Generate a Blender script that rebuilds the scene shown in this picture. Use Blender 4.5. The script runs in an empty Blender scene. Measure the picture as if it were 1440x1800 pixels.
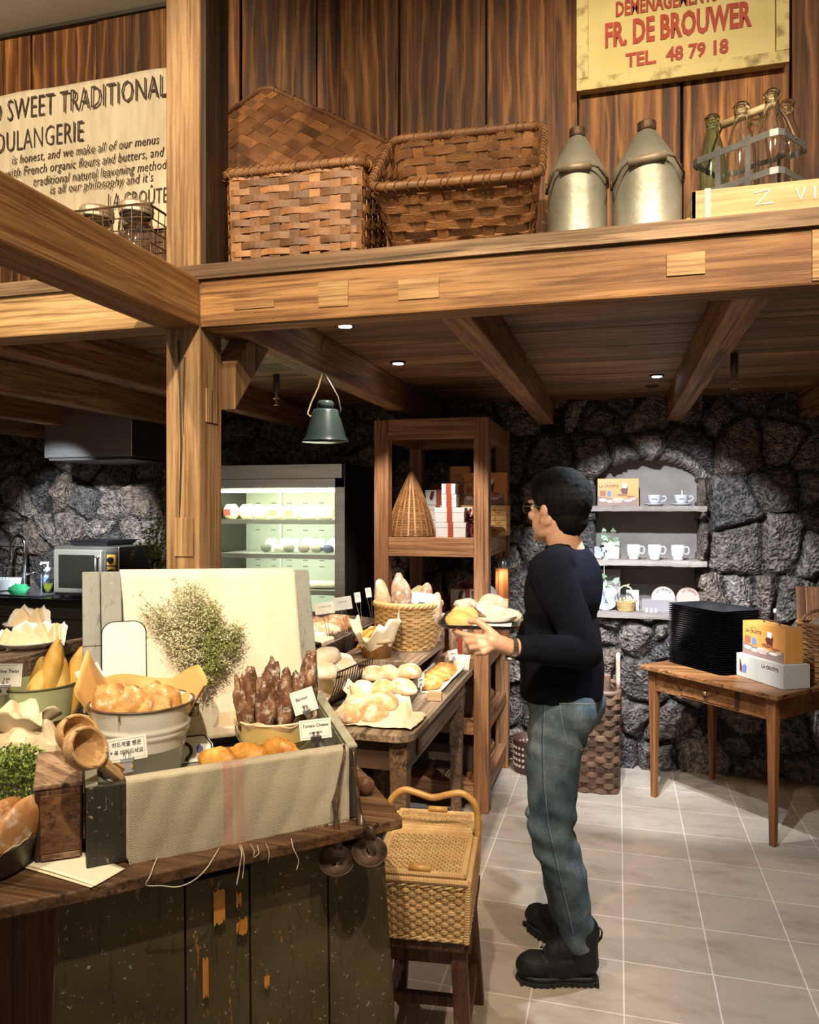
import bpy, bmesh, math, random
import numpy as np
from mathutils import Vector, Matrix, noise as mnoise
random.seed(7)
S = bpy.context.scene
COL = S.collection
R_ = math.radians
PI = math.pi

# ---------------------------------------------------------------- camera
EYE = 1.57
YAW = R_(15.2)
FPX = 1350.0
FW = Vector((-math.sin(YAW), math.cos(YAW), 0)); RT = Vector((math.cos(YAW), math.sin(YAW), 0))
cd = bpy.data.cameras.new('camera'); cam = bpy.data.objects.new('camera', cd); COL.objects.link(cam)
cam.location = (0, 0, EYE); cam.rotation_euler = (PI/2, 0, YAW)
cd.sensor_fit = 'HORIZONTAL'; cd.sensor_width = 36; cd.lens = 36*FPX/1440; cd.shift_y = -7/1440
cd.clip_start = 0.05
S.camera = cam
def W(u, f, z=0.0):                      # point u to the right of and f ahead of the lens, at height z
    p = FW*f + RT*u; return Vector((p.x, p.y, z))
def at(px, py, f):                       # the point seen at a pixel, f metres ahead
    return W((px-720)/FPX*f, f, EYE-(py-893)/FPX*f)
def atz(px, py, z): return at(px, py, FPX*(EYE-z)/(py-893))
def atY(px, py, Y):
    t = (px-720)/FPX; return at(px, py, Y/(FW.y+t*RT.y))

# ---------------------------------------------------------------- world, exposure, lights
S.view_settings.view_transform = 'Standard'; S.view_settings.look = 'None'
S.view_settings.exposure = 1.12; S.view_settings.gamma = 1.0; S.view_settings.use_curve_mapping = False
wd = bpy.data.worlds.new('world'); S.world = wd; wd.use_nodes = True
wd.node_tree.nodes['Background'].inputs[0].default_value = (1.0, .86, .70, 1); wd.node_tree.nodes['Background'].inputs[1].default_value = .25
def spot(name, loc, tgt, power, col, deg, blend=.35, r=.03):
    l = bpy.data.lights.new(name, 'SPOT'); o = bpy.data.objects.new(name, l); COL.objects.link(o)
    l.energy = power; l.color = col; l.spot_size = R_(deg); l.spot_blend = blend; l.shadow_soft_size = r
    o.location = loc; o.rotation_euler = (Vector(tgt)-Vector(loc)).to_track_quat('-Z', 'Y').to_euler(); return o
def area(name, loc, tgt, power, col, sx, sy):
    l = bpy.data.lights.new(name, 'AREA'); o = bpy.data.objects.new(name, l); COL.objects.link(o)
    l.shape = 'RECTANGLE'; l.size = sx; l.size_y = sy; l.energy = power; l.color = col
    o.location = loc; o.rotation_euler = (Vector(tgt)-Vector(loc)).to_track_quat('-Z', 'Y').to_euler(); return o
WARM = (1.0, .80, .55); NEUT = (1.0, .93, .84); COOL = (.80, .88, 1.0)
spot('track_light_chest', (-.30, .45, 3.42), (-.76, 1.80, 1.05), 128, (1, .85, .62), 40, .55)
spot('track_light_left_goods', (-1.75, .75, 3.42), (-1.35, 1.9, 1.0), 85, (1, .84, .60), 42, .5)
spot('track_light_baskets', (-.30, .15, 3.42), (-.50, 2.3, 2.42), 115, WARM, 58, .6)
spot('track_light_bottles', (.85, .2, 3.42), (.40, 2.3, 2.55), 92, (1, .83, .60), 52, .6)
spot('track_light_banner', (-2.0, .2, 3.42), (-2.1, 2.5, 2.75), 135, (1, .82, .58), 62, .6)
spot('track_light_post', (-.35, -.7, 3.42), (-1.25, 2.0, 1.9), 215, WARM, 44, .6)
spot('track_light_floor', (.55, .8, 3.42), (.50, 2.55, 0), 112, (1, .79, .60), 62, .6)
spot('downlight_niche', (.02, 3.35, 2.22), (.24, 4.87, 1.02), 125, COOL, 58, .35, .02)
spot('downlight_niche_base', (-.05, 3.55, 2.22), (.22, 4.75, .35), 115, COOL, 56, .4, .02)
spot('downlight_breads', (-.95, 2.64, 2.22), (-1.0, 3.15, .75), 21, (1, .90, .78), 80, .5, .02)
spot('downlight_shelf', (-.97, 3.37, 2.22), (-1.0, 3.95, .9), 45, (1, .93, .84), 75, .5, .02)
spot('downlight_shelf_front', (-.45, 2.5, 2.2), (-.85, 4.2, 1.35), 105, (1, .90, .78), 50, .5, .02)
spot('downlight_walkway', (.15, 2.6, 2.22), (-.05, 3.7, 0), 66, COOL, 85, .5, .02)
spot('downlight_kitchen', (-3.02, 3.2, 2.06), (-3.78, 4.87, 1.26), 190, COOL, 40, .5, .02)
spot('added_spot_sandwiches', (-2.25, 2.55, 2.15), (-2.3, 2.75, .95), 30, (1, .92, .82), 75, .6, .02)  # extra spot added to brighten the sandwich plates, no fixture belongs to it

# ---------------------------------------------------------------- materials
def nt(name):
    m = bpy.data.materials.new(name); m.use_nodes = True; t = m.node_tree
    return m, t, t.nodes['Principled BSDF']
class N:                                 # tiny node helper
    def __init__(s, t): s.t = t
    def n(s, typ, ins={}, **kw):
        nd = s.t.nodes.new(typ)
        for k, v in kw.items(): setattr(nd, k, v)
        for k, v in ins.items():
            if isinstance(v, bpy.types.NodeSocket): s.t.links.new(v, nd.inputs[k])
            else: nd.inputs[k].default_value = v
        return nd
    def coord(s, kind='Object'): return s.n('ShaderNodeTexCoord').outputs[kind]
    def map(s, v, scale=(1,1,1), loc=(0,0,0), rot=(0,0,0)):
        return s.n('ShaderNodeMapping', {'Vector': v, 'Scale': scale, 'Location': loc, 'Rotation': rot}).outputs[0]
    def noise(s, v, scale=5, detail=4, rough=.55, dist=0):
        return s.n('ShaderNodeTexNoise', {'Vector': v, 'Scale': scale, 'Detail': detail, 'Roughness': rough, 'Distortion': dist}).outputs['Fac']
    def ramp(s, f, stops, interp='LINEAR'):
        r = s.n('ShaderNodeValToRGB', {'Fac': f}); cr = r.color_ramp; cr.interpolation = interp
        while len(cr.elements) < len(stops): cr.elements.new(.5)
        for e, (p, c) in zip(cr.elements, stops):
            e.position = p; e.color = (c, c, c, 1) if isinstance(c, (int, float)) else (*c, 1)
        return r.outputs[0]
    def mix(s, f, a, b, mode='MIX'):
        c = lambda x: x if isinstance(x, bpy.types.NodeSocket) else ((*x, 1) if len(x) == 3 else x)
        m = s.n('ShaderNodeMix', {}, data_type='RGBA', blend_type=mode)
        for k, v in ((0, f), (6, c(a)), (7, c(b))):
            if isinstance(v, bpy.types.NodeSocket): s.t.links.new(v, m.inputs[k])
            else: m.inputs[k].default_value = v
        return m.outputs[2]
    def math(s, op, a, b=0.0, c=0.0):
        return s.n('ShaderNodeMath', {0: a, 1: b, 2: c}, operation=op).outputs[0]
    def bump(s, h, st=.3, d=.01):
        return s.n('ShaderNodeBump', {'Height': h, 'Strength': st, 'Distance': d}).outputs[0]
    def rnd(s): return s.n('ShaderNodeNewGeometry').outputs['Random Per Island']
    def orand(s): return s.n('ShaderNodeObjectInfo').outputs['Random']
MC = {}
def simple(name, c1, c2=None, scale=9, rough=.55, metal=0, bump=0, bscale=60, lo=.35, hi=.65, island=0, trans=0, alpha=None, emit=None, spec=.5, stretch=(1,1,1), sheen=0, sss=0):
    if name in MC: return MC[name]
    m, t, b = nt(name); g = N(t)
    b.inputs['Roughness'].default_value = rough; b.inputs['Metallic'].default_value = metal; b.inputs['Specular IOR Level'].default_value = spec
    v = g.map(g.coord(), stretch)
    if island: v = g.n('ShaderNodeVectorMath', {0: v, 1: g.n('ShaderNodeCombineXYZ', {i: g.math('MULTIPLY', g.rnd(), 17.0+i) for i in range(3)}).outputs[0]}, operation='ADD').outputs[0]
    if c2:
        col = g.ramp(g.noise(v, scale, 6), [(lo, c1), (hi, c2)])
        if island: col = g.mix(1.0, col, g.ramp(g.rnd(), [(0, 1-island), (1, 1+island*.4)]), 'MULTIPLY')
        t.links.new(col, b.inputs['Base Color'])
    else: b.inputs['Base Color'].default_value = (*c1, 1)
    if bump: t.links.new(g.bump(g.noise(v, bscale, 5), bump), b.inputs['Normal'])
    if trans: b.inputs['Transmission Weight'].default_value = trans
    if alpha is not None: b.inputs['Alpha'].default_value = alpha
    if sheen: b.inputs['Sheen Weight'].default_value = sheen
    if sss:
        b.inputs['Subsurface Weight'].default_value = sss; b.inputs['Subsurface Radius'].default_value = (.012, .006, .003)
    if emit: b.inputs['Emission Color'].default_value = (*emit[0], 1); b.inputs['Emission Strength'].default_value = emit[1]
    MC[name] = m; return m
def wood(name, dark, mid, light, axis=0, wave=0, rough=.6, k=1.0, bump=.25, vary=.25, knots=True, spec=.35):
    """timber with the grain along axis (0 x, 1 y, 2 z); each loose piece gets its own grain"""
    if name in MC: return MC[name]
    m, t, b = nt(name); g = N(t)
    r = g.rnd(); v = g.coord()
    off = g.n('ShaderNodeCombineXYZ', {0: g.math('MULTIPLY', r, 31.0), 1: g.math('MULTIPLY', r, 17.0), 2: g.math('MULTIPLY', r, 23.0)}).outputs[0]
    v = g.n('ShaderNodeVectorMath', {0: v, 1: off}, operation='ADD').outputs[0]
    sc = [14*k]*3; sc[axis] = .9*k
    a = g.noise(g.map(v, sc), 1.6, 6, .6, 1.2)
    sc2 = [70*k]*3; sc2[axis] = 2.2*k
    f = g.noise(g.map(v, sc2), 1.5, 5, .65, .3)
    sc3 = [4*k]*3; sc3[axis] = 1.6*k
    bl = g.noise(g.map(v, sc3), 1.0, 3, .5, .4)
    col = g.ramp(a, [(.28, dark), (.5, mid), (.72, light)])
    col = g.mix(g.ramp(f, [(.38, .9), (.54, 0)]), col, dark)
    sc4 = [26*k]*3; sc4[axis] = .7*k
    ck = g.ramp(g.noise(g.map(v, sc4), 1.0, 3, .6, .6), [(.33, .92), (.385, 0)]); col = g.mix(ck, col, tuple(c*.3 for c in dark))
    col = g.mix(g.ramp(bl, [(.35, .6), (.6, 0)]), col, dark)
    if wave:
        wv = [1.0]*3; wv[axis] = .16; band = g.n('ShaderNodeTexWave', {'Vector': g.map(v, wv), 'Scale': wave, 'Distortion': 10.0, 'Detail': 3.0, 'Detail Scale': 1.0, 'Detail Roughness': .6}, bands_direction='X' if axis != 0 else 'Z').outputs['Fac']
        col = g.mix(g.ramp(band, [(.3, 0), (.8, .42)]), col, dark); col = g.mix(g.ramp(band, [(.0, .30), (.2, 0)]), col, light)
    if knots:
        sk = [6*k]*3; sk[axis] = 2.2*k
        vo = g.n('ShaderNodeTexVoronoi', {'Vector': g.map(v, sk), 'Scale': .8}).outputs['Distance']
        col = g.mix(g.ramp(vo, [(.03, .8), (.14, 0)]), col, tuple(c*.45 for c in dark))
    col = g.mix(1.0, col, g.ramp(r, [(0, 1-vary), (1, 1+vary*.5)]), 'MULTIPLY')
    t.links.new(col, b.inputs['Base Color']); b.inputs['Roughness'].default_value = rough; b.inputs['Specular IOR Level'].default_value = spec
    h = g.math('ADD', f, g.math('MULTIPLY', a, .6))
    t.links.new(g.bump(h, bump, .006), b.inputs['Normal'])
    MC[name] = m; return m

# ---------------------------------------------------------------- objects
MAT = {}
def tag(o, label=None, cat=None, group=None, kind=None):
    if label: o['label'] = label
    if cat: o['category'] = cat
    if group: o['group'] = group
    if kind: o['kind'] = kind
    return o
def thing(name, label, cat, loc=(0,0,0), rz=0, group=None, tilt=None):
    o = bpy.data.objects.new(name, None); COL.objects.link(o); o.empty_display_size = .05
    M = Matrix.Translation(Vector(loc)) @ Matrix.Rotation(rz, 4, 'Z')
    if tilt is not None: M = M @ tilt
    o.matrix_world = M; o.rotation_mode = 'XYZ'; o.location = M.to_translation(); o.rotation_euler = M.to_euler()
    MAT[o.name] = M
    return tag(o, label, cat, group)
def rootmat(p):
    while p.parent is not None: p = p.parent
    return MAT.get(p.name, Matrix())
def copy_tree(o, loc=None, rz=None, label=None, parent=None, group=None, name=None):
    c = o.copy(); COL.objects.link(c)
    if parent is not None: c.parent = parent
    for ch in list(o.children): copy_tree(ch, parent=c)
    if loc is not None:
        c.location = loc
        if rz is not None: c.rotation_euler = (c.rotation_euler[0], c.rotation_euler[1], rz)
        MAT[c.name] = Matrix.Translation(Vector(loc)) @ c.rotation_euler.to_matrix().to_4x4()
    if label: c['label'] = label
    if group: c['group'] = group
    return c
class MB:
    def __init__(s, M=None): s.v = []; s.f = []; s.mi = []; s.M = M; s.cur = 0; s.uv = None
    def add(s, vs, fs):
        b = len(s.v)
        for p in vs:
            p = Vector(p); s.v.append(s.M @ p if s.M is not None else p)
        for f in fs: s.f.append([i+b for i in f]); s.mi.append(s.cur)
        return s
    def obox(s, o, a, b, c):
        o, a, b, c = map(Vector, (o, a, b, c))
        vs = [o, o+a, o+a+b, o+b, o+c, o+a+c, o+a+b+c, o+b+c]
        fs = [(0,3,2,1), (4,5,6,7), (0,1,5,4), (1,2,6,5), (2,3,7,6), (3,0,4,7)]
        if a.cross(b).dot(c) < 0: fs = [f[::-1] for f in fs]
        return s.add(vs, fs)
    def box(s, c, d, rz=0, R=None):
        Rm = R if R is not None else Matrix.Rotation(rz, 3, 'Z')
        a, b, e = (Rm @ Vector(x) for x in ((d[0],0,0), (0,d[1],0), (0,0,d[2])))
        return s.obox(Vector(c)-(a+b+e)/2, a, b, e)
    def span(s, x0, x1, y0, y1, z0, z1): return s.obox((x0,y0,z0), (x1-x0,0,0), (0,y1-y0,0), (0,0,z1-z0))
    def hexa(s, b4, t4):                 # bottom and top quads
        vs = [Vector(p) for p in list(b4)+list(t4)]
        return s.add(vs, [(0,3,2,1), (4,5,6,7), (0,1,5,4), (1,2,6,5), (2,3,7,6), (3,0,4,7)])
    def prism(s, poly, vec):
        n = len(poly); P = [Vector(p) for p in poly]; vec = Vector(vec)
        return s.add(P+[p+vec for p in P], [tuple(range(n))[::-1], tuple(range(n, 2*n))]+[(i, (i+1) % n, (i+1) % n+n, i+n) for i in range(n)])
    def bar(s, p, q, w, h, up=(0,0,1)):
        p, q = Vector(p), Vector(q); d = q-p; sd = d.cross(Vector(up)).normalized(); u = sd.cross(d).normalized()
        return s.obox(p-sd*w/2-u*h/2, d, sd*w, u*h)
    def sweep(s, pts, sec, up=None, closed=False, scale=None, caps=True):
        """sec: list of (a,b) section points; up: vector or list per point for the b axis"""
        P = [Vector(p) for p in pts]; n = len(P); m = len(sec); vs = []
        prev = None
        for i in range(n):
            t = (P[(i+1) % n]-P[i-1]) if closed else (P[min(i+1, n-1)]-P[max(i-1, 0)])
            if t.length < 1e-9: t = Vector((0, 0, 1))
            t.normalize()
            if up is None:
                u = prev if prev is not None else (Vector((0,0,1)) if abs(t.z) < .9 else Vector((1,0,0)))
            else: u = Vector(up[i]) if isinstance(up, list) else Vector(up)
            sd = t.cross(u)
            if sd.length < 1e-6: sd = t.cross(Vector((.31,.77,.2)))
            sd.normalize(); u = sd.cross(t).normalized(); prev = u
            k = scale[i] if scale else 1
            vs += [P[i]+sd*a*k+u*b*k for a, b in sec]
        fs = []
        for i in range(n if closed else n-1):
            j = (i+1) % n
            for q in range(m):
                r = (q+1) % m; fs.append((i*m+q, j*m+q, j*m+r, i*m+r))
        if caps and not closed: fs += [tuple(range(m)), tuple(range((n-1)*m, n*m))[::-1]]
        return s.add(vs, fs)
    def tube(s, pts, r, n=8, closed=False, caps=True):
        rr = r if isinstance(r, (list, tuple)) else None
        sec = [(math.cos(2*PI*i/n), math.sin(2*PI*i/n)) for i in range(n)]
        sc = list(rr) if rr else [r]*len(pts)
        return s.sweep(pts, sec, None, closed, sc, caps)
    def lathe(s, prof, o=(0,0,0), n=24, R=None, sx=1, sy=1, a0=0, a1=2*PI):
        o = Vector(o); full = abs(a1-a0-2*PI) < 1e-6; k = n if full else n+1; vs = []
        for r, z in prof:
            for i in range(k):
                a = a0+(a1-a0)*i/n; p = Vector((r*math.cos(a)*sx, r*math.sin(a)*sy, z))
                vs.append(o+(R @ p if R is not None else p))
        fs = []
        for j in range(len(prof)-1):
            for i in range(n):
                q = (i+1) % k; fs.append((j*k+i, j*k+q, (j+1)*k+q, (j+1)*k+i))
        if full:
            if prof[0][0] > 1e-5: fs.append(tuple(range(k))[::-1])
            if prof[-1][0] > 1e-5: fs.append(tuple(range((len(prof)-1)*k, len(prof)*k)))
        return s.add(vs, fs)
    def grid(s, fn, nu, nv, closeu=False):
        b = len(s.v); vs = []; fs = []
        for j in range(nv+1):
            for i in range(nu+(0 if closeu else 1)): vs.append(fn(i/nu, j/nv))
        k = nu if closeu else nu+1
        for j in range(nv):
            for i in range(nu):
                q = (i+1) % k; fs.append((j*k+i, j*k+q, (j+1)*k+q, (j+1)*k+i))
        return s.add(vs, fs)
    def ell(s, c, r, n=16, R=None, fn=None):
        c = Vector(c); m = n//2; vs = []; fs = []
        for j in range(m+1):
            th = PI*j/m
            for i in range(n):
                a = 2*PI*i/n; d = Vector((math.sin(th)*math.cos(a), math.sin(th)*math.sin(a), math.cos(th)))
                p = Vector((d.x*r[0], d.y*r[1], d.z*r[2]))
                if fn: p = fn(p, d)
                vs.append(c+(R @ p if R is not None else p))
        for j in range(m):
            for i in range(n): fs.append((j*n+i, (j+1)*n+i, (j+1)*n+(i+1) % n, j*n+(i+1) % n))
        return s.add(vs, fs)
    def build(s, name, mat, parent=None, smooth=False, bevel=0, sub=0, world=False, uv=None, solid=0, seg=2, auto=None, remesh=0, weld=False, offs=-1):
        vs = s.v
        if parent is not None and world:
            inv = rootmat(parent).inverted(); vs = [inv @ p for p in vs]
        me = bpy.data.meshes.new(name); me.from_pydata([tuple(p) for p in vs], [], s.f)
        mats = mat if isinstance(mat, (list, tuple)) else [mat]
        for m in mats: me.materials.append(m)
        if len(mats) > 1: me.polygons.foreach_set('material_index', s.mi)
        if smooth: me.polygons.foreach_set('use_smooth', [True]*len(me.polygons))
        if uv:
            l = me.uv_layers.new(name='UVMap')
            for lp in me.loops: l.data[lp.index].uv = uv[lp.vertex_index]
        if weld:
            bm = bmesh.new(); bm.from_mesh(me); bmesh.ops.remove_doubles(bm, verts=bm.verts, dist=1e-5); bmesh.ops.recalc_face_normals(bm, faces=bm.faces); bm.to_mesh(me); bm.free()
        o = bpy.data.objects.new(name, me); COL.objects.link(o)
        if parent is not None: o.parent = parent
        if remesh:
            q = o.modifiers.new('r', 'REMESH'); q.mode = 'VOXEL'; q.voxel_size = remesh; q.use_smooth_shade = True
        if solid: q = o.modifiers.new('s', 'SOLIDIFY'); q.thickness = solid; q.offset = offs
        if bevel:
            q = o.modifiers.new('b', 'BEVEL'); q.width = bevel; q.segments = seg; q.limit_method = 'ANGLE'; q.angle_limit = R_(35)
        if sub: q = o.modifiers.new('u', 'SUBSURF'); q.levels = q.render_levels = sub
        return o
def bake(o):                              # apply the modifiers of an object to its mesh
    dg = bpy.context.evaluated_depsgraph_get(); dg.update()
    me = bpy.data.meshes.new_from_object(o.evaluated_get(dg)); o.modifiers.clear(); o.data = me; return o
def frame(o, x, y, z=None):               # 4x4 with given origin and axes
    x = Vector(x).normalized(); y = Vector(y); z = x.cross(y).normalized(); y = z.cross(x).normalized()
    return Matrix(((x.x, y.x, z.x, o[0]), (x.y, y.y, z.y, o[1]), (x.z, y.z, z.z, o[2]), (0, 0, 0, 1)))
def text(name, body, size, mat, M, parent=None, world=True, align='CENTER', sx=1.0, shear=0, ext=.0006, bold=0, space=1.0):
    cu = bpy.data.curves.new('t', 'FONT'); cu.body = body; cu.size = size; cu.align_x = align; cu.align_y = 'CENTER'; cu.extrude = ext; cu.shear = shear; cu.offset = bold; cu.space_character = space; cu.resolution_u = 2
    ob = bpy.data.objects.new('t', cu); COL.objects.link(ob)
    dg = bpy.context.evaluated_depsgraph_get(); dg.update()
    me = bpy.data.meshes.new_from_object(ob.evaluated_get(dg))
    bpy.data.objects.remove(ob); bpy.data.curves.remove(cu)
    X = M @ Matrix.Diagonal((sx, 1, 1, 1))
    if parent is not None and world: X = rootmat(parent).inverted() @ X
    me.transform(X); me.name = name; me.materials.clear(); me.materials.append(mat)
    o = bpy.data.objects.new(name, me); COL.objects.link(o)
    if parent is not None: o.parent = parent
    return o
def structure(o, label=None): o['kind'] = 'structure'; return tag(o, label) if label else o
RECT = lambda w, t: [(-w/2,-t/2), (w/2,-t/2), (w/2,t/2), (-w/2,t/2)]
FLAT = lambda w, t: [(-w/2,0), (-w*.3,-t/2), (w*.3,-t/2), (w/2,0), (w*.3,t/2), (-w*.3,t/2)]   # a flat split-wood strip
def nz(p, s=1.0): return mnoise.noise(Vector(p)*s)
# ---------------------------------------------------------------- numpy noise for the stone wall
rng = np.random.RandomState(3)
def vnoise(x, y, seed=0):
    r = np.random.RandomState(seed); T = r.rand(64, 64)
    xi = np.floor(x).astype(int); yi = np.floor(y).astype(int); fx = x-xi; fy = y-yi
    fx = fx*fx*(3-2*fx); fy = fy*fy*(3-2*fy); g = lambda a, b: T[a % 64, b % 64]
    return (g(xi,yi)*(1-fx)+g(xi+1,yi)*fx)*(1-fy)+(g(xi,yi+1)*(1-fx)+g(xi+1,yi+1)*fx)*fy-.5
def fbm(x, y, o=4, seed=0): return sum(vnoise(x*2**i, y*2**i, seed+i)/2**i for i in range(o))
# ---------------------------------------------------------------- materials of the room
OAK_X = wood('old oak beam along', (.10,.040,.012), (.36,.18,.062), (.54,.31,.125), 0, 0, .65, .8, .35, .15)
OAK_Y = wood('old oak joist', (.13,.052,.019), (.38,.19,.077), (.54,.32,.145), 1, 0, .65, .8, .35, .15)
OAK_Z = wood('old oak post', (.14,.07,.026), (.37,.225,.105), (.50,.33,.175), 2, 0, .65, .8, .4, .1)
OAK_END = wood('inlaid oak patch', (.20,.10,.035), (.42,.25,.10), (.55,.36,.16), 0, 0, .6, 1.4, .2, .25, False)
PLANK_W = wood('charred plank', (.026,.008,.0025), (.21,.075,.016), (.46,.21,.055), 2, 6.0, .55, .55, .45, .6, True, .3)
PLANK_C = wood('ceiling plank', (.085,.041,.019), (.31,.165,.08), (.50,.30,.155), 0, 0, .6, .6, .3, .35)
# ---------------------------------------------------------------- floor
m, t, b = nt('stone floor tile'); g = N(t)
v = g.map(g.coord(), (1,1,1), (-.018, -2.76+.0, 0))
br = g.n('ShaderNodeTexBrick', {'Vector': v, 'Color1': (.36,.29,.225,1), 'Color2': (.40,.33,.26,1), 'Mortar': (.62,.55,.46,1), 'Scale': 1.0, 'Mortar Size': .0028, 'Mortar Smooth': .3, 'Bias': 0, 'Brick Width': .29, 'Row Height': .29}, offset=0.0, squash=1.0)
n1 = g.ramp(g.noise(g.map(v, (1,2.4,1)), 3.5, 7, .65), [(.3, (.74,.70,.66)), (.5, (1,1,1)), (.75, (1.1,1.08,1.05))])
t.links.new(g.mix(1.0, br.outputs[0], n1, 'MULTIPLY'), b.inputs['Base Color']); b.inputs['Roughness'].default_value = .42
t.links.new(g.bump(g.math('SUBTRACT', g.noise(v, 40, 4), br.outputs['Fac']), .12, .004), b.inputs['Normal'])
structure(MB().span(-6, 3.2, -2.5, 5.3, -.06, 0).build('floor', m))
# ---------------------------------------------------------------- back wall of lava stone with the arched niche
x0, x1, zt, st = -5.6, 3.15, 2.40, .0125
nx = int((x1-x0)/st); nz_ = int(zt/st)
gx, gz = np.meshgrid(np.linspace(x0, x1, nx+1), np.linspace(0, zt, nz_+1))
wx = gx+.05*fbm(gx*5, gz*5, 3, 11); wz = gz+.05*fbm(gx*5, gz*5, 3, 21)
seeds = []
cs = .27
for i in range(int((x1-x0)/cs)+3):
    for j in range(int(zt/cs)+3):
        seeds.append((x0+(i-1)*cs+(j % 2)*.1+rng.uniform(-.1,.1), (j-1)*cs+rng.uniform(-.1,.1)))
        if rng.rand() < .3: seeds.append((x0+(i-1)*cs+rng.uniform(-.12,.12), (j-1)*cs+rng.uniform(-.12,.12)))
seeds = np.array(seeds); f1 = np.full(gx.shape, 9.); f2 = f1.copy(); idx = np.zeros(gx.shape, int)
for k, (sx_, sz_) in enumerate(seeds):
    d = np.hypot((wx-sx_)*.92, (wz-sz_)*1.08); a = d < f1
    f2 = np.where(a, f1, np.minimum(f2, d)); idx = np.where(a, k, idx); f1 = np.where(a, d, f1)
edge = f2-f1; sm = np.clip(edge/.055, 0, 1); sm = sm*sm*(3-2*sm)
rs = rng.rand(len(seeds), 4)
bulge = sm*(.045+.045*rs[idx, 0])+sm*((gx-seeds[idx, 0])*(rs[idx, 1]-.5)+(gz-seeds[idx, 1])*(rs[idx, 2]-.5))*.3
rough = fbm(gx*16, gz*16, 4, 5)*.030*(.35+.65*sm)+fbm(gx*48, gz*48, 2, 9)*.012*sm
dep = bulge+rough
NX0, NX1, NZ0, NZ1, NZT = -.145, .475, .905, 1.725, 1.885       # the niche: sides, sill, springing and crown
jx = .018*fbm(gx*9, gz*9, 2, 31)
xc = (NX0+NX1)/2; hw = (NX1-NX0)/2; uu = np.clip(np.abs((gx+jx-xc)/hw), 0, 1)
top = NZ1+(NZT-NZ1)*np.sqrt(np.clip(1-uu**2, 0, 1))+jx
inn = (gx+jx > NX0) & (gx+jx < NX1) & (gz > NZ0) & (gz < top)
yy = np.where(inn, 4.87+.235, 4.87+.02-dep)
V = np.stack([gx, yy, gz], -1).reshape(-1, 3)
k = nx+1
qi, qj = np.meshgrid(np.arange(nx), np.arange(nz_)); a = (qj*k+qi).ravel()
F = np.stack([a, a+1, a+k+1, a+k], -1)
me = bpy.data.meshes.new('wall_back'); me.from_pydata(V.tolist(), [], F.tolist())
me.polygons.foreach_set('use_smooth', [True]*len(me.polygons))
fi = inn.ravel(); me.polygons.foreach_set('material_index', (fi[F].all(1)).astype(int).tolist())
ca = me.color_attributes.new('stone', 'FLOAT_COLOR', 'POINT')
base = np.array([[.135,.112,.096], [.19,.155,.128], [.105,.092,.086], [.245,.205,.172], [.175,.132,.10]])[(rs[idx, 3]*4.999).astype(int)]
colr = np.where(sm[..., None] > .12, base, np.array([.035,.03,.027]))
ca.data.foreach_set('color', np.concatenate([colr, np.ones(colr.shape[:2]+(1,))], -1).ravel().tolist())
m, t, b = nt('porous lava stone'); g = N(t); v = g.coord()
at_ = g.n('ShaderNodeVertexColor', layer_name='stone').outputs[0]
por = g.n('ShaderNodeTexVoronoi', {'Vector': g.map(v, (1,1,1)), 'Scale': 55.0}).outputs['Distance']
n1 = g.noise(v, 28, 7, .7)
col = g.mix(1.0, at_, g.ramp(n1, [(.34, (.22,.20,.19)), (.5, (.9,.9,.9)), (.66, (2.0,1.92,1.85))]), 'MULTIPLY')
t.links.new(col, b.inputs['Base Color']); b.inputs['Roughness'].default_value = .85; b.inputs['Specular IOR Level'].default_value = .25
t.links.new(g.bump(g.math('ADD', g.math('MULTIPLY', por, 1.3), n1), 1.0, .02), b.inputs['Normal'])
me.materials.append(m)
PLASTER = simple('niche plaster', (.20,.17,.145), (.26,.222,.19), 6, .8, 0, .1, 40)
me.materials.append(PLASTER)
ob = bpy.data.objects.new('wall_back', me); COL.objects.link(ob); structure(ob)
structure(MB().span(-5.6, 3.2, 5.13, 5.2, 0, 3.6).build('wall_rear', simple('rear wall', (.05,.045,.04))))
structure(MB().span(-5.7, -5.58, -2.5, 5.2, 0, 3.6).build('wall_left', simple('dark plaster', (.10,.085,.07), (.13,.11,.09), 3, .8)))
structure(MB().span(3.1, 3.2, -2.5, 5.2, 0, 3.6).build('wall_right', simple('dark plaster', (.10,.085,.07), (.13,.11,.09), 3, .8)))
# ---------------------------------------------------------------- loft: plank wall, plank floor, ceiling
mb = MB(); edges = [-3.6] + [atY(p, 300, 2.65).x for p in (-120, 53, 168, 300, 422, 556, 701, 855, 1017, 1199, 1391, 1600, 1830, 2100)]
for i in range(len(edges)-1): mb.span(edges[i]+.004, edges[i+1]-.004, 2.65+.004*(i % 3), 2.69, 2.25, 3.53)
structure(mb.build('wall_loft', PLANK_W, bevel=.003))
structure(MB().span(-5.6, 3.2, 2.695, 2.72, 2.25, 3.6).build('wall_loft_backing', simple('loft backing', (.02,.014,.01))))
structure(MB().span(-6, 3.2, -2.5, 2.72, 3.54, 3.6).build('ceiling', simple('grey green ceiling', (.62,.61,.50), (.70,.68,.57), 3, .7)))
structure(MB().span(-3.6, 3.2, 2.635, 2.66, 3.525, 3.545).build('trim_1', simple('dark trim', (.02,.014,.01))))
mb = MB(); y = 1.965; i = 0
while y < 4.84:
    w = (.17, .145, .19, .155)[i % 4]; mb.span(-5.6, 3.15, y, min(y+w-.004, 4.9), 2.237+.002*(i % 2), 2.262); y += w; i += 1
structure(mb.build('ceiling_loft', PLANK_C, bevel=.002))
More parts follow.
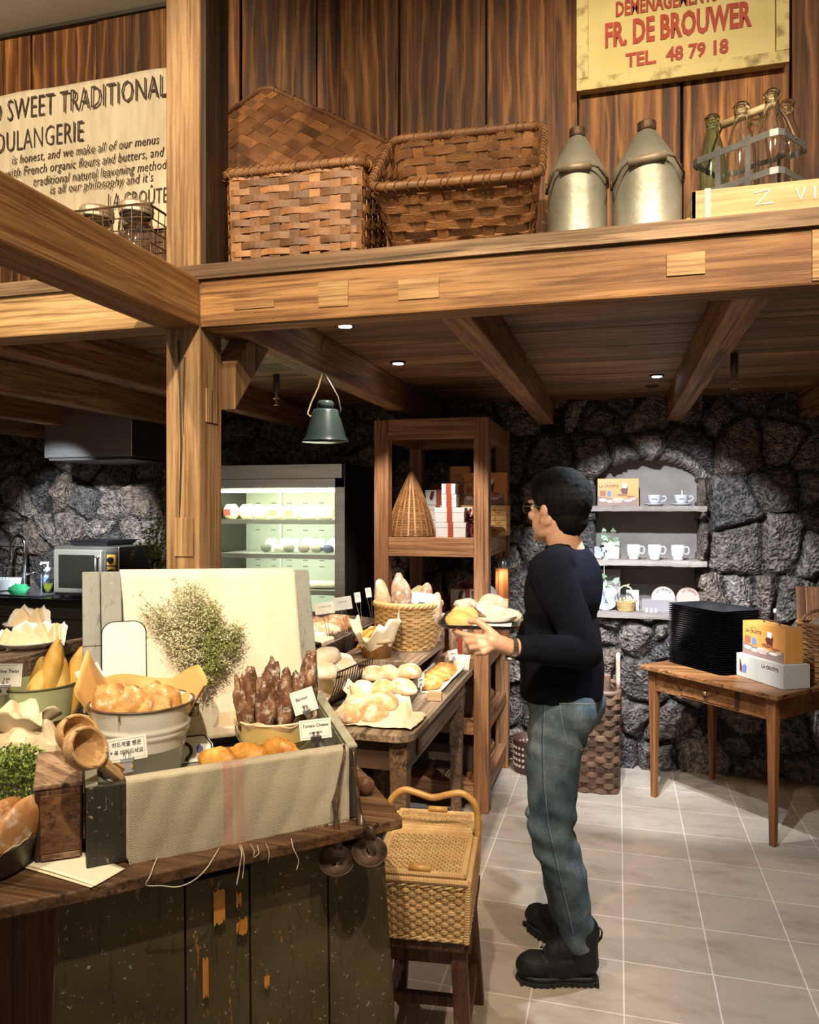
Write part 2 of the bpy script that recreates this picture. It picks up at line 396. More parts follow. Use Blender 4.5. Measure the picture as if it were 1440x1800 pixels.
structure(MB().span(-5.6, 3.2, 1.938, 1.975, 2.217, 2.258).build('trim_2', wood('loft edge board', (.09,.05,.025), (.24,.15,.08), (.36,.24,.14), 0, 0, .7, .8)), 'thin weathered board edging the loft floor above the beam')
# ---------------------------------------------------------------- timber frame
PX0, PX1 = -1.258, -1.149
post = MB().span(PX0, PX1, 1.95, 2.08, 0, 3.54).build('trim_3', OAK_Z, bevel=.006); structure(post, 'square weathered oak post standing from floor to ceiling')
mb = MB()
for px, y0, y1 in ((323, 910, 978), ): mb.span(atY(308,900,1.95).x, atY(341,900,1.95).x, 1.946, 1.952, atY(320,978,1.95).z, atY(320,910,1.95).z)
mb.span(PX1-.002, PX1+.003, 1.985, 2.05, atY(380,742,2.0).z, atY(380,683,2.0).z)
mb.build('inlay_patch', OAK_Z, post, bevel=.001)
mb = MB()
mb.tube([(-1.215,1.949,2.05), (-1.21,1.949,1.9), (-1.205,1.949,1.75), (-1.21,1.949,1.6), (-1.212,1.949,1.53)], [.004,.003,.0035,.003,.001], 5).tube([(-1.195,1.949,2.0), (-1.2,1.949,1.85), (-1.198,1.949,1.78)], [.003,.0025,.001], 5)
mb.build('drying_crack', simple('crack black', (.015,.01,.006)), post)
structure(MB().span(PX1+.001, PX1+.016, 1.957, 2.09, 2.262, 3.538).build('trim_20', wood('dark upright', (.012,.006,.003), (.045,.02,.008), (.09,.042,.018), 2, 0, .6, .8), bevel=.002), 'thin dark board covering the upper right face of the post')  # thin dark brown board laid over the upper right face of the post
bm_ = MB().span(PX1, 3.2, 1.95, 2.04, 2.083, 2.217).build('trim_4', OAK_X, bevel=.006); structure(bm_, 'long oak beam carrying the front edge of the loft')
for (a, c, d, e) in ((560, 612, 493, 541), (700, 772, 487, 528), (1172, 1240, 441, 486), (1428, 1475, 400, 494), (412, 482, 527, 545)):
    p = atY(a, e, 1.948); q = atY(c, d, 1.948)
    z0, z1 = max(2.088, p.z), min(2.212, q.z)
    MB().span(p.x, q.x, 1.9465, 1.951, z0, z1).build('inlay_patch', OAK_END, bm_, bevel=.001)
structure(MB().span(-5.6, PX0, 1.95, 2.05, 2.093, 2.24).build('trim_5', wood('old oak pale', (.17,.09,.035), (.42,.26,.11), (.56,.37,.17), 0, 0, .65, .7, .35, .1), bevel=.006), 'pale oak beam running left from the post')
o = MB().span(PX0-.012, PX1+.002, -2.2, 1.95, 2.083, 2.222).build('trim_6', wood('old oak crossbeam', (.12,.05,.017), (.38,.20,.075), (.54,.33,.14), 1, 0, .6, .7, .35, .1), bevel=.006); structure(o, 'oak crossbeam coming out from the post over the shop floor')
n = 7
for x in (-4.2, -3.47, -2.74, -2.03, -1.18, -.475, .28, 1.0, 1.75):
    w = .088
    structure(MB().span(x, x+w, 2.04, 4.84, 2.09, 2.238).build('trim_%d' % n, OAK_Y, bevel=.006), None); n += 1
mb = MB(); hx = .036
mb.prism([(-1.14-hx, 2.08, 1.865), (-1.14-hx, 2.08, 2.0), (-1.14-hx, 2.17, 2.092), (-1.14-hx, 2.31, 2.092)], (2*hx, 0, 0))
structure(mb.build('trim_%d' % n, OAK_Z, bevel=.003), 'short diagonal brace between post and joist')
# fixtures in the loft ceiling
def downlight(px, py, lit, label):
    p = atz(px, py, 2.236); o = thing('downlight', label, 'downlight', (p.x, p.y, 2.2365))
    MB().lathe([(.022,-.006), (.034,-.006), (.038,0), (.022,.002)], n=24).build('ring', simple('dark ring', (.05,.045,.04), rough=.4, metal=.6), o, smooth=True)
    MB().lathe([(.0,-.0085), (.024,-.0085), (.024,-.006)], n=20).build('lens', simple('lit lens', (.9,.9,.9), emit=((.85,.92,1.0), 6)) if lit else simple('dark lens', (.02,.02,.02), rough=.2), o)
downlight(700, 637, True, 'lit recessed downlight in the planks above the tall shelf')
downlight(1155, 660, True, 'lit recessed downlight near the niche wall')
downlight(607, 571, True, 'lit recessed downlight just behind the front beam')
downlight(1146, 678, False, 'unlit recessed downlight beside the niche wall')
def sprinkler(px, py, label):
    p = atz(px, py, 2.237); o = thing('sprinkler_head', label, 'sprinkler', (p.x, p.y, 2.237))
    MB().tube([(0,0,.0), (0,0,-.085)], .016, 12).build('pipe', simple('dark pipe', (.09,.075,.065), rough=.5, metal=.4), o, smooth=True)
    MB().tube([(0,0,-.085), (0,0,-.115)], .010, 10).tube([(0,0,-.112), (0,0,-.120)], .017, 12).tube([(0,0,-.12), (0,0,-.15)], .006, 8).lathe([(.0,-.15), (.014,-.15), (.014,-.153), (0,-.153)]).build('nozzle', simple('brass nozzle', (.5,.42,.3), rough=.35, metal=.9), o, smooth=False)
sprinkler(486, 659, 'sprinkler head hanging right of the oak post'); sprinkler(1291, 622, 'sprinkler head hanging above the tray table')
# ================================================================ woven things
def rrect(s, hx, hy, r):
    """point and outward normal on a rounded rectangle, s in 0..1, starting front left, going right along the front (-y)"""
    seg = [2*(hx-r), PI*r/2, 2*(hy-r), PI*r/2]*2; L = sum(seg); d = (s % 1.0)*L; k = 0
    while d > seg[k] and k < 7: d -= seg[k]; k += 1
    rot = [0, 0, 1, 1, 2, 2, 3, 3][k]; ax, ay = ((hx, hy) if rot % 2 == 0 else (hy, hx))
    if k % 2 == 0: p = (-ax+r+d, -ay); n = (0, -1)
    else:
        a = d/r; p = (ax-r+r*math.sin(a), -ay+r-r*math.cos(a)); n = (math.sin(a), -math.cos(a))
    for _ in range(rot): p = (-p[1], p[0]); n = (-n[1], n[0])
    return Vector((*p, 0)), Vector((*n, 0))
def circ(s, r, ry=None):
    a = 2*PI*s; n = Vector((math.cos(a), math.sin(a), 0)); return Vector((r*n.x, (ry or r)*n.y, 0)), n
def weave(mb, P, rows, stakes, amp, t, hrow, sw, st=.003, jit=.0, sub=4, s0=0., s1=1., over=1):
    """P(s,w)->(point, normal); rows run round, stakes run up"""
    full = abs(s1-s0-1) < 1e-6; n = stakes*sub
    for k in range(rows):
        w = (k+.5)/rows; pts = []; up = []; ph = random.uniform(-.15, .15)
        for i in range(n if full else n+1):
            s = s0+(s1-s0)*i/n; j = random.uniform(-jit, jit)
            p, nn = P(s, w); q, _ = P(s, min(1, w+.02)); q0, _ = P(s, max(0, w-.02))
            u = (q-q0).normalized(); o = amp*math.cos(PI*((s-s0)/(s1-s0)*stakes+k*over+ph*.3))
            pts.append(p+nn*o+u*j); up.append(u)
        hh = hrow*random.uniform(.88, 1.1)
        mb.sweep(pts, [(-t/2,-hh*.35), (t/2,-hh*.35), (t*.75,0), (t/2,hh*.35), (-t/2,hh*.35), (-t*.3,hh*.5), (-t*.3,-hh*.5)][:5] if hrow < .008 else [(-t/2,-hh/2), (t/2,-hh/2), (t/2,hh/2), (-t/2,hh/2)], up, closed=full)
    for i in range(stakes):
        s = s0+(s1-s0)*(i if full else i+.5)/stakes; pts = []; up = []
        for k in range(rows*2+1):
            p, nn = P(s, k/(rows*2)); pts.append(p); up.append(nn)
        mb.sweep(pts, RECT(sw, st), up)
def split_mat(name, a, b, isl=.35): return simple(name, a, b, 7, .55, 0, .25, 90, .3, .7, isl, stretch=(1,1,2.5))
HAMPER = split_mat('old brown splint', (.12,.046,.015), (.36,.17,.06), .55)
HAMPER2 = split_mat('dark brown splint', (.085,.032,.011), (.25,.105,.036), .5)
LOFT = 2.26
def splint_basket(o, hx, hy, h, r, flare, mat, rows, stakes, hrow, mats=None):
    P = lambda s, w: (lambda pn: (pn[0]+Vector((0,0,h*w)), pn[1]))(rrect(s, hx*(1-flare*(1-w)), hy*(1-flare*(1-w)), r))
    mb = MB(); weave(mb, P, rows, stakes, .0045, .0026, hrow, .032, .003, .0012, 4)
    for q in range(7):                       # woven bottom
        x = -hx*.8+q*hx*1.6/6; k = 1-flare; mb.box((x*k, 0, .004), (.03, hy*2*k-.01, .003))
    for q in range(5):
        y = -hy*.75+q*hy*1.5/4; mb.box((0, y*(1-flare), .006), (hx*2*(1-flare)-.01, .035, .003))
    mb.build('weave', mat, o)
    mb = MB(); pts = [rrect(i/60, hx+.004, hy+.004, r)[0]+Vector((0,0,h)) for i in range(60)]
    mb.sweep(pts, [(.010*math.cos(a*PI/4), .013*math.sin(a*PI/4)) for a in range(8)], (0,0,1), closed=True)
    n = int(60*hx*2/.45)
    for i in range(n):                        # lashing wound round the rim
        s = (i+random.random()*.6)/n; p, nn = rrect(s, hx+.004, hy+.004, r); tng = Vector((-nn.y, nn.x, 0)); p = p+Vector((0,0,h))
        ring = [p+nn*.0125*math.cos(a)+Vector((0,0,.0155))*math.sin(a)+tng*.012*math.sin(a*.5) for a in [2*PI*q/10 for q in range(10)]]
        mb.tube(ring, .0016, 4, True)
    mb.build('rim', mat, o, smooth=True)
o = thing('splint_hamper', 'brown square splint basket standing on the loft beside the oak post, lid behind it', 'basket', (-.915, 2.195, LOFT), R_(2))
splint_basket(o, .214, .145, .292, .035, .03, HAMPER, 13, 22, .019)
# its lid leaning behind
c1, c2, c3 = at(420, 142, 2.86), at(360, 284, 2.64), at(648, 250, 2.66)
ux = (c3-c1); uy = (c2-c1); M = frame((c1+ux*.5+uy*.5), ux, -uy)
o = thing('hamper_lid', 'shallow brown splint lid leaning tilted against the loft wall behind the square basket', 'basket lid', M.to_translation(), 0, None, M.to_3x3().to_4x4())
lx, ly = ux.length/2, uy.length/2
mb = MB()
for k in range(11):
    y = -ly+(k+.5)*2*ly/11; mb.sweep([(-lx+2*lx*i/24, y, .0035*math.cos(PI*(i/3+k))) for i in range(25)], [(-.0013,-.011), (.0013,-.011), (.0013,.011), (-.0013,.011)][::-1] and RECT(2*ly/11*.93, .0026), (0,0,1))
for i in range(9):
    x = -lx+(i+.5)*2*lx/9; mb.sweep([(x, -ly, 0), (x, ly, 0)], RECT(2*lx/9*.93, .003), (0,0,1))
mb.build('weave', HAMPER2, o)
mb = MB()
mb.sweep([rrect(i/48, lx+.003, ly+.003, .02)[0] for i in range(48)], [(.009*math.cos(a*PI/4), .014*math.sin(a*PI/4)) for a in range(8)], (0,0,1), closed=True)
for i in range(46):
    p, nn = rrect(i/46, lx+.003, ly+.003, .02); mb.tube([p+nn*.011*math.cos(a)+Vector((0,0,.0165))*math.sin(a) for a in [2*PI*q/8 for q in range(8)]], .0016, 4, True)
mb.build('rim', HAMPER2, o, smooth=True)
# the tilted basket
o = thing('splint_basket', 'wide brown splint basket tipped forward to show its empty inside', 'basket', (-.437, 2.175, LOFT+.012), R_(4), None, Matrix.Rotation(R_(42), 4, 'X') @ Matrix.Translation((0, .195, 0)))
splint_basket(o, .228, .205, .238, .04, .12, HAMPER, 9, 24, .022)
# ================================================================ oil cans
TIN = simple('old tin', (.22,.21,.165), (.42,.41,.335), 5, .48, .55, .15, 30, .3, .75)
RUSTY = simple('rusty iron', (.05,.03,.02), (.16,.09,.05), 30, .6, .6, .3)
def oil_can(px, r, label, hc, ht, grip_rot):
    p = atY(px, 430, 2.10); o = thing('oil_can', label, 'oil can', (p.x, 2.10, LOFT), 0, None)
    pr = [(r*.97,0), (r,.006), (r,.012), (r*.99,.02), (r*.99,hc-.012), (r*1.0,hc-.006), (r*.985,hc), (r*.30,ht-.03), (r*.22,ht-.025), (r*.22,ht-.02)]
    MB().lathe(pr, n=40).build('body', TIN, o, smooth=True)
    MB().lathe([(r*.25,ht-.024), (r*.27,ht-.02), (r*.27,ht-.003), (r*.22,ht), (.001,ht)], n=20).build('cap', RUSTY, o)
    mb = MB(); zz = hc-.035; lug = []
    for s in (-1, 1):
        mb.tube([(s*r*1.0,-r*.15,zz-.012), (s*r*1.02,-r*.2,zz), (s*r*1.0,-r*.25,zz+.015)], .004, 6)
    hz = zz+.045
    arc = [(-r*1.02,-r*.2,zz), (-r*1.0,-r*.75,zz-.028+.0), (-r*.72,-r*.98,zz+.02+grip_rot*-.2), (-r*.55,-r*1.02,hz-.02)]
    arc2 = [(r*.5,-r*1.02,hz-.02+grip_rot*.3), (r*.72,-r*.96,zz+.02+grip_rot*.3), (r*1.0,-r*.6,zz+.0), (r*1.02,-r*.2,zz)]
    mb.build('lug', RUSTY, o, smooth=True); MB().tube(arc+arc2, .0028, 6).build('bail', RUSTY, o, smooth=True)
    MB().tube([arc[-1], arc2[0]], .011, 12).build('grip', simple('worn grip', (.20,.15,.09), (.38,.33,.26), 20, .5, .3), o, smooth=True)
    return o
oil_can(1015, .078, 'smaller dark tin oil can with cone top, beside the tipped basket', .198, .325, 0)
oil_can(1137, .088, 'larger pale tin oil can with cone top and bail grip, beside the bottle crate', .19, .318, .03)
# ================================================================ crate and milk bottles
CRATE = wood('raw pine crate', (.32,.185,.075), (.45,.30,.14), (.54,.385,.20), 0, 0, .65, .7, .15, .12)
o = thing('wooden_crate', 'low pale pine crate with metal straps carrying the milk bottles on the loft', 'crate', (.50, 2.12, LOFT))
X0, X1, Y0, Y1 = -.33, .36, -.155, .16
mb = MB(); mb.span(X0, X1, Y0, Y0+.012, .005, .074).span(X0, X1, Y1-.012, Y1, .005, .074).span(X0, X0+.012, Y0, Y1, .005, .074).span(X1-.012, X1, Y0, Y1, .005, .074)
mb.build('crate_side', CRATE, o, bevel=.002)
mb = MB()
for i in range(4): mb.span(X0-.012, X1+.01, Y0+.005+i*.078, Y0+.073+i*.078, .0, .012)
mb.build('crate_bottom', CRATE, o, bevel=.002)
for x in (X0+.03, X1-.06): MB().span(x, x+.014, Y0-.0015, Y0, .004, .076).build('metal_strap', simple('dull strap', (.23,.2,.17), rough=.5, metal=.7), o)
WHITE_CHALK = simple('faded white lettering', (.78,.70,.55))
MB().sweep([(-.19,Y0-.001,.055), (-.155,Y0-.001,.058), (-.185,Y0-.001,.025), (-.15,Y0-.001,.028)], RECT(.004,.001), (0,-1,0)).sweep([(-.10,Y0-.001,.056), (-.09,Y0-.001,.028), (-.08,Y0-.001,.056)], RECT(.004,.001), (0,-1,0)).sweep([(-.06,Y0-.001,.028), (-.06,Y0-.001,.056)], RECT(.004,.001), (0,-1,0)).build('faded_marking', WHITE_CHALK, o)
GLASS = simple('clear old glass', (.985,1,.99), rough=.03, trans=1); GLASS_G = simple('pale green glass', (.70,.90,.77), rough=.05, trans=1)
BOT = [(.001,.004), (.030,.002), (.034,.006), (.0345,.02), (.0345,.17), (.033,.19), (.026,.225), (.018,.255), (.0155,.27), (.015,.285), (.019,.288), (.0195,.297), (.017,.303), (.0145,.303), (.0125,.286), (.0130,.27), (.0155,.255), (.0235,.225), (.0305,.19), (.032,.17), (.032,.02), (.029,.010), (.001,.010)]
cA = W(.869, 1.8) ; aV = (FW*.777-RT*.63); bV = (FW*.63+RT*.777)
first = None; bl = ['clear milk bottle at the near corner of the wire carrier', 'clear milk bottle in the middle of the front row of the carrier', 'green tinted milk bottle at the far end of the wire carrier', 'clear milk bottle in the back row behind the near corner bottle', 'clear milk bottle half hidden in the middle of the back row']
spots = [(0,0), (1,0), (2,0), (0,1), (1,1)]
for q, (i, j) in enumerate(spots):
    p = cA+aV*(.038+.077*i)+bV*(.038+.078*j)
    if q in (0, 2):
        o = thing('milk_bottle', bl[q], 'bottle', (p.x, p.y, LOFT+.0125), 0, 'milk bottles in the wire carrier')
        MB().lathe(BOT, n=28).build('bottle_glass', GLASS if q == 0 else GLASS_G, o, smooth=True)
        if q == 0: first = o
    else: copy_tree(first, (p.x, p.y, LOFT+.0125), 0, bl[q])
o = thing('bottle_carrier', 'grey metal strap carrier with wooden handle holding the milk bottles', 'bottle carrier', (cA.x, cA.y, LOFT+.0125))
GALV = simple('galvanised strap', (.16,.165,.165), (.26,.26,.25), 12, .5, .8)
LA, LB = .232, .158
def cw(a, b, z): return cA+aV*a+bV*b+Vector((0,0,LOFT+.0125+z))
for z in (.095, .185):
    pts = []
    for s in range(40):
        p, n_ = rrect(s/40, LA/2, LB/2, .022); pts.append(cw(LA/2-p.x, LB/2+p.y, z))
    MB().sweep(pts, RECT(.002, .016), (0,0,1), closed=True).build('band', GALV, o, world=True)
mb = MB()
for a in (LA/3, 2*LA/3):
    for b in (-.001, LB+.001): mb.sweep([cw(a, b, .0), cw(a, b, .2)], RECT(.014, .002), bV)
    mb.sweep([cw(a, 0, .002), cw(a, LB, .002)], RECT(.012, .002), (0,0,1))
mb.sweep([cw(0, LB/2, .002), cw(LA, LB/2, .002)], RECT(.012, .002), (0,0,1))
mb.build('upright', GALV, o, world=True)
mb = MB(); mb.tube([cw(LA, LB/2, .185), cw(LA-.02, LB/2, .24), cw(LA*.8, LB/2, .292), cw(LA*.2, LB/2, .292), cw(.02, LB/2, .24), cw(0, LB/2, .185)], .004, 6); mb.build('bail', RUSTY, o, world=True)
MB().tube([cw(LA*.82, LB/2, .292), cw(LA*.2, LB/2, .292)], .010, 10).build('handle', simple('pale turned wood', (.55,.40,.22)), o, smooth=True, world=True)
# ================================================================ the yellow sign
YEL = simple('old yellow paint', (.46,.37,.125), (.56,.47,.19), 5, .55, 0, .1, 60, .3, .6)
YEL2 = simple('chipped yellow paint', (.22,.15,.05), (.54,.45,.18), 22, .6, 0, .2, 60, .32, .5)
RED = simple('stencil red', (.28,.022,.008), (.36,.040,.014), 20, .6)
sx0, sx1, sz0, sz1 = atY(1016, 160, 2.62).x, atY(1384, 112, 2.62).x, atY(1200, 136, 2.62).z, 3.46
o = thing('painted_sign', 'yellow painted wooden sign with red stencilled lettering on the loft wall', 'sign', ((sx0+sx1)/2, 2.62, sz0))
MB().span(sx0, sx1, 2.618, 2.648, sz0, sz1).build('board', YEL, o, bevel=.002, world=True)
mb = MB(); fwid = .034
mb.span(sx0-.004, sx0+fwid, 2.607, 2.620, sz0+fwid+.001, sz1-fwid-.001).span(sx1-fwid, sx1+.004, 2.607, 2.620, sz0+fwid+.001, sz1-fwid-.001).span(sx0-.004, sx1+.004, 2.606, 2.6205, sz0-.004, sz0+fwid).span(sx0-.004, sx1+.004, 2.606, 2.6205, sz1-fwid, sz1)
mb.build('sign_frame', YEL2, o, bevel=.002, world=True)
def sgn(px0, px1, py, body, h, bold):
    a, b_ = atY(px0, py, 2.616), atY(px1, py, 2.616)
    w = b_.x-a.x; M = frame(((a.x+b_.x)/2, 2.616, a.z*.5+b_.z*.5), (1,0,0), (0,0,1))
    t_ = text('lettering', body, h, RED, M, o, True, 'CENTER', 1, 0, .001, bold)
    ws = max(v.co.x for v in t_.data.vertices)-min(v.co.x for v in t_.data.vertices); cx = (max(v.co.x for v in t_.data.vertices)+min(v.co.x for v in t_.data.vertices))/2
    tx = (a.x+b_.x)/2-((sx0+sx1)/2)
    for v in t_.data.vertices: v.co.x = (v.co.x-cx)*w/ws+tx
sgn(1083, 1262, 4, 'DÉMÉNAGEMENTS', .066, .002)
sgn(1064, 1322, 46, 'FR. DE BROUWER', .108, .004)
sgn(1100, 1281, 95, 'TEL.  48 79 18', .062, .002)
# ================================================================ the linen banner
LIN = simple('raw linen banner', (.55,.46,.31), (.68,.59,.42), 30, .9, 0, .3, 150, stretch=(1,1,.12))
INK = simple('black brush ink', (.035,.022,.018), (.08,.05,.04), 60, .8)
bx0, bx1, bz0, bz1 = -2.75, -1.66, 2.66, 3.285
o = thing('linen_banner', 'raw linen banner with hand brushed black writing on the loft wall left of the post', 'banner', ((bx0+bx1)/2, 2.64, bz0))
by = lambda x, z: 2.640-.004-.003*math.sin(x*13+z*4)-.003*math.sin(z*11+x*3)
mb = MB(); mb.grid(lambda u, v: Vector((bx0+(bx1-bx0)*u+.004*math.sin(v*20), by(bx0+(bx1-bx0)*u, bz0+(bz1-bz0)*v), bz0+(bz1-bz0)*v+.002*math.sin(u*23))), 40, 30)
mb.build('cloth', LIN, o, smooth=True, world=True, solid=.002, offs=0)
def ink(px1, py, body, h, shear=.0, bold=.001, name='lettering'):
    p = atY(px1, py, 2.63); M = frame((p.x, 2.6265, p.z), (1,0,0), (0,0,1))
    text(name, body, h, INK, M, o, True, 'RIGHT', .57 if h > .08 else .74, shear, .0008, bold, 1.05)
ink(294, 152, 'HONEST AND SWEET TRADITIONAL', .128, .0, -.0012)
ink(148, 232, 'BOULANGERIE', .122, 0, -.0012)
ink(280, 246, 'is honest, and we make all of our menus', .054, .2, -.0004)
ink(288, 268, 'with French organic flours and butters, and', .054, .2, -.0004)
ink(293, 290, 'traditional natural leavening method', .054, .2, -.0004)
ink(270, 312, 'is all our philosophy and it’s', .054, .2, -.0004)
ink(296, 344, 'LA CROÛTE', .086, .05, -.0005)
# ================================================================ wire basket of jars behind the crossbeam
o = thing('wire_basket', 'rusty wire basket holding glass jars on the loft behind the crossbeam', 'wire basket', (-1.60, 2.24, LOFT))
mb = MB(); hx, hy, h = .165, .115, .27
for k in range(8):
    z = .004+h*k/7; mb.tube([rrect(i/24, hx*(.9+.1*k/7), hy*(.9+.1*k/7), .02)[0]+Vector((0,0,z)) for i in range(24)], .0022 if k < 7 else .004, 5, True)
for i in range(30):
    p, n_ = rrect(i/30, hx, hy, .02); mb.tube([(p.x*.9, p.y*.9, .004), (p.x, p.y, h)], .0018, 5)
for i in range(9): mb.tube([(-hx*.9+i*hx*1.8/8, -hy*.9, .004), (-hx*.9+i*hx*1.8/8, hy*.9, .004)], .0018, 4)
mb.build('wire_mesh', RUSTY, o)
jar0 = None
for q, (x, y, lb) in enumerate(((.075, -.045, 'glass jar with rusty lid at the post end of the wire basket'), (-.075, -.045, 'glass jar with pale lid at the crossbeam end of the wire basket'), (.0, .06, 'glass jar with lid at the back of the wire basket'))):
    L = (-1.60+x, 2.24+y, LOFT+.008)
    if jar0 is None:
        jar0 = thing('glass_jar', lb, 'jar', L, 0, 'jars in the wire basket')
        MB().lathe([(.001,.003), (.05,.0), (.056,.008), (.057,.215), (.048,.245), (.048,.26), (.045,.26), (.045,.243), (.053,.213), (.053,.01), (.001,.008)], n=24).build('jar_glass', GLASS, jar0, smooth=True)
        MB().lathe([(.053,.258), (.055,.262), (.055,.29), (.051,.297), (.001,.299)], n=24).lathe([(.055,.271), (.057,.274), (.055,.277)], n=24).build('lid', simple('old jar lid', (.30,.22,.15), (.45,.36,.26), 14, .5, .5), jar0, smooth=False)
    else: copy_tree(jar0, L, 0, lb)
# ================================================================ kitchen along the back wall
STEEL = simple('brushed steel', (.42,.40,.37), (.58,.56,.52), 3, .28, .95, .04, 200, .3, .7, stretch=(1,1,14))
CHROME = simple('chrome', (.75,.75,.75), rough=.1, metal=1)
BLACKP = simple('black lacquer', (.012,.012,.013), rough=.35)
o = thing('range_hood', 'brushed steel range hood hanging under the joists at the stone wall', 'range hood', (-3.2, 4.45, 1.885))
MB().span(-3.52, -2.88, 4.1, 4.72, 1.888, 2.236).build('canopy', STEEL, o, bevel=.004, world=True)
MB().span(-3.50, -2.90, 4.12, 4.70, 1.872, 1.889).build('filter_panel', simple('dark filter', (.06,.055,.05), rough=.4, metal=.6), o, world=True)
KX0, KX1 = -4.9, -2.52
o = thing('kitchen_counter', 'black topped kitchen counter with steel drawers along the stone wall', 'counter', (-3.7, 4.52, 0))
MB().span(KX0, KX1, 4.26, 4.70, 0, .93).build('carcass', simple('dark cabinet', (.045,.04,.036), (.06,.055,.05), 4, .45), o, world=True, bevel=.003)
MB().span(KX0-.02, KX1+.02, 4.22, 4.71, .93, .975).build('worktop', simple('glossy black top', (.016,.016,.018), rough=.12), o, world=True, bevel=.006)
for i in range(4):
    x = KX0+.02+i*.59
    d = MB().span(x, x+.57, 4.245, 4.262, .70, .90).build('drawer', simple('drawer front', (.06,.055,.05), rough=.4, metal=.3), o, world=True, bevel=.003)
    MB().tube([(x+.1, 4.22, .86), (x+.47, 4.22, .86)], .007, 8).tube([(x+.1, 4.22, .86), (x+.1, 4.25, .86)], .005, 6).tube([(x+.47, 4.22, .86), (x+.47, 4.25, .86)], .005, 6).build('drawer_handle', STEEL, d, world=True)
# combi oven
OX0, OX1, OY0, OY1, OZ0, OZ1 = -3.655, -3.15, 4.35, 4.75, .985, 1.315
o = thing('countertop_oven', 'steel countertop convection oven with glass door on the black counter', 'oven', (-3.4, 4.55, .975))
MB().span(OX0, OX1, OY0, OY1, OZ0, OZ1).build('body', simple('oven steel', (.34,.32,.28), (.44,.42,.38), 4, .33, .85), o, world=True, bevel=.006)
for x in (OX0+.03, OX1-.03):
    for y in (OY0+.04, OY1-.04): MB().tube([(x,y,.976), (x,y,.99)], .015, 10).build('foot', BLACKP, o, world=True)
d = MB().span(OX0+.012, OX0+.385, OY0-.022, OY0, OZ0+.02, OZ1-.02).build('door', simple('oven door frame', (.55,.50,.40), rough=.35, metal=.7), o, world=True, bevel=.008)
MB().span(OX0+.055, OX0+.335, OY0-.026, OY0-.020, OZ0+.055, OZ1-.055).build('door_glass', simple('oven glass', (.018,.017,.012), rough=.08, spec=.5), d, world=True, bevel=.004)
MB().tube([(OX0+.362, OY0-.022, OZ0+.07), (OX0+.362, OY0-.05, OZ0+.085), (OX0+.362, OY0-.05, OZ1-.075), (OX0+.362, OY0-.022, OZ1-.06)], .009, 8).build('door_handle', STEEL, d, smooth=True, world=True)
d = MB().span(OX0+.405, OX1-.012, OY0-.006, OY0, OZ0+.03, OZ1-.03).build('control_panel', simple('oven panel', (.05,.045,.04), rough=.4), o, world=True, bevel=.003)
for zc in (OZ0+.085, OZ0+.165, OZ0+.245):
    MB().span(OX0+.418, OX1-.022, OY0-.008, OY0-.005, zc-.034, zc+.034).build('scale_plate', simple('orange scale', (.72,.36,.03), rough=.5), d, world=True)
    MB().lathe([(.021,0), (.019,.02), (.001,.022)], ((OX0+.418+OX1-.022)/2, OY0-.008, zc), 16, Matrix.Rotation(PI/2, 3, 'X')).build('knob', BLACKP, d, world=True, smooth=False)
o = thing('baking_tray', 'black baking tray lying on top of the oven', 'baking tray', (-3.42, 4.55, OZ1))
MB().grid(lambda u, v: Vector(((u-.5)*(.40+.05*(1 if v > .6 else 0)), 0, 0)), 1, 1) if False else None
MB().lathe([(.001,.002), (.15,.002), (.175,.035), (.19,.038), (.19,.034), (.178,.03), (.153,0), (.001,0)], n=4, R=Matrix.Rotation(PI/4, 3, 'Z'), sx=1.25).build('pan', BLACKP, o, bevel=.004)
# sink and faucet
o = thing('steel_sink', 'shallow steel sink tray set on the black counter at the left frame edge', 'sink', (-4.28, 4.5, .975))
MB().hexa([(-4.7,4.3,.976), (-3.72,4.3,.976), (-3.72,4.70,.976), (-4.7,4.70,.976)], [(-4.7,4.3,.985), (-3.72,4.3,.985), (-3.72,4.70,.985), (-4.7,4.70,.985)]).build('drainboard', simple('sink steel', (.6,.62,.64), rough=.25, metal=.9), o, world=True, bevel=.003)
MB().span(-4.66, -4.2, 4.34, 4.68, .985, .992).build('basin', simple('basin grey', (.35,.37,.39), rough=.3, metal=.8), o, world=True, bevel=.003)
p = at(46, 1040, 5.55)
o = thing('sink_faucet', 'tall chrome gooseneck faucet against the stone wall', 'faucet', (p.x, 4.62, .985))
MB().tube([(0,0,0), (0,0,.03)], .026, 16).tube([(0,0,.03), (0,0,.30)]+[(-.055+.055*math.cos(a), 0, .30+.085*math.sin(a)) for a in [PI*k/10 for k in range(1, 10)]]+[(-.11,0,.30), (-.115,0,.24), (-.118,-.004,.2)], .0125, 12).build('spout', CHROME, o, smooth=True)
MB().tube([(0,0,.1), (.04,0,.115), (.085,0,.125)], [.012,.008,.006], 8).build('lever', CHROME, o, smooth=True)
p = at(84, 1040, 5.3)
o = thing('soap_dispenser', 'clear pump bottle of yellow green soap beside the oven', 'soap bottle', (p.x, 4.46, .985))
MB().lathe([(.001,.002), (.036,.002), (.038,.01), (.038,.12), (.03,.145), (.015,.155), (.013,.155), (.027,.142), (.035,.12), (.035,.008), (.001,.006)], n=20).build('bottle', GLASS, o, smooth=True)
MB().lathe([(.001,.008), (.034,.008), (.034,.06), (.001,.06)], n=20).build('liquid', simple('green soap', (.55,.62,.05), rough=.2, trans=.4), o, smooth=True)
MB().tube([(0,0,.15), (0,0,.175)], .017, 12).tube([(0,0,.175), (0,0,.205)], .006, 8).tube([(.008,0,.207), (-.045,-.01,.205), (-.05,-.01,.195)], .008, 8).build('pump', simple('white plastic', (.8,.8,.78), rough=.4), o)
p = at(90, 1040, 5.4)
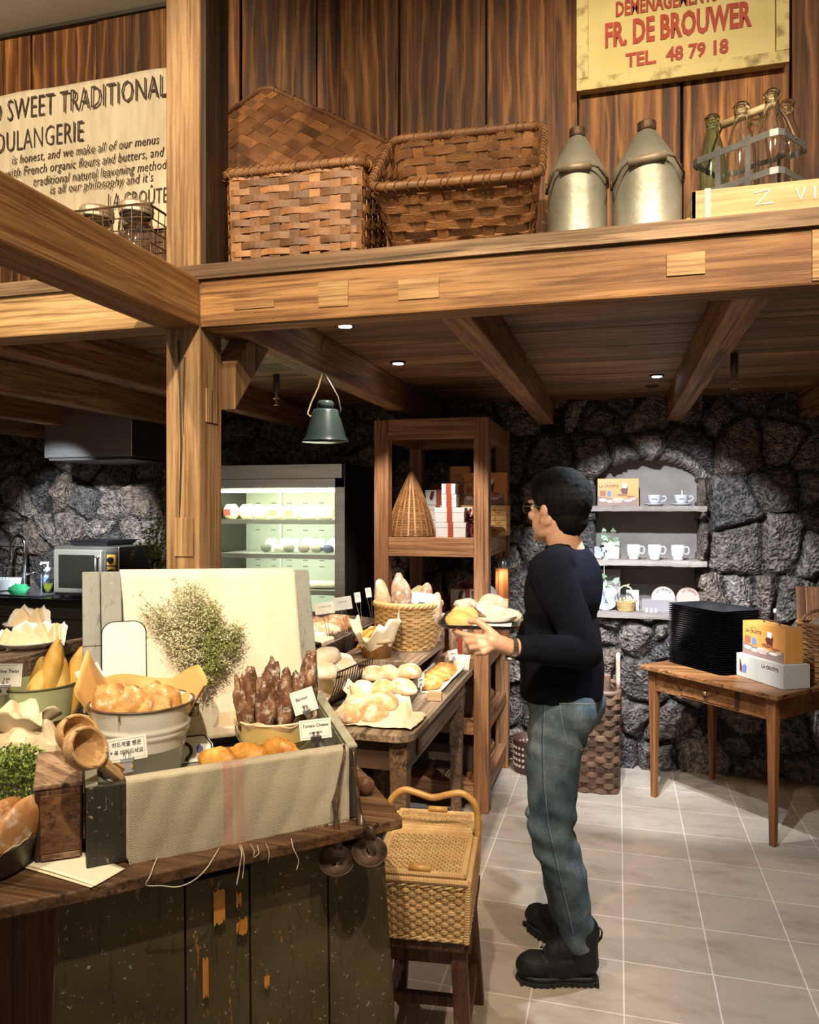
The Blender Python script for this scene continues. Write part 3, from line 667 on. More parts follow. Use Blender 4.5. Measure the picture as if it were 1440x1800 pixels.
o = thing('spray_bottle', 'second clear bottle with blue label behind the soap pump', 'bottle', (p.x-.075, 4.58, .985))
MB().lathe([(.001,0), (.028,0), (.028,.11), (.012,.135), (.012,.15), (.001,.15)], n=16).build('bottle', simple('milky plastic', (.75,.78,.8), rough=.3, trans=.5), o, smooth=True)
MB().lathe([(.0285,.04), (.0285,.09)], n=16).build('paper_label', simple('blue label', (.2,.35,.6)), o)
p = at(14, 1040, 5.55)
o = thing('dish_rack', 'white dish rack with cups at the sink', 'dish rack', (p.x, 4.5, .992))
mb = MB(); mb.lathe([(.14,.0), (.155,.075), (.15,.078), (.135,.006), (.001,.006)], n=4, R=Matrix.Rotation(PI/4, 3, 'Z')); mb.build('tub', simple('white tub', (.75,.78,.77), rough=.4), o, bevel=.008)
mb = MB()
for i in range(8): mb.tube([(-.1+i*.028, .09, .07), (-.1+i*.028, .09, .30)], .002, 4)
mb.tube([(-.1,.09,.30), (.1,.09,.30)], .003, 5).tube([(-.1,.09,.15), (.1,.09,.15)], .002, 5); mb.build('wire_back', CHROME, o)
p = at(24, 1045, 5.2)
o = thing('green_cloth', 'crumpled bright green dishcloth on the sink edge', 'dishcloth', (p.x, 4.36, .985))
MB().ell((0,0,.03), (.07,.05,.035), 20, None, lambda p, d: p*(1+.5*nz(d, 2.2)) if d.z > -.5 else Vector((p.x, p.y, -.03))).build('cloth', simple('green cloth', (.03,.42,.14), (.05,.55,.2), 20, .8), o, smooth=True)
# vase of green stems
p = at(265, 1010, 4.95)
o = thing('stem_vase', 'clear glass vase of feathery yellow green stems beside the oak post', 'vase', (p.x, 4.40, .975))
MB().lathe([(.001,.002), (.058,.002), (.062,.012), (.058,.08), (.03,.17), (.024,.22), (.034,.262), (.032,.263), (.022,.222), (.027,.17), (.055,.08), (.058,.015), (.001,.01)], n=24).build('vase_glass', GLASS, o, smooth=True)
GREENY = simple('yellow green leaf', (.20,.26,.03), (.38,.43,.07), 40, .6)
mb = MB(); ml = MB(); rr = random.Random(5)
tips = [(-.13,-.02,.53), (-.05,.0,.64), (.02,0,.60), (.09,.02,.56), (.13,0,.48), (-.10,.03,.44), (.05,-.03,.50), (-.17,-.02,.28), (.16,.02,.38), (.0,.03,.52), (-.03,-.04,.46), (.1,-.02,.44)]
for (x, y, z) in tips:
    pts = [Vector((x*t**1.6+.01*math.sin(t*7), y*t, .03+(z-.03)*(1-(1-t)**1.3))) for t in [k/14 for k in range(15)]]
    if z < .3: pts = [Vector((x*math.sin(t*PI/2)**1.5, y*t, .03+.34*math.sin(min(1, t*1.5)*PI/2)-.25*max(0, t-.55))) for t in [k/14 for k in range(15)]]
    mb.tube(pts, [.0022]*10+[.0012]*5, 5)
    for k in range(4, 15):
        for s in range(9):
            d = Vector((rr.uniform(-1,1), rr.uniform(-1,1), rr.uniform(-.3,1))).normalized(); q = pts[k]; L = .016*(1.2-k/18)+.006
            sd = d.cross(Vector((rr.uniform(-1,1), 1, .3))).normalized()*.0042
            ml.add([q, q+d*L*.5+sd, q+d*L, q+d*L*.5-sd], [(0,1,2,3)])
mb.build('stem', simple('stem green', (.16,.22,.04), rough=.6), o); ml.build('foliage', GREENY, o)
# ================================================================ chilled display case
FX0, FX1, FY0, FY1, FZ = -2.46, -1.545, 4.25, 4.76, 1.83
o = thing('display_fridge', 'tall steel glass fronted display fridge lit greenish white inside', 'display fridge', ((FX0+FX1)/2, 4.5, 0))
GREYIN = simple('fridge lining', (.42,.46,.36), (.50,.54,.43), 4, .4, .0)
DKP = simple('dark fridge side', (.035,.028,.026), rough=.3, metal=.3)
for x in (FX0, FX1-.03): MB().span(x, x+.03, FY0, FY1, 0, FZ).build('side_panel', DKP, o, world=True)
MB().span(FX0+.03, FX1-.03, FY0, FY1, FZ-.04, FZ).build('top_panel', STEEL, o, world=True)
MB().span(FX0+.03, FX1-.03, FY0, FY1, 0, .40).build('plinth', STEEL, o, world=True)
MB().span(FX0+.03, FX1-.03, FY1-.03, FY1-.01, .40, FZ-.04).build('rear_panel', GREYIN, o, world=True)
MB().span(FX0, FX1-.015, FY0-.02, FY0, FZ-.085, FZ).build('header', STEEL, o, world=True, bevel=.002)
mb = MB(); mb.span(FX1-.062, FX1, FY0-.012, FY0+.02, .40, FZ-.085).span(FX0, FX0+.05, FY0-.012, FY0+.02, .40, FZ-.085).span(FX0, FX1, FY0-.012, FY0+.02, FZ-.14, FZ-.085); mb.build('door_frame', STEEL, o, world=True, bevel=.002)
MB().span(FX0+.05, FX1-.062, FY0+.0, FY0+.004, .42, FZ-.14).build('glass_front', simple('thin glass', (1,1,1), rough=.0, trans=1, spec=.4), o, world=True)
MB().span(FX0+.06, FX1-.075, FY0+.03, FY0+.05, FZ-.165, FZ-.145).build('light_strip', simple('fridge tube', (1,1,1), emit=((.93,1.0,.78), 5)), o, world=True)
area('fridge_lamp', ((FX0+FX1)/2, FY0+.09, FZ-.17), ((FX0+FX1)/2, FY0+.34, .9), 3.5, (.92, 1.0, .74), .75, .06)
for zz_, en in ((1.465, 1.6), (1.255, 1.3), (1.04, 1.1)): area('fridge_shelf_lamp', ((FX0+FX1)/2, FY0+.085, zz_), ((FX0+FX1)/2, FY0+.34, zz_-.16), en, (.90, 1.0, .80), .75, .02)
SHELFM = simple('wire shelf', (.62,.64,.56), rough=.3, metal=.5)
for z in (1.50, 1.29, 1.075, .86):
    mb = MB(); mb.span(FX0+.035, FX1-.035, FY0+.06, FY0+.075, z-.028, z).span(FX0+.035, FX1-.035, FY0+.075, FY1-.03, z-.008, z-.002); mb.build('shelf', SHELFM, o, world=True)
MB().span(-2.18, -2.165, FY1-.045, FY1-.03, .42, FZ-.15).build('shelf_rail', SHELFM, o, world=True)
mb = MB()
for z in (1.60, 1.42, 1.22, 1.18, .98):
    for k in range(7): mb.span(FX0+.1+k*.115, FX0+.135+k*.115, FY1-.032, FY1-.029, z, z+.006)
mb.build('vent_slots', simple('slot dark', (.12,.13,.11)), o, world=True)
def bag(px, py, w, h, col, col2, lab, Y=FY0+.17, z=1.50, nm='snack_packet', cat='packet', grp='packets on the top fridge shelf'):
    q = atY(px, py, Y); t_ = thing(nm, lab, cat, (q.x, Y, z), rr.uniform(-.15,.15), grp)
    MB().ell((0,0,h/2), (w/2,.05,h/2), 20, None, lambda p, d: Vector((max(-.95,min(.95,p.x/(w/2)*1.25))*w/2, p.y*(1-.75*abs(d.z)**2), max(-.97,min(.97,p.z/(h/2)*1.2))*h/2+.004*nz(p+Vector((px,0,0)), 60)))).build('packet', simple('packet %d' % px, col, rough=.3), t_, smooth=True)
    MB().box((0,-.047,h*.45), (w*.5,.006,h*.45)).build('printed_panel', simple('packet print %d' % px, col2, rough=.4), t_, bevel=.003)
bag(407, 900, .09, .095, (.80,.74,.45), (.75,.10,.08), 'pale snack packet with red panel at the post end of the top fridge shelf')
bag(435, 900, .09, .095, (.82,.78,.50), (.70,.72,.30), 'cream snack packet with green panel on the top fridge shelf')
bag(457, 900, .08, .092, (.78,.74,.40), (.45,.62,.70), 'yellowish snack packet with pale blue panel on the top fridge shelf')
bag(484, 900, .10, .09, (.85,.78,.50), (.80,.25,.10), 'snack packet with orange red panel in the middle of the top fridge shelf')
bag(512, 900, .11, .085, (.86,.82,.55), (.80,.52,.10), 'snack packet with golden panel on the top fridge shelf')
bag(543, 900, .12, .085, (.86,.82,.58), (.84,.76,.45), 'plain cream packet second from the steel end of the top fridge shelf')
bag(573, 900, .11, .08, (.84,.80,.55), (.86,.80,.50), 'plain cream packet at the steel end of the top fridge shelf')
def wrapped(px, c, lab):
    q = atY(px, 970, FY0+.17); t_ = thing('wrapped_pastry', lab, 'pastry', (q.x, FY0+.17, 1.29), rr.uniform(-.4,.4), 'wrapped pastries on the second fridge shelf')
    MB().ell((0,0,.030), (.038,.03,.026), 14, None, lambda p, d: p*(1+.2*nz(d+Vector((px,0,0)), 2))).build('pastry', simple('fridge pastry %d' % px, c, rough=.6), t_, smooth=True)
    MB().grid(lambda u, v: Vector(((u-.5)*.10, .04*(v-.5)+.03, max(.003, .008+.085*v*(1-.3*abs(u-.5))+.022*nz((u*3+px, v*3, 1))))), 10, 6).build('paper_wrap', simple('waxed paper', (.80,.80,.72), rough=.5), t_, smooth=True, solid=.001)
for px, c, lb in ((468, (.10,.12,.08), 'dark pastry in white paper nearest the shelf rail of the fridge'), (492, (.55,.52,.42), 'pale paper wrapped pastry in the middle of the second fridge shelf'), (508, (.18,.16,.12), 'brown pastry in paper beside the pale wrapped one in the fridge'), (535, (.22,.18,.13), 'brown pastry with upright paper on the second fridge shelf'), (557, (.30,.26,.2), 'tan pastry with torn paper on the second fridge shelf'), (577, (.06,.07,.14), 'dark blue filled pastry at the steel end of the second fridge shelf')): wrapped(px, c, lb)
q = atY(560, 1035, FY0+.2)
o2 = thing('pastry_slab', 'flat paper covered pastry slab on the low fridge shelf', 'pastry', (q.x, FY0+.2, 1.075))
MB().ell((0,0,.02), (.15,.08,.025), 18, None, lambda p, d: Vector((p.x, p.y, max(-.02, p.z*(1+.4*nz(d, 3)))))).build('slab', simple('slab paper', (.72,.70,.62), (.55,.45,.3), 8), o2, smooth=True)
# ================================================================ slatted rack with sandwich plates, left
RW = wood('grey brown slat', (.10,.06,.035), (.26,.17,.11), (.38,.27,.19), 0, 0, .6, 1, .2, .3)
c0 = atz(55, 1130, .95)
o = thing('slatted_rack', 'low grey brown slatted wooden crate table holding the sandwich plates', 'rack', (-2.45, 2.75, 0))
TZ = .95
K0, K1, K2, K3 = atz(-160, 1190, TZ), atz(52, 1152, TZ), atz(160, 1118, TZ), atz(-60, 1090, TZ)
K3 = K0+(K2-K1)
ex = (K1-K0); ey = (K2-K1)
mb = MB(); n_ = 16
for i in range(n_): mb.obox(K0+ey*(i/n_)-Vector((0,0,.012)), ex, ey*(.82/n_), (0,0,.012))
mb.build('slatted_top', RW, o, world=True, bevel=.002)
mb = MB()
mb.obox(K0-Vector((0,0,.085)), ex, ey.normalized()*.015, (0,0,.073)).obox(K1-Vector((0,0,.05)), ey, -ex.normalized()*.015, (0,0,.038)).obox(K1-Vector((0,0,.12)), ey, -ex.normalized()*.015, (0,0,.03)).obox(K0-Vector((0,0,.085)), ey, ex.normalized()*.015, (0,0,.073)).obox(K3-Vector((0,0,.085)), ex, -ey.normalized()*.015, (0,0,.073))
mb.build('apron', RW, o, world=True, bevel=.002)
for (a, b2) in ((.03,.05), (.97,.05), (.97,.95), (.03,.95)):
    q = K0+ex*a+ey*b2; MB().hexa([(q.x-.02,q.y-.02,0), (q.x+.02,q.y-.02,0), (q.x+.02,q.y+.02,0), (q.x-.02,q.y+.02,0)], [(q.x-.02,q.y-.02,TZ-.014), (q.x+.02,q.y-.02,TZ-.014), (q.x+.02,q.y+.02,TZ-.014), (q.x-.02,q.y+.02,TZ-.014)]).build('leg', RW, o, world=True, bevel=.003)
CREAM = simple('glazed white plate', (.80,.76,.68), rough=.25)
SAND = simple('sandwich bread', (.74,.55,.30), (.86,.72,.48), 14, .8, 0, .2, 80); HAM = simple('ham and cheese filling', (.62,.26,.16), (.80,.58,.22), 26, .6)
PAPERW = simple('white greaseproof', (.78,.74,.64), (.86,.82,.74), 6, .6)
def plate(px, py, r, z, lab, name='serving_plate'):
    q = atz(px, py, z); t_ = thing(name, lab, 'plate', (q.x, q.y, z))
    MB().lathe([(.001,.0), (r*.55,.0), (r*.62,.006), (r*.9,.024), (r,.032), (r*.99,.035), (r*.88,.028), (r*.6,.011), (.001,.009)], n=36).build('dish', CREAM, t_, smooth=True)
    return q
def sandwich(L, rz, tilt, lab, paper=True, s=1.0):
    T = Matrix.Rotation(tilt, 4, 'X'); t_ = thing('wrapped_sandwich', lab, 'sandwich', L, rz, 'sandwiches on the plates', T)
    tri = [(-.055*s,0,0), (.055*s,0,0), (0,0,.078*s)]
    for k, (m_, th, nm) in enumerate(((SAND,.011,'bread_slice'), (HAM,.009,'filling'), (SAND,.011,'bread_slice'))):
        y = (-.016, -.005, .004)[k]; kk = 1 if k != 1 else 1.03
        MB().prism([(a*kk, y, c*kk) for a, b2, c in tri], (0, th, 0)).build(nm, m_, t_, bevel=.003)
    if paper: MB().grid(lambda u, v: Vector(((u-.5)*(.145-.06*v)*s, .019+.012*v+.008*nz((u*4+L[0]*9, v*3, 2)), -.001+.09*v*s*(1-.5*abs(u-.5))+.010*nz((u*5, v*4+L[1]*7, 5)))), 10, 6).build('paper_wrap', PAPERW, t_, smooth=True, solid=.0008)
q = plate(52, 1138, .135, TZ, 'white plate of wrapped sandwiches nearest the camera on the slatted rack')
sl = ['sandwich half at the outer end of the front row on the near plate', 'sandwich half second in the front row on the near plate', 'sandwich half third in the front row on the near plate', 'sandwich half at the chest end of the front row on the near plate']
for i in range(4): sandwich((q.x-.075+.047*i, q.y-.035-.008*i, TZ+.012), R_(70-10*i), R_(-28), sl[i], i % 2 == 0)
sl = ['upright wrapped sandwich in the back of the near plate', 'tallest wrapped sandwich in the middle of the near plate', 'wrapped sandwich with ruffled paper at the chest side of the near plate']
for i in range(3): sandwich((q.x-.055+.065*i, q.y+.04+.008*i, TZ+.014), R_(40-35*i), R_(-12), sl[i], True, 1.15)
q2 = plate(48, 1106, .115, TZ, 'second white plate behind the near sandwich plate')
for i in range(2): sandwich((q2.x-.03+.08*i, q2.y, TZ+.012), R_(30-40*i), R_(-10), ['wrapped sandwich on the farther plate, wall side', 'wrapped sandwich on the farther plate, fridge side'][i], True, 1.25)
# ================================================================ cards, bread and baskets used all over the shop
CARDP = simple('card paper', (.82,.80,.72), (.88,.86,.80), 8, .6)
INKB = simple('black pen', (.02,.02,.02), rough=.6)
CLIPM = simple('clip steel', (.62,.62,.60), rough=.25, metal=.9); CLIPK = simple('clip black', (.02,.02,.02), rough=.35)
def price_card(label, M, w, h, lines, clip=True, clipmat=None, post=0):
    """M: frame at the middle of the lower edge, x along the card, y up the card"""
    o = thing('price_card', label, 'price card', M.to_translation(), 0, None, M.to_3x3().to_4x4())
    MB().box((0, h/2, 0), (w, h, .0012)).build('paper', CARDP, o)
    q = .0045; mb = MB()
    for a, b_, c, d in ((-w/2+q, q, w/2-q, q+.0006), (-w/2+q, h-q-.0006, w/2-q, h-q), (-w/2+q, q, -w/2+q+.0006, h-q), (w/2-q-.0006, q, w/2-q, h-q)): mb.span(a, c, b_, d, .0006, .0009)
    mb.build('border_line', simple('border green grey', (.18,.25,.22)), o)
    for body, size, dx, dy in lines:
        text('lettering', body, size, INKB, Matrix.Translation((dx, dy, .0008)), o, False, 'CENTER', .9, .12, .0002, .0002)
    if clip:
        MB().box((0, .002, 0), (w*.34, .012, .008)).build('clip_body', clipmat or CLIPM, o, bevel=.002)
        for s in (-1, 1): MB().tube([(s*w*.10, .004, .004), (s*w*.08, .018, .003), (s*w*.05, .018, .003), (s*w*.035, .004, .004)], .0009, 5).build('clip_wire', clipmat or CLIPM, o)
        MB().prism([(-w*.12,-.004,0), (w*.12,-.004,0), (w*.06,-.014,0), (w*.14,-.024,0), (-w*.14,-.024,0), (-w*.06,-.014,0)], (0,0,.004)).build('clip_foot', clipmat or CLIPM, o)
    if post: MB().tube([(0,0,-.001), (0,-post,-.001)], .0016, 5).build('wire_stem', CLIPM, o)
    return o
def facing(p, tilt=0, lean=0, yaw=0):    # frame of an upright card at p looking back towards the shop door
    d = Vector((-p.x, -p.y, 0)).normalized(); d = Matrix.Rotation(yaw, 3, 'Z') @ d
    x = Vector((0,0,1)).cross(d).normalized(); up = (Vector((0,0,1))*math.cos(lean)-d*math.sin(lean)).normalized()
    R = Matrix.Rotation(tilt, 3, d); return frame(p, R @ x, R @ up)
def crust(name, a, b_, c, fl=.0, scale=14, rough=.6, sp=.45):
    if name in MC: return MC[name]
    m, t, b = nt(name); g = N(t); v = g.coord()
    off = g.n('ShaderNodeCombineXYZ', {i: g.math('MULTIPLY', g.orand(), 9.0+4*i) for i in range(3)}).outputs[0]
    v = g.n('ShaderNodeVectorMath', {0: v, 1: off}, operation='ADD').outputs[0]
    n1 = g.noise(v, scale, 6, .6, .4); col = g.ramp(n1, [(.3, a), (.5, b_), (.68, c)])
    if fl:
        n2 = g.noise(v, scale*2.2, 7, .7); col = g.mix(g.ramp(n2, [(.62-fl*.5, 0), (.80-fl*.5, .95)]), col, (.86,.80,.70))
    t.links.new(col, b.inputs['Base Color']); b.inputs['Roughness'].default_value = rough; b.inputs['Specular IOR Level'].default_value = sp
    t.links.new(g.bump(g.noise(v, scale*6, 5, .65), .35, .004), b.inputs['Normal']); MC[name] = m; return m
FLOURY = crust('floured roll crust', (.50,.27,.10), (.68,.44,.22), (.78,.58,.36), .30)
GOLD = crust('golden crust', (.34,.115,.018), (.56,.25,.045), (.72,.40,.10), 0, 20, .45)
BROWNC = crust('brown crust', (.22,.085,.025), (.42,.19,.06), (.60,.33,.13), .22)
CHEESE = crust('orange cheese crust', (.50,.16,.03), (.72,.31,.07), (.84,.52,.20), 0, 30)
YELL = crust('yellow breadstick crust', (.56,.29,.05), (.70,.42,.10), (.78,.54,.19), 0, 9, .5)
CHOC = crust('dark flaky crust', (.055,.018,.008), (.17,.07,.032), (.36,.21,.12), .18, 26)
FIG = crust('dusted rye crust', (.30,.15,.10), (.48,.29,.20), (.62,.42,.30), .45, 12)
def loaf(label, L, r, mat, rz=0, seed=1, group=None, slash=0, tilt=None, name='bread_loaf', cat='bread', lump=.10, flat=.45, pinch=0):
    o = thing(name, label, cat, L, rz, group, tilt)
    def f(p, d):
        k = 1+lump*nz(d+Vector((seed*3.1, seed*1.7, 0)), 1.7)+lump*.35*nz(d+Vector((seed, 0, 9)), 4.5)+max(0, lump-.2)*.6*nz(Vector((p.x*60, p.y*60, p.z*40+seed)))
        q = p*k
        if slash:
            s_ = math.sin((d.x*slash+.3*d.y)*3.0+seed); q = q*(1-.15*max(0, s_-.3)/.7*max(0, d.z+.4))
        if pinch: q.y *= 1-pinch*abs(d.x)**3
        if q.z < -r[2]*flat: q.z = -r[2]*flat-(abs(q.z)-r[2]*flat)*.12
        q.z += r[2]*flat*1.06
        return q
    MB().ell((0,0,0), r, 28, None, f).build('crust', mat, o, smooth=True); return o
WICK = split_mat('honey wicker', (.44,.24,.075), (.68,.44,.18), .3); WICKD = split_mat('brown wicker', (.26,.10,.028), (.50,.24,.085), .35)
def round_basket(o, r0, r1, h, rows, stakes, mat, ry=1.0, rim=.012, belly=0):
    P = lambda s, w: (lambda rr_: (lambda pn: (pn[0]+Vector((0,0,h*w)), pn[1]))(circ(s, rr_, rr_*ry)))(r0+(r1-r0)*w+belly*math.sin(w*PI))
    mb = MB(); weave(mb, P, rows, stakes, h/rows*.42, h/rows*.55, h/rows*.86, .006, .005, 0, 3)
    mb.lathe([(.001,.002), (r0,.002), (r0,.006), (.001,.006)], n=24, sy=ry)
    mb.build('weave', mat, o)
    mb = MB(); n = 90
    for ph in (0, PI*2/3, PI*4/3):
        mb.tube([Vector(((r1+rim*.5*math.cos(14*2*PI*i/n+ph))*math.cos(2*PI*i/n), (r1*ry+rim*.5*math.cos(14*2*PI*i/n+ph))*math.sin(2*PI*i/n), h+rim*.5*math.sin(14*2*PI*i/n+ph))) for i in range(n)], rim*.55, 6, True)
    mb.build('braided_rim', mat, o, smooth=True)
def ruffle(o, name, c, r0, r1, z0, z1, mat, n=48, amp=.018, seed=1, lobes=5, a0=0, a1=2*PI, peaks=None, th=.0006, zv=.30):
    full = a1-a0 > 6.28
    def fn(u, v):
        a = a0+(a1-a0)*u; k = r0+(r1-r0)*v+amp*v*math.sin(lobes*a+seed)
        z = z0+(z1-z0)*v*(1+zv*math.sin(lobes*.5*a+seed*2)+zv*.6*math.sin(lobes*1.7*a+seed))
        if peaks:
            for pa, ph_, pw in peaks:
                dd = math.atan2(math.sin(a-pa), math.cos(a-pa)); z += v*ph_*max(0, 1-abs(dd)/pw)
        return Vector((c[0]+k*math.cos(a), c[1]+k*math.sin(a), c[2]+z))
    mb = MB(); mb.grid(fn, n, 8, full); return mb.build(name, mat, o, smooth=True, solid=th, offs=0)
KRAFT = simple('brown kraft paper', (.50,.27,.085), (.64,.38,.14), 5, .6, 0, .1, 30)
PALEP = simple('pale baking paper', (.66,.52,.33), (.78,.66,.46), 5, .6, 0, .1, 30)

# ================================================================ tall wooden shelf unit
SH_Z = wood('red brown shelf wood up', (.18,.07,.026), (.42,.20,.085), (.53,.285,.14), 2, 0, .55, .8, .2, .15, False)
SH_X = wood('red brown shelf wood across', (.18,.07,.026), (.42,.20,.085), (.53,.285,.14), 0, 0, .55, .8, .2, .15, False)
SH_Y = wood('red brown shelf wood deep', (.18,.07,.026), (.42,.20,.085), (.53,.285,.14), 1, 0, .55, .8, .2, .15, False)
SX0, SX1, SY0, SY1, SZ = -1.256, -.640, 3.90, 4.70, 2.04
o = thing('shelf_unit', 'tall open red brown wooden shelf unit full of gift boxes before the stone wall', 'shelf', ((SX0+SX1)/2, (SY0+SY1)/2, 0))
pw = .078
for x in (SX0, SX1-pw):
    for y in (SY0, SY1-pw): MB().span(x, x+pw, y, y+pw, 0, SZ-.002).build('post', SH_Z, o, world=True, bevel=.004)
for z0, z1 in ((SZ-.105, SZ), (1.315, 1.415), (.735, .80), (.40, .46), (.08, .15)):
    for y in (SY0+.004, SY1-pw+.02): MB().span(SX0+pw, SX1-pw, y, y+pw-.02, z0, z1).build('rail', SH_X, o, world=True, bevel=.003)
    for x in (SX0+.008, SX1-pw+.010): MB().span(x, x+pw-.02, SY0+pw, SY1-pw, z0, z1).build('rail', SH_Y, o, world=True, bevel=.003)
for z in (SZ, 1.415, .80, .46, .15):
    for i in range(5):
        x = SX0+.08+i*.094; MB().span(x, x+.078, SY0+.012, SY1-.012, z-.022, z-.0015).build('shelf_slat', SH_Y, o, world=True, bevel=.001)
SHZ = 1.415
o = thing('cone_basket', 'cone shaped brown wicker basket on the upper shelf', 'basket', (-1.112, 4.13, SHZ+.001))
h, r0 = .338, .132
prf = lambda w: r0*(1-w)**.86*(1+.12*math.sin(PI*w))+.012*w
mb = MB(); weave(mb, lambda s, w: (lambda pn: (pn[0]+Vector((0,0,h*w)), pn[1]))(circ(s, prf(w))), 40, 22, .0022, .004, .0072, .009, .011, 0, 2)
mb.build('weave', WICKD, o)
MB().lathe([(.014,.32), (.019,.338), (.010,.356), (.001,.36)], n=12).build('tip', WICKD, o, smooth=True)
WBOX = simple('white gift carton', (.50,.48,.47), (.56,.54,.52), 4, .5); RIB = simple('dark red ribbon', (.30,.045,.02), rough=.4); RIB2 = simple('wine ribbon', (.12,.012,.018), rough=.4)
def giftbox(label, c, d, rz=0, bow=False, grp='white gift boxes with red ribbon', col=None, name='gift_box', loops=3):
    o = thing(name, label, 'gift box', c, rz, grp); w, dp, hh = d; col = col or WBOX
    MB().box((0,0,hh*.36), (w*.97, dp*.97, hh*.72)).build('carton', col, o, bevel=.002)
    MB().box((0,0,hh*.83), (w, dp, hh*.34)).build('lid', col, o, bevel=.002)
    for k in range(1):
        MB().sweep([(0,-dp/2-.001,0), (0,-dp/2-.0015,hh+.001), (0,dp/2+.0015,hh+.001), (0,dp/2+.001,0)], RECT(.028, .0015), [(0,-1,0), (0,-1,1), (0,1,1), (0,1,0)]).build('ribbon', RIB, o)
    if bow:
        mb = MB()
        for s in (-1, 1):
            mb.sweep([(0,0,hh+.004), (s*.02,-.01,hh+.022), (s*.045,-.012,hh+.03), (s*.06,-.008,hh+.02), (s*.04,-.004,hh+.008), (0,0,hh+.005)], RECT(.02, .0012), (0,1,.2))
            mb.sweep([(0,-.01,hh+.006), (s*.02,-.03,hh+.006), (s*.035,-dp*.5-.004,hh-.01), (s*.045,-dp*.5-.008,hh-.05)], RECT(.018, .0012), (0,-.6,1))
        mb.box((0,0,hh+.008), (.02,.02,.014)).build('bow', RIB2, o)
    return o
y0 = 3.985
giftbox('white gift box at the bottom of the front stack of two on the upper shelf', (-.852, 4.02, SHZ), (.165,.12,.078), 0)
giftbox('white gift box second from the bottom of the front stack on the upper shelf', (-.858, 4.02, SHZ+.0795), (.162,.12,.078), 0)
giftbox('small white gift box with dark red seal in the third layer of the front stack', (-.865, 4.02, SHZ+.159), (.08,.08,.068), 0, False)
giftbox('small white gift box topmost of the front stack on the upper shelf', (-.868, 4.02, SHZ+.2285), (.076,.08,.055), 0, False)
giftbox('greyish gift box at the bottom behind the cone basket', (-.99, 4.32, SHZ), (.16,.12,.085))
giftbox('greyish gift box in the middle of the stack behind the cone basket', (-.99, 4.32, SHZ+.0865), (.16,.12,.085))
giftbox('greyish gift box with dark bow, top of the stack behind the cone basket', (-.985, 4.32, SHZ+.173), (.16,.12,.085), 0, True)
# ---- orange cartons printed with a baking scene
ORANGE = simple('orange carton', (.62,.245,.05), (.68,.29,.07), 3, .45); ORSIDE = simple('orange carton side', (.52,.21,.03), rough=.45)
BRN = simple('print brown', (.10,.03,.012)); BRN2 = simple('print rust', (.30,.10,.045)); PCREAM = simple('print cream', (.80,.68,.52)); PTAUPE = simple('print taupe', (.26,.16,.12)); PBLUE = simple('print blue', (.12,.18,.34)); PWHITE = simple('print white', (.82,.80,.76)); PPINK = simple('print rose', (.62,.36,.28))
def blob2(cx, cy, rx, ry, n=18, a0=0, a1=2*PI): return [(cx+rx*math.cos(a0+(a1-a0)*i/n), cy+ry*math.sin(a0+(a1-a0)*i/n)) for i in range(n+(0 if a1-a0 > 6.2 else 1))]
def flat(o, name, mat, polys, T, lift):
    for P in polys: r_ = MB(T).prism([(x, y, lift) for x, y in P], (0, 0, .0003)).build(name, mat, o)
    return r_
def print_scene(o, T, w, h):
    """baking still life on a carton front; T maps carton face coordinates (0..w, 0..h)"""
    sc = lambda P: [(x*w, y*h) for x, y in P]
    flat(o, 'printed_table', PTAUPE, [sc([(0,0), (.98,0), (.98,.30), (.55,.24), (0,.36)])], T, .0004)
    flat(o, 'printed_bread', PCREAM, [sc(blob2(.13,.22,.09,.06)), sc(blob2(.30,.17,.08,.05)), sc(blob2(.50,.24,.14,.055)), sc(blob2(.74,.20,.10,.04))], T, .0008)
    flat(o, 'printed_basket', PPINK, [sc([(.36,.26), (.62,.27), (.58,.12), (.42,.11)]), sc(blob2(.86,.26,.07,.05))], T, .0012)
    flat(o, 'printed_crust', BRN2, [sc(blob2(.60,.40,.13,.05)), sc(blob2(.80,.34,.10,.035)), sc(blob2(.15,.30,.07,.02))], T, .0015)
    flat(o, 'printed_oven', BRN2, [sc([(.06,.36), (.20,.36), (.20,.56), (.06,.56)])], T, .0010)
    flat(o, 'printed_jar', PBLUE, [sc([(.24,.34), (.33,.34), (.34,.50), (.29,.58), (.23,.50)])], T, .0010)
    flat(o, 'printed_bottle', BRN, [sc([(.60,.42), (.72,.42), (.74,.66), (.68,.74), (.56,.60)])], T, .0012)
    flat(o, 'printed_flour_sack', PWHITE, [sc([(.60,.66), (.70,.64), (.72,.80), (.61,.82)])], T, .0015)
def shop_name(o, T, w, h, s=.13, x=.27, y=.72):
    a = T @ Matrix.Translation((x*w, y*h, .0006)); text('lettering', 'LA CROÛTE', s*h, BRN, a, o, False, 'CENTER', 1.0, .0, .0002, .0006)
    for k, ch in enumerate('BOULANGERIE'):
        an = R_(50-k*10); text('lettering', ch, s*h*.33, BRN, T @ Matrix.Translation((x*w-math.sin(an)*s*h*1.15, y*h-.01*h+math.cos(an)*s*h*1.15, .0006)) @ Matrix.Rotation(an, 4, 'Z'), o, False, 'CENTER', 1, 0, .0002)
def orange_carton(label, c, d, rz, full=True, name='orange_carton'):
    o = thing(name, label, 'carton', c, rz); w, dp, h = d
    MB().box((0,0,h/2), (w, dp, h)).build('carton', [ORANGE], o, bevel=.0015)
    T = Matrix(((1,0,0,-w/2), (0,0,-1,-dp/2), (0,1,0,0), (0,0,0,1)))
    if full: print_scene(o, T, w, h)
    shop_name(o, T, w, h); return o
orange_carton('upright orange carton printed with breads on the upper shelf, nearest the seated wall side', (-.735, 4.38, SHZ+.172), (.24,.075,.185), R_(-2)) and None
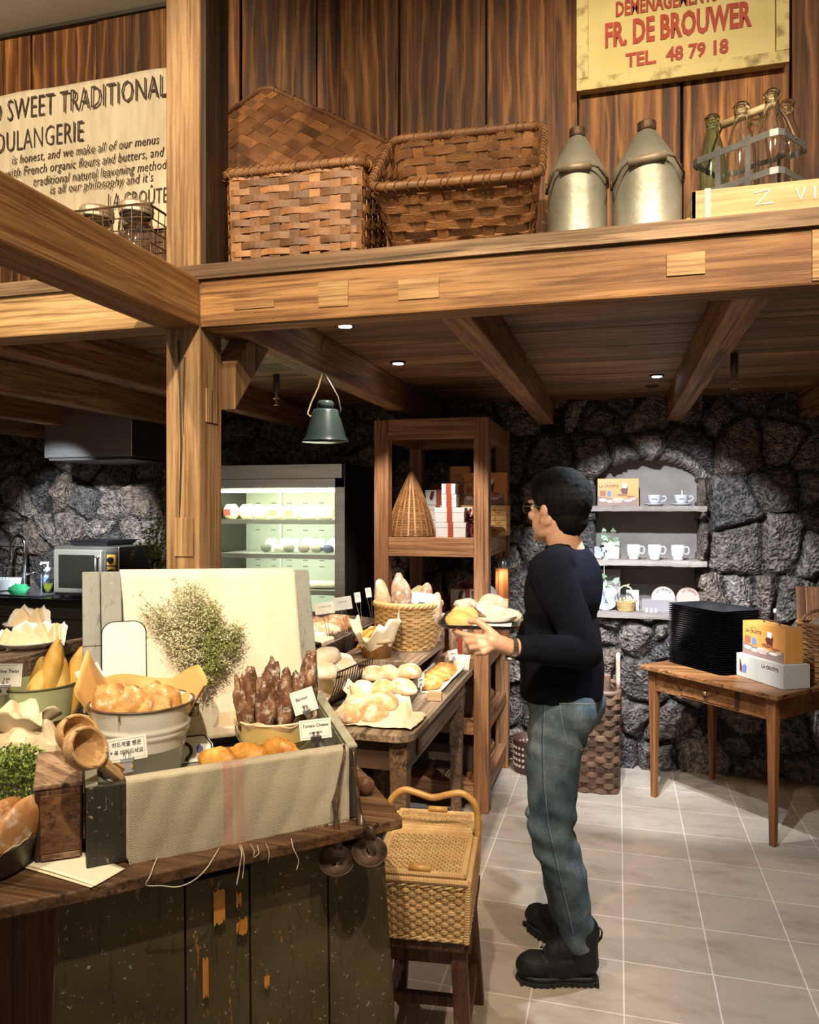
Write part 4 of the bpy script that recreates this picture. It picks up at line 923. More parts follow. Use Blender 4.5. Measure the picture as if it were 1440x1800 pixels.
bpy.data.objects['orange_carton']['label'] = 'upright orange printed carton standing on orange drawers of the upper shelf'
orange_carton('thin orange carton standing behind the white gift boxes on the upper shelf', (-.90, 4.46, SHZ), (.115,.06,.40), 0, False)
for k in range(3):
    o = thing('orange_box', 'flat orange box with loop handles, %s under the upright carton' % ('bottom one of three', 'middle one of three', 'top one of three')[k], 'box', (-.735, 4.38, SHZ+.057*k), 0, 'flat orange boxes')
    MB().box((0,0,.028), (.26,.16,.0555)).build('carton', simple('pale orange carton', (.66,.36,.10), (.72,.42,.14), 5, .5), o, bevel=.002)
    MB().span(-.125, .125, -.0812, -.0802, .026, .030).build('seam_line', BRN2, o)
    MB().tube([(.07,-.081,.045), (.06,-.088,.03), (.075,-.09,.012), (.10,-.082,.02)], .0016, 5).build('handle_loop', BRN, o)
o = giftbox('white gift box with trailing wine and white bow at the front corner post', (-.735, 4.10, SHZ), (.13,.13,.16), 0, False)
mb = MB(); rs2 = random.Random(4)
for k in range(9):
    x = -.05+k*.014; zt = .16-.05*rs2.random(); mb.sweep([(x,-.067,zt), (x+rs2.uniform(-.03,.03),-.08,zt-.05), (x+rs2.uniform(-.03,.03),-.083,zt-.10), (x+rs2.uniform(-.04,.04),-.085,zt-.15-.03*rs2.random())], RECT(.014,.0012), [(rs2.uniform(-.5,.5),-1,0)]*4)
for s in (-1, 1):
    for t_ in (.07, .10): mb.sweep([(0,-.07,t_), (s*.03,-.095,t_+.03), (s*.055,-.09,t_+.015), (s*.035,-.08,t_-.01), (0,-.072,t_)], RECT(.02,.0012), (0,-.3,1))
mb.build('bow', RIB2, o)
# ---- the shelf below: jars and boxes in the shade
z = .80
def giftjar(label, c):
    o = thing('cookie_jar', label, 'jar', c, 0, 'ribboned jars on the middle shelf')
    MB().lathe([(.001,0), (.075,0), (.078,.01), (.078,.17), (.001,.17)], n=24).build('contents', simple('cookies in a jar', (.10,.05,.03), (.45,.30,.18), 30, .25), o, smooth=True)
    MB().lathe([(.081,.165), (.083,.17), (.083,.195), (.001,.197)], n=24).build('lid', simple('cream lid', (.62,.55,.44)), o)
    MB().sweep([(.0,-.0795,0), (0,-.0845,.17), (0,-.0845,.198), (0,0,.1985)], RECT(.022,.0015), [(0,-1,0), (0,-1,0), (0,-1,1), (0,0,1)]).build('ribbon', RIB, o)
    mb = MB()
    for s in (-1, 1): mb.sweep([(0,0,.2), (s*.025,-.02,.225), (s*.05,-.03,.235), (s*.06,-.03,.222), (s*.03,-.01,.205), (0,0,.2)], RECT(.02,.0012), (0,1,.2))
    mb.build('bow', RIB2, o); return o
giftjar('cookie jar with red ribbon beside the front corner post on the middle shelf', (-.80, 4.04, z))
giftjar('cookie jar with wine ribbon, second from the corner post on the middle shelf', (-.985, 4.06, z))
giftjar('cookie jar with ribbon at the fridge end of the middle shelf', (-1.095, 4.30, z)) 
giftbox('pale gift box standing behind the ribboned jars on the middle shelf', (-.84, 4.45, z), (.20,.16,.30), 0, True)
giftbox('dark wrapped gift box at the back of the middle shelf', (-1.06, 4.52, z), (.18,.14,.22), 0, True, None, simple('maroon carton', (.12,.035,.03)))
q = at(882, 1040, 4.35)
o = thing('round_tray_card', 'large upright white printed disc on the middle shelf by the lamp', 'printed disc', (-.70, 4.25, z), R_(-6))
MB().lathe([(.001,-.004), (.125,-.004), (.125,.004), (.001,.004)], (0,0,.215), 36, Matrix.Rotation(PI/2-.1, 3, 'X') , .5).build('disc', simple('pale blue white print', (.62,.66,.72), (.74,.74,.76), 12, .4), o)
MB().box((0,.0,.045), (.10,.03,.09)).build('foot', PWHITE, o)
o = thing('shell_lamp', 'small ribbed metal shell lamp hanging on the corner post of the shelf unit', 'lamp', (-.655, 4.58, 1.235))
def shell(u, v):
    a = -PI/2+(u-.5)*PI*.95; rr_ = .062*(v**.5)*(1+.04*math.cos(u*2*PI*11)); return Vector((.05*math.sin(PI*v*.5)*math.cos(a)*.6+.02, .06*(1-v)*.2-.055*math.sin(PI*v*.5)*abs(math.sin(a))*.0-rr_*math.cos((u-.5)*PI*.95), .05-.105*v+rr_*.15*math.sin(a)))
MB().ell((0,-.035,0), (.048,.045,.05), 44, None, lambda p, d: Vector((p.x*(1+.05*math.cos(11*math.atan2(d.y,d.x))), p.y*(1+.05*math.cos(11*math.atan2(d.y,d.x))), max(p.z, -.022)))).build('shell_shade', simple('pewter', (.38,.37,.35), rough=.3, metal=.9), o, smooth=True)
MB().tube([(0,-.035,.04), (0,-.02,.075), (0,.04,.085)], .005, 8).build('arm', simple('dark bracket', (.08,.06,.05), rough=.4, metal=.7), o)
l_ = bpy.data.lights.new('shell_bulb', 'SPOT'); l_.energy = 2.2; l_.color = (1,.62,.35); l_.shadow_soft_size = .02; l_.spot_size = R_(150); l_.spot_blend = .8
lo = bpy.data.objects.new('shell_bulb', l_); COL.objects.link(lo); lo.location = (-.655, 4.545, 1.205); lo.rotation_euler = (R_(25), 0, 0)
# lower shelves
for k, (x, y, w_, d_, h_, zz, lb) in enumerate(((-.83, 4.2, .20, .3, .16, .46, 'brown cardboard box on the lower shelf beside the corner post'), (-1.08, 4.22, .2, .3, .13, .46, 'darker cardboard box on the lower shelf, fridge end'), (-.92, 4.25, .4, .34, .14, .15, 'flat dark box on the lowest shelf slats'))):
    o = thing('storage_box', lb, 'box', (x, y, zz)); MB().box((0,0,h_/2), (w_, d_, h_)).build('carton', simple('store box %d' % k, ((.20,.13,.08), (.10,.06,.04), (.06,.04,.03))[k]), o, bevel=.003); MB().box((0,-d_/2-.001,h_*.5), (w_*.4,.002,h_*.3)).build('paper_label', simple('box label', (.5,.45,.38)), o)
# ================================================================ pendant lamp hung from the joist
p = at(563, 745, 2.93); p.x = -1.075
o = thing('pendant_lamp', 'green enamelled bell shaped pendant lamp tied to the joist with cord', 'pendant lamp', (p.x, p.y, 1.822))
GREEN = simple('green enamel', (.012,.019,.016), (.020,.029,.025), 6, .22)
MB().lathe([(.090,.0), (.088,.003), (.078,.02), (.050,.115), (.046,.122), (.0,.126)], n=36).build('shade', GREEN, o, smooth=True)
MB().lathe([(.0875,.0015), (.076,.02), (.048,.114), (.001,.12)], n=36).build('inner_lining', simple('white enamel lining', (.85,.84,.8), rough=.4), o, smooth=True)
MB().lathe([(.032,.120), (.032,.150), (.026,.156), (.001,.157)], n=20).build('cap', GREEN, o, smooth=True)
MB().ell((0,0,.055), (.025,.025,.035), 16).build('bulb', simple('pendant bulb', (1,1,1), emit=((.9,1,.95), 5)), o, smooth=True)
CORD = simple('tan cord', (.30,.20,.09), rough=.8)
MB().tube([(-.055,0,.09), (-.075,0,.11), (-.06,0,.15), (-.03,0,.21), (-.012,0,.268)], .0035, 6).build('tie_cord', CORD, o, smooth=True)
MB().tube([(.05,0,.09), (.062,0,.12), (.05,0,.17), (.015,0,.23), (-.01,0,.268)], .0035, 6).build('bail', simple('iron bail', (.05,.04,.03), rough=.5, metal=.6), o, smooth=True)
MB().tube([(-.012,-.0,.262), (-.025,.0,.285), (-.01,0,.30), (.01,0,.285), (-.005,0,.268), (-.03,0,.28), (-.02,-.003,.31), (-.018,-.003,.36), (.0,-.004,.405)], .003, 6).build('knot', simple('dark cord', (.10,.06,.03), rough=.8), o, smooth=True)
# ================================================================ bread counter with sloped bins, left of the display table
TB = wood('weathered table top', (.13,.08,.045), (.32,.225,.14), (.45,.34,.23), 1, 0, .55, .7, .25, .12)
TBD = wood('dark table leg', (.05,.025,.014), (.13,.07,.04), (.20,.12,.07), 2, 0, .55, .8, .25, .2, False)
TBY = wood('brown table apron', (.07,.035,.018), (.20,.115,.065), (.30,.19,.115), 1, 0, .55, .8, .25, .2, False)
BIN = wood('grey brown bin wood', (.10,.065,.05), (.24,.165,.13), (.34,.25,.20), 1, 0, .55, .8, .2, .2, False)
o = thing('bread_counter', 'low dark counter carrying the two bread bins in front of the display fridge', 'counter', (-1.66, 3.6, 0))
MB().span(-2.0, -1.31, 3.12, 4.12, 0, .80).build('carcass', simple('counter brown', (.07,.045,.03), (.10,.065,.045), 4, .5), o, world=True, bevel=.003)
MB().span(-2.02, -1.295, 3.10, 4.14, .80, .83).build('worktop', BIN, o, world=True, bevel=.004)
def breadbin(label, y0, y1):
    o = thing('bread_bin', label, 'bread bin', (-1.6, (y0+y1)/2, .832)); a, b_ = -1.98, -1.30
    MB().hexa([(a,y0,.834), (b_,y0,.834), (b_,y1,.834), (a,y1,.834)], [(a,y0,.845), (b_,y0,.845), (b_,y1,.845), (a,y1,.845)]).build('bottom', BIN, o, world=True)
    MB().hexa([(b_-.012,y0,.835), (b_,y0,.835), (b_,y1,.835), (b_-.012,y1,.835)], [(b_+.028,y0,.955), (b_+.040,y0,.955), (b_+.040,y1,.955), (b_+.028,y1,.955)]).build('side_panel', BIN, o, world=True, bevel=.002)
    MB().span(a, a+.012, y0, y1, .835, 1.0).build('side_panel', BIN, o, world=True, bevel=.002)
    for y in (y0, y1-.012): MB().prism([(a,y,.835), (b_,y,.835), (b_+.034,y,.955), (a,y,1.0)], (0,.012,0)).build('end_panel', BIN, o, world=True, bevel=.002)
    return o
breadbin('grey brown wooden bread bin nearer the chest, full of floured loaves', 3.14, 3.58); breadbin('grey brown wooden bread bin farther along, next to the tall shelf', 3.60, 4.08)
BL = [(560,1112,3.30,'floured long loaf at the lid corner of the nearer bread bin',FLOURY), (578,1092,3.42,'brown crusted long loaf in the middle of the nearer bread bin',FIG), (596,1080,3.52,'white floured loaf leaning in the nearer bread bin',FLOURY), (612,1078,3.66,'floured loaf at the near edge of the farther bread bin',FLOURY), (628,1072,3.78,'crusty brown loaf in the farther bread bin, behind the name tags',BROWNC), (644,1068,3.88,'brown loaf at the tall shelf end of the farther bread bin',BROWNC)]
for k, (px, py, y, lb, mt) in enumerate(BL):
    loaf(lb, (-1.56+.012*(k % 2), y-.05+.0*k, .895), (.23,.062,.066), mt, R_(8*((k % 3)-1)), k+1, 'long loaves in the bread bins', 3, Matrix.Rotation(R_(-10), 4, 'Y'))
p = Vector((-1.33, 3.30, .90)); o = thing('paper_sheet', 'pale paper sheet hanging over the side of the nearer bread bin', 'paper', p)
MB().grid(lambda u, v: Vector((.048-.12*max(0, v-.35)+.012*nz((u*3,v*3,1)), (u-.5)*.16, .066-.0*v-.085*max(0, .35-v)+.02*max(0, v-.35))), 8, 8).build('sheet', PALEP, o, smooth=True, solid=.001)
CLEAR = simple('clear tag holder', (.70,.70,.66), (.78,.78,.74), 8, .35)
for px, py, f, h_, body, lb in ((572, 1065, 3.35, .05, 'CAMPAGNE', 'name tag on wire legs at the lid side of the bread bins'), (604, 1058, 3.55, .06, 'FIG RYE', 'name tag in the middle of the bread bins'), (630, 1045, 3.80, .05, 'RYE', 'narrow name tag toward the tall shelf in the bread bins'), (649, 1036, 3.98, .05, 'NUTS', 'narrow name tag nearest the tall shelf in the bread bins')):
    p = at(px, py+14, f); w_ = .085 if px < 620 else .03
    o = thing('name_tag', lb, 'price tag', p, 0, None, facing(p, R_(8)).to_3x3().to_4x4())
    MB().box((0,h_/2,0), (w_, h_, .0015)).build('paper', CLEAR, o); text('lettering', body, .012 if w_ > .05 else .009, simple('grey pen', (.2,.17,.16)), Matrix.Translation((0,h_*.62,.001)), o, False, 'CENTER', .9, .1, .0002)
    for s in (-1, 1): MB().tube([(s*.012,.004,0), (s*.006,-.05,0), (s*.004,-.105,0)], .0012, 5).build('wire_leg', CLIPM, o)
# ================================================================ the long display table
DX0, DX1, DY0, DY1, DZ = -1.25, -.715, 2.66, 3.86, .75
o = thing('display_table', 'long weathered wooden table spread with flatbreads, running back to the tall shelf', 'table', ((DX0+DX1)/2, (DY0+DY1)/2, 0))
rc = .07
poly = [(DX0,DY0,DZ-.03)]+[(DX1-rc+rc*math.sin(a), DY0+rc-rc*math.cos(a), DZ-.03) for a in [PI/2*k/8 for k in range(9)]]+[(DX1,DY1,DZ-.03), (DX0,DY1,DZ-.03)]
MB().prism(poly, (0,0,.03)).build('tabletop', TB, o, world=True, bevel=.004)
MB().span(DX1-.06, DX1-.035, DY0+.09, DY1-.06, DZ-.155, DZ-.03).build('apron', TBY, o, world=True, bevel=.003)
MB().span(DX0+.03, DX0+.055, DY0+.09, DY1-.06, DZ-.155, DZ-.03).build('apron', TBY, o, world=True, bevel=.003)
MB().span(DX0+.05, DX1-.06, DY0+.07, DY0+.095, DZ-.155, DZ-.03).build('apron', simple('dark apron', (.06,.03,.016), (.09,.045,.025), 8, .55), o, world=True, bevel=.003)
MB().span(DX1-.038, DX1-.028, DY0+.20, DY0+.235, DZ-.13, DZ-.06).build('drawer_stop', TBD, o, world=True)
for x in (DX0+.03, DX1-.10):
    for y in (DY0+.05, DY1-.12): MB().hexa([(x+.01,y+.01,0), (x+.055,y+.01,0), (x+.055,y+.055,0), (x+.01,y+.055,0)], [(x,y,DZ-.03), (x+.07,y,DZ-.03), (x+.07,y+.07,DZ-.03), (x,y+.07,DZ-.03)]).build('leg', TBY if y > 3 or True else TBD, o, world=True, bevel=.003)
# riser with the baskets
RZ = .885
o = thing('wooden_riser', 'raised wooden board on the display table carrying the baguette basket', 'riser', (-1.08, 3.56, DZ))
MB().span(-1.245, -.86, 3.30, 3.855, RZ-.025, RZ).build('top_board', TB, o, world=True, bevel=.003)
for y in (3.32, 3.80): MB().span(-1.235, -.875, y, y+.03, DZ+.001, RZ-.025).build('support', TBY, o, world=True)
o = thing('baguette_basket', 'large round honey wicker basket of baguettes on the raised board', 'basket', (-1.0, 3.655, RZ+.001))
round_basket(o, .128, .160, .215, 17, 30, WICK, 1.0, .017, .008)
BAG = crust('baguette crust', (.28,.135,.075), (.47,.27,.16), (.62,.42,.28), .22, 16)
for k, (x, y, h_, tx, ty, mt, lb) in enumerate(((-.095,-.02,.30,-7,4,FLOURY,'pale baguette at the post side of the wicker basket'), (-.06,.05,.32,-3,-8,BAG,'baguette tallest behind the pale one in the wicker basket'), (-.03,-.045,.30,2,7,BAG,'dark floured baguette in front at the basket middle'), (.02,-.03,.31,-6,6,BAG,'tall baguette in the middle of the wicker basket'), (.045,.02,.29,10,2,BAG,'baguette leaning toward the walkway in the wicker basket'), (.085,-.02,.26,16,4,FLOURY,'short floured baguette at the walkway side of the basket'))):
    loaf(lb, (-1.0+x, 3.655+y, RZ+.012), (.040,.038,h_/2-.03), mt, 0, k+3, 'baguettes in the wicker basket', 0, Matrix.Rotation(R_(tx), 4, 'Y') @ Matrix.Rotation(R_(ty), 4, 'X') @ Matrix.Translation((0,0,h_*.26)), flat=.99, name='baguette')
p = at(735, 1050, 3.84); o = thing('paper_fold', 'folded olive paper sheet standing among the baguettes', 'paper', (p.x-.01, 3.73, RZ+.12))
MB().prism([(-.06,0,0), (.07,0,0), (.05,.02,.17), (.0,.02,.175), (-.05,.01,.14)], (0,.003,0)).build('sheet', simple('olive paper', (.42,.36,.18), (.5,.44,.24), 8, .6), o)
p = at(752, 1052, 3.80); price_card('white card leaning on the rim of the baguette basket', facing(Vector((p.x, 3.57, RZ+.225)), R_(-6), R_(35)), .10, .06, [('Baguette', .016, 0, .035)], True, CLIPK)
# small chip basket
q = (-1.075, 3.375); o = thing('chip_basket', 'small round chip wood basket lined with paper, before the big wicker basket', 'basket', (*q, RZ+.001))
MB().lathe([(.001,.0), (.066,.0), (.082,.085), (.0845,.087), (.080,.087), (.064,.004), (.001,.004)], n=32).build('chip_wood', wood('chip wood', (.30,.13,.04), (.46,.24,.09), (.58,.34,.15), 2, 0, .5, 2, .15, .1, False), o, smooth=True)
MB().lathe([(.0845,.072), (.0865,.072), (.0865,.090), (.0845,.090)], n=32).build('rim_band', simple('pale rim', (.6,.42,.22)), o, smooth=True)
ruffle(o, 'paper_liner', (0,0,.03), .066, .115, 0, .105, PALEP, 56, .012, 3, 5, 0, 2*PI, [(.2,.06,.7), (2.9,.02,.5)])
for k, (x, y, zz, rz_, lb) in enumerate(((-.045,-.02,.075,20,'golden stick in front of the chip basket'), (-.03,.02,.085,60,'golden stick leaning out of the chip basket'), (-.05,.0,.10,-10,'topmost golden stick in the chip basket'), (-.02,-.035,.07,5,'golden stick low at the walkway side of the chip basket'))):
    loaf(lb, (q[0]+x, q[1]+y, RZ+zz), (.065,.018,.014), GOLD, R_(rz_), k+20, 'golden sticks in the chip basket', 4, Matrix.Rotation(R_(-50+8*k), 4, 'Y'), 'cheese_stick')
for dx, yy, lb in ((.03, 3.33, 'folded white leaflet in front of the chip basket liner'), (.05, 3.40, 'white leaflet standing at the back of the chip basket')):
    price_card(lb, facing(Vector((q[0]+dx, yy, RZ+.105)), R_(-28), .3), .055, .045, [('Grissini', .011, 0, .028)], False)
# sloped board with the flatbreads
o = thing('sloped_board', 'sloping wooden board under the rows of flatbreads', 'board', (-1.0, 3.02, DZ))
sb = lambda y: DZ+.006+(y-2.72)*.20
MB().hexa([(-1.03,2.75,DZ+.001), (-.80,2.75,DZ+.001), (-.85,3.27,DZ+.001), (-1.03,3.27,DZ+.001)], [(-1.03,2.75,sb(2.75)), (-.80,2.75,sb(2.75)), (-.85,3.27,sb(3.27)), (-1.03,3.27,sb(3.27))]).build('board', TBY, o, world=True, bevel=.003)
o = thing('baking_paper', 'crinkled oiled baking paper under the front flatbreads', 'paper', (-.86, 2.87, DZ))
MB().grid(lambda u, v: Vector((-1.06+.34*u-.05*(v-.5)**2+.01*nz((u*4,v*4,3)), 2.715+.30*v*(1-.25*u), max(DZ+.002, (sb(2.715+.30*v)+.003)*(1 if u < .8 else 0)+(.0 if u < .8 else DZ+.01))+.012*abs(nz((u*7,v*5,2))))), 24, 12).build('sheet', PALEP, o, smooth=True, solid=.0012, world=True)
FB = crust('pale flatbread crust', (.46,.22,.06), (.66,.41,.18), (.77,.57,.33), .30, 11)
rows = [(610,1262,'front row loaf at the chest side',0), (655,1264,'front row loaf beside the bare paper',1), (628,1236,'second row loaf at the chest side',0), (674,1240,'second row long loaf beside the sliced tray',2), (636,1208,'third row loaf at the wire basket side',0), (672,1211,'third row loaf in the middle',0), (706,1220,'third row loaf at the walkway side',2), (655,1182,'back row loaf at the wire basket side',0), (680,1188,'back row loaf in the middle',1), (718,1196,'back row loaf with browned edge at the walkway side',1)]
for k, (px, py, lb, b_) in enumerate(rows):
    f = 2.905 if py > 1250 else 3.0 if py > 1230 else 3.12 if py > 1200 else 3.27
    q = at(px, py, f); zz = max(sb(q.y), DZ+.006)
    loaf('pale flatbread, '+lb+' on the display table', (q.x, q.y+.015, zz+.003), (.054+(.014 if b_ == 2 else 0),.046,.044), FB, R_((-20, 25, 5, -35, 12, 0, -25, 10, -8, 15)[k]), k+30, 'pale flatbreads on the sloping board', 0, None, 'flatbread', lump=.09, flat=.35)
# tray with orange pastries
TR = simple('oiled tray paper', (.70,.62,.48), (.80,.73,.60), 6, .5)
o = thing('pastry_tray', 'long tray lined with cream paper holding orange crusted pastries', 'tray', (-.82, 3.53, DZ))
MB().grid(lambda u, v: Vector((-.90+.165*u, 3.30+.50*v, DZ+.004+.034*(abs(2*u-1)**4)+.006*nz((u*5,v*5,8)))), 16, 16).build('tray_paper', TR, o, smooth=True, solid=.003, world=True)
for k, (y, lb) in enumerate(((3.36,'nearest'), (3.45,'second'), (3.54,'third'), (3.63,'fourth'), (3.71,'farthest'))):
    loaf('orange crusted pastry, %s along the paper lined tray' % lb, (-.83, y, DZ+.010), (.062,.042,.030), CHEESE, R_(12), k+50, 'orange pastries on the tray', 0, None, 'cheese_pastry', lump=.2)
p = atz(745, 1222, DZ); price_card('small white card in a wire stand at the walkway edge of the display table', facing(Vector((p.x-.02, p.y+.02, DZ+.03)), R_(-3), 0, .9), .05, .06, [('4,800', .012, 0, .03)], True, CLIPM, .03)
o = thing('wood_block', 'small pale wooden block beside the wire card stand', 'wood block', (-.755, 3.19, DZ), R_(8)); MB().box((0,0,.017), (.06,.05,.032)).build('block', CRATE, o, bevel=.002); MB().box((.0305,0,.017), (.001,.02,.012)).build('end_mark', simple('end grain mark', (.3,.17,.07)), o)
price_card('small pale card standing behind the orange pastries by the shelf post', facing(Vector((-.80, 3.80, DZ+.055)), R_(10), 0, .3), .05, .05, [('Pesto', .012, 0, .03)], True, CLIPM, .05)
o = thing('kraft_sheet', 'grey brown paper sheet spread before the shelf on the display table', 'paper', (-.79, 3.79, DZ))
MB().grid(lambda u, v: Vector((-.855+.13*u, 3.80+.055*v, DZ+.003+.07*v+.01*nz((u*4,v*4,4)))), 10, 6).build('sheet', PALEP, o, smooth=True, solid=.001, world=True)
# wire roll basket
wc = Vector((-1.165, 3.05, DZ+.002))
o = thing('wire_roll_basket', 'black slatted wire basket of white rolls behind the chest lid', 'basket', wc, R_(82))
BLKW = simple('black wire', (.03,.024,.022), rough=.4, metal=.4)
L_, H_, D_ = .32, .19, .112
def bow_(x):                              # one bent rib
    return [(x, D_*math.sin(a), H_*(1-math.cos(a))+.004) for a in [R_(t_) for t_ in range(-80, 81, 16)]]
mb = MB()
for k in range(15): x = -L_/2+k*L_/14; mb.tube(bow_(x), .0024, 5)
for e in (-1, 1): mb.tube([(-L_/2, e*D_*math.sin(R_(80)), H_*(1-math.cos(R_(80)))+.006), (L_/2, e*D_*math.sin(R_(80)), H_*(1-math.cos(R_(80)))+.006)], .004, 6)
mb.build('wire_ribs', BLKW, o)
MB().grid(lambda u, v: Vector(((u-.5)*(L_-.02), (D_-.008)*math.sin(R_(-70+140*v)), (H_-.008)*(1-math.cos(R_(-70+140*v)))+.012+.004*nz((u*6,v*6,1)))), 14, 12).build('paper_liner', PALEP, o, smooth=True, solid=.001)
ROLL = crust('white roll crust', (.60,.42,.24), (.72,.58,.40), (.78,.69,.55), .4, 7)
for k, (x, y, zz, lb) in enumerate(((-.06,0,.055,'white roll at the lid end of the wire basket'), (.03,-.03,.05,'white roll in front in the wire basket'), (.075,.025,.06,'white roll at the walkway end of the wire basket'), (-.01,.02,.105,'white roll on top of the pile in the wire basket'))):
    v = Matrix.Rotation(R_(82), 3, 'Z') @ Vector((x*1.3, y, 0)); loaf(lb, (wc.x+v.x, wc.y+v.y, wc.z+zz+.06), (.066,.05,.042), ROLL, R_(20*k), k+60, 'white rolls in the wire basket', 0, None, 'bread_roll', flat=.6)
price_card('white card hung diagonally on the side of the black wire basket', facing(wc+Vector((.115,-.06,.06)), R_(42), -.2), .05, .06, [('Roll', .013, 0, .03)], False)
# ================================================================ stack table with trays and cartons, right
TT = wood('honey pine table', (.15,.052,.015), (.31,.13,.043), (.42,.205,.075), 0, 0, .38, .8, .12, .12)
TTZ = wood('honey pine leg', (.13,.044,.013), (.28,.112,.036), (.38,.18,.063), 2, 0, .4, .8, .12, .12, False)
a_ = Vector((.506,-.494,0)); b2_ = Vector((.353,.39,0)).normalized()*.50; A0 = Vector((.19,4.38,0)); au, bu = a_.normalized(), b2_.normalized()
o = thing('tray_table', 'small honey pine table with one drawer carrying the trays and cartons', 'table', A0+a_*.5+b2_*.5)
ZT = .715
q0 = A0-au*.055-bu*.055; MB().obox(q0+Vector((0,0,ZT-.024)), au*(a_.length+.11), bu*(.50+.11), (0,0,.024)).build('tabletop', TT, o, world=True, bevel=.005)
for s, t_ in ((0,0), (1,0), (1,1), (0,1)):
    c = A0+a_*s+b2_*t_; w0, w1 = .014, .024
    MB().hexa([c-au*w0-bu*w0, c+au*w0-bu*w0, c+au*w0+bu*w0, c-au*w0+bu*w0], [v+Vector((0,0,ZT-.024)) for v in (c-au*w1-bu*w1, c+au*w1-bu*w1, c+au*w1+bu*w1, c-au*w1+bu*w1)]).build('leg', TTZ, o, world=True, bevel=.003)
for (s, e) in ((A0, A0+a_), (A0+a_, A0+a_+b2_), (A0+b2_, A0+a_+b2_), (A0, A0+b2_)):
    MB().bar(s+Vector((0,0,ZT-.079)), e+Vector((0,0,ZT-.079)), .02, .108).build('apron', TT, o, world=True, bevel=.002)
dr = MB().obox(A0+a_*.26-bu*.014+Vector((0,0,ZT-.122)), a_*.46, bu*.006, (0,0,.088)).build('drawer', TT, o, world=True, bevel=.003)
c = A0+a_*.49-bu*.014+Vector((0,0,ZT-.078)); MB().lathe([(.001,.018), (.010,.016), (.012,.010), (.006,.004), (.006,0), (.001,0)], (0,0,0), 16, (-bu).to_track_quat('Z','Y').to_matrix()).build('knob', simple('brass knob', (.5,.33,.12), rough=.3, metal=.8), dr, smooth=True, world=False)
kn = [ch for ch in dr.children][0]; kn.data.transform(Matrix.Translation(rootmat(dr).inverted() @ c))
dk = MB().obox(A0+a_*.725-bu*.0135+Vector((0,0,ZT-.122)), a_*.03, bu*.005, (0,0,.088)).build('drawer_gap', simple('drawer gap', (.04,.015,.006)), o, world=True)
# the trays
TRB = simple('black plastic tray', (.014,.015,.018), rough=.32)
ta, tb = (Vector((.508,4.175,0))-Vector((.256,4.51,0))).normalized(), None; tb = Vector((-ta.y, ta.x, 0))
c0 = Vector((.256,4.51,0))+ta*.21+tb*.145; tr0 = None
for k in range(27):
    L = (c0.x, c0.y, ZT+.001+.0121*k)
    lb = 'black plastic serving tray in the tall stack beside the orange carton'
    if tr0 is None:
        tr0 = thing('serving_tray', lb, 'tray', L, math.atan2(ta.y, ta.x), 'stacked black serving trays'); mb = MB()
        pr = []
        for hx, hy, zz in ((.185,.12,.0005), (.192,.127,.003), (.205,.14,.0105), (.21,.145,.0113), (.205,.14,.0092), (.187,.122,.0022)):
            pr.append([rrect(i/40, hx, hy, .022)[0]+Vector((0,0,zz)) for i in range(40)])
        vs = [p for r in pr for p in r]; fs = [(j*40+i, j*40+(i+1) % 40, (j+1)*40+(i+1) % 40, (j+1)*40+i) for j in range(5) for i in range(40)]+[tuple(range(40))[::-1], tuple(range(200, 240))]
        mb.add(vs, fs).build('tray_body', TRB, tr0)
    else: copy_tree(tr0, L, math.atan2(ta.y, ta.x), lb)
tl = [o for o in bpy.data.objects if o.name.startswith('serving_tray')]
tl[-1]['label'] = 'topmost black serving tray, its shiny inside showing, on the tall stack'
ang = math.atan2(3.92-4.234, .745-.573); fr = Vector((math.cos(ang), math.sin(ang), 0)); dp = Vector((-fr.y, fr.x, 0))
wl = (Vector((.573,4.234,0))-Vector((.745,3.92,0))).length-.02; base = Vector((.573,4.234,0))+fr*(wl/2+.005)+dp*.085
CREAMB = simple('cream carton', (.44,.40,.32), (.50,.46,.37), 4, .5)
o = thing('white_carton', 'long cream white carton with shop name lying under the orange one', 'carton', (base.x, base.y, ZT+.001), ang)
bw, bd, bh = wl, .15, .115
MB().box((0,0,bh/2), (bw, bd, bh)).build('carton', CREAMB, o, bevel=.002)
T = Matrix(((1,0,0,-bw/2), (0,0,-1,-bd/2), (0,1,0,0), (0,0,0,1)))
text('lettering', 'LA CROÛTE', .022, BRN, T @ Matrix.Translation((bw*.74, bh*.72, .0006)), o, False, 'CENTER', 1, 0, .0002, .0006)
flat(o, 'printed_bottle', BRN, [[(.028,.03), (.045,.02), (.045,.05), (.035,.085), (.027,.09)]], T, .0004)
flat(o, 'printed_pot', PBLUE, [[(.05,.025), (.075,.025), (.082,.06), (.066,.072), (.048,.055)]], T, .0005)
o = orange_carton('orange carton printed with breads lying on the cream carton beside the trays', (base.x-fr.x*.0+dp.x*.0, base.y-.0, ZT+.0025+bh), (bw*.90,.10,.165), ang)
mb = MB(); mb.tube([(-.06,0,.165), (-.05,0,.178), (.0,0,.183), (.05,0,.178), (.06,0,.165)], .004, 6); mb.build('carry_handle', BRN, o)
p = atz(1330, 1110, ZT+.3); o = thing('candle_stick', 'thin white taper standing behind the tray stack', 'candle', (.80, 4.42, ZT)); MB().lathe([(.012,0), (.010,.02), (.006,.03), (.006,.30), (.0085,.30), (.0085,.32), (.001,.325)], n=12).build('taper', simple('white wax', (.75,.72,.65)), o, smooth=True); MB().lathe([(.028,0), (.026,.008), (.012,.012)], n=16).build('base', simple('white base', (.6,.58,.5)), o)
o = thing('brown_basket', 'brown wicker basket with a looped handle behind the orange carton', 'basket', (1.02, 4.30, ZT+.001))
round_basket(o, .12, .135, .27, 20, 26, WICKD, 1.0, .010)
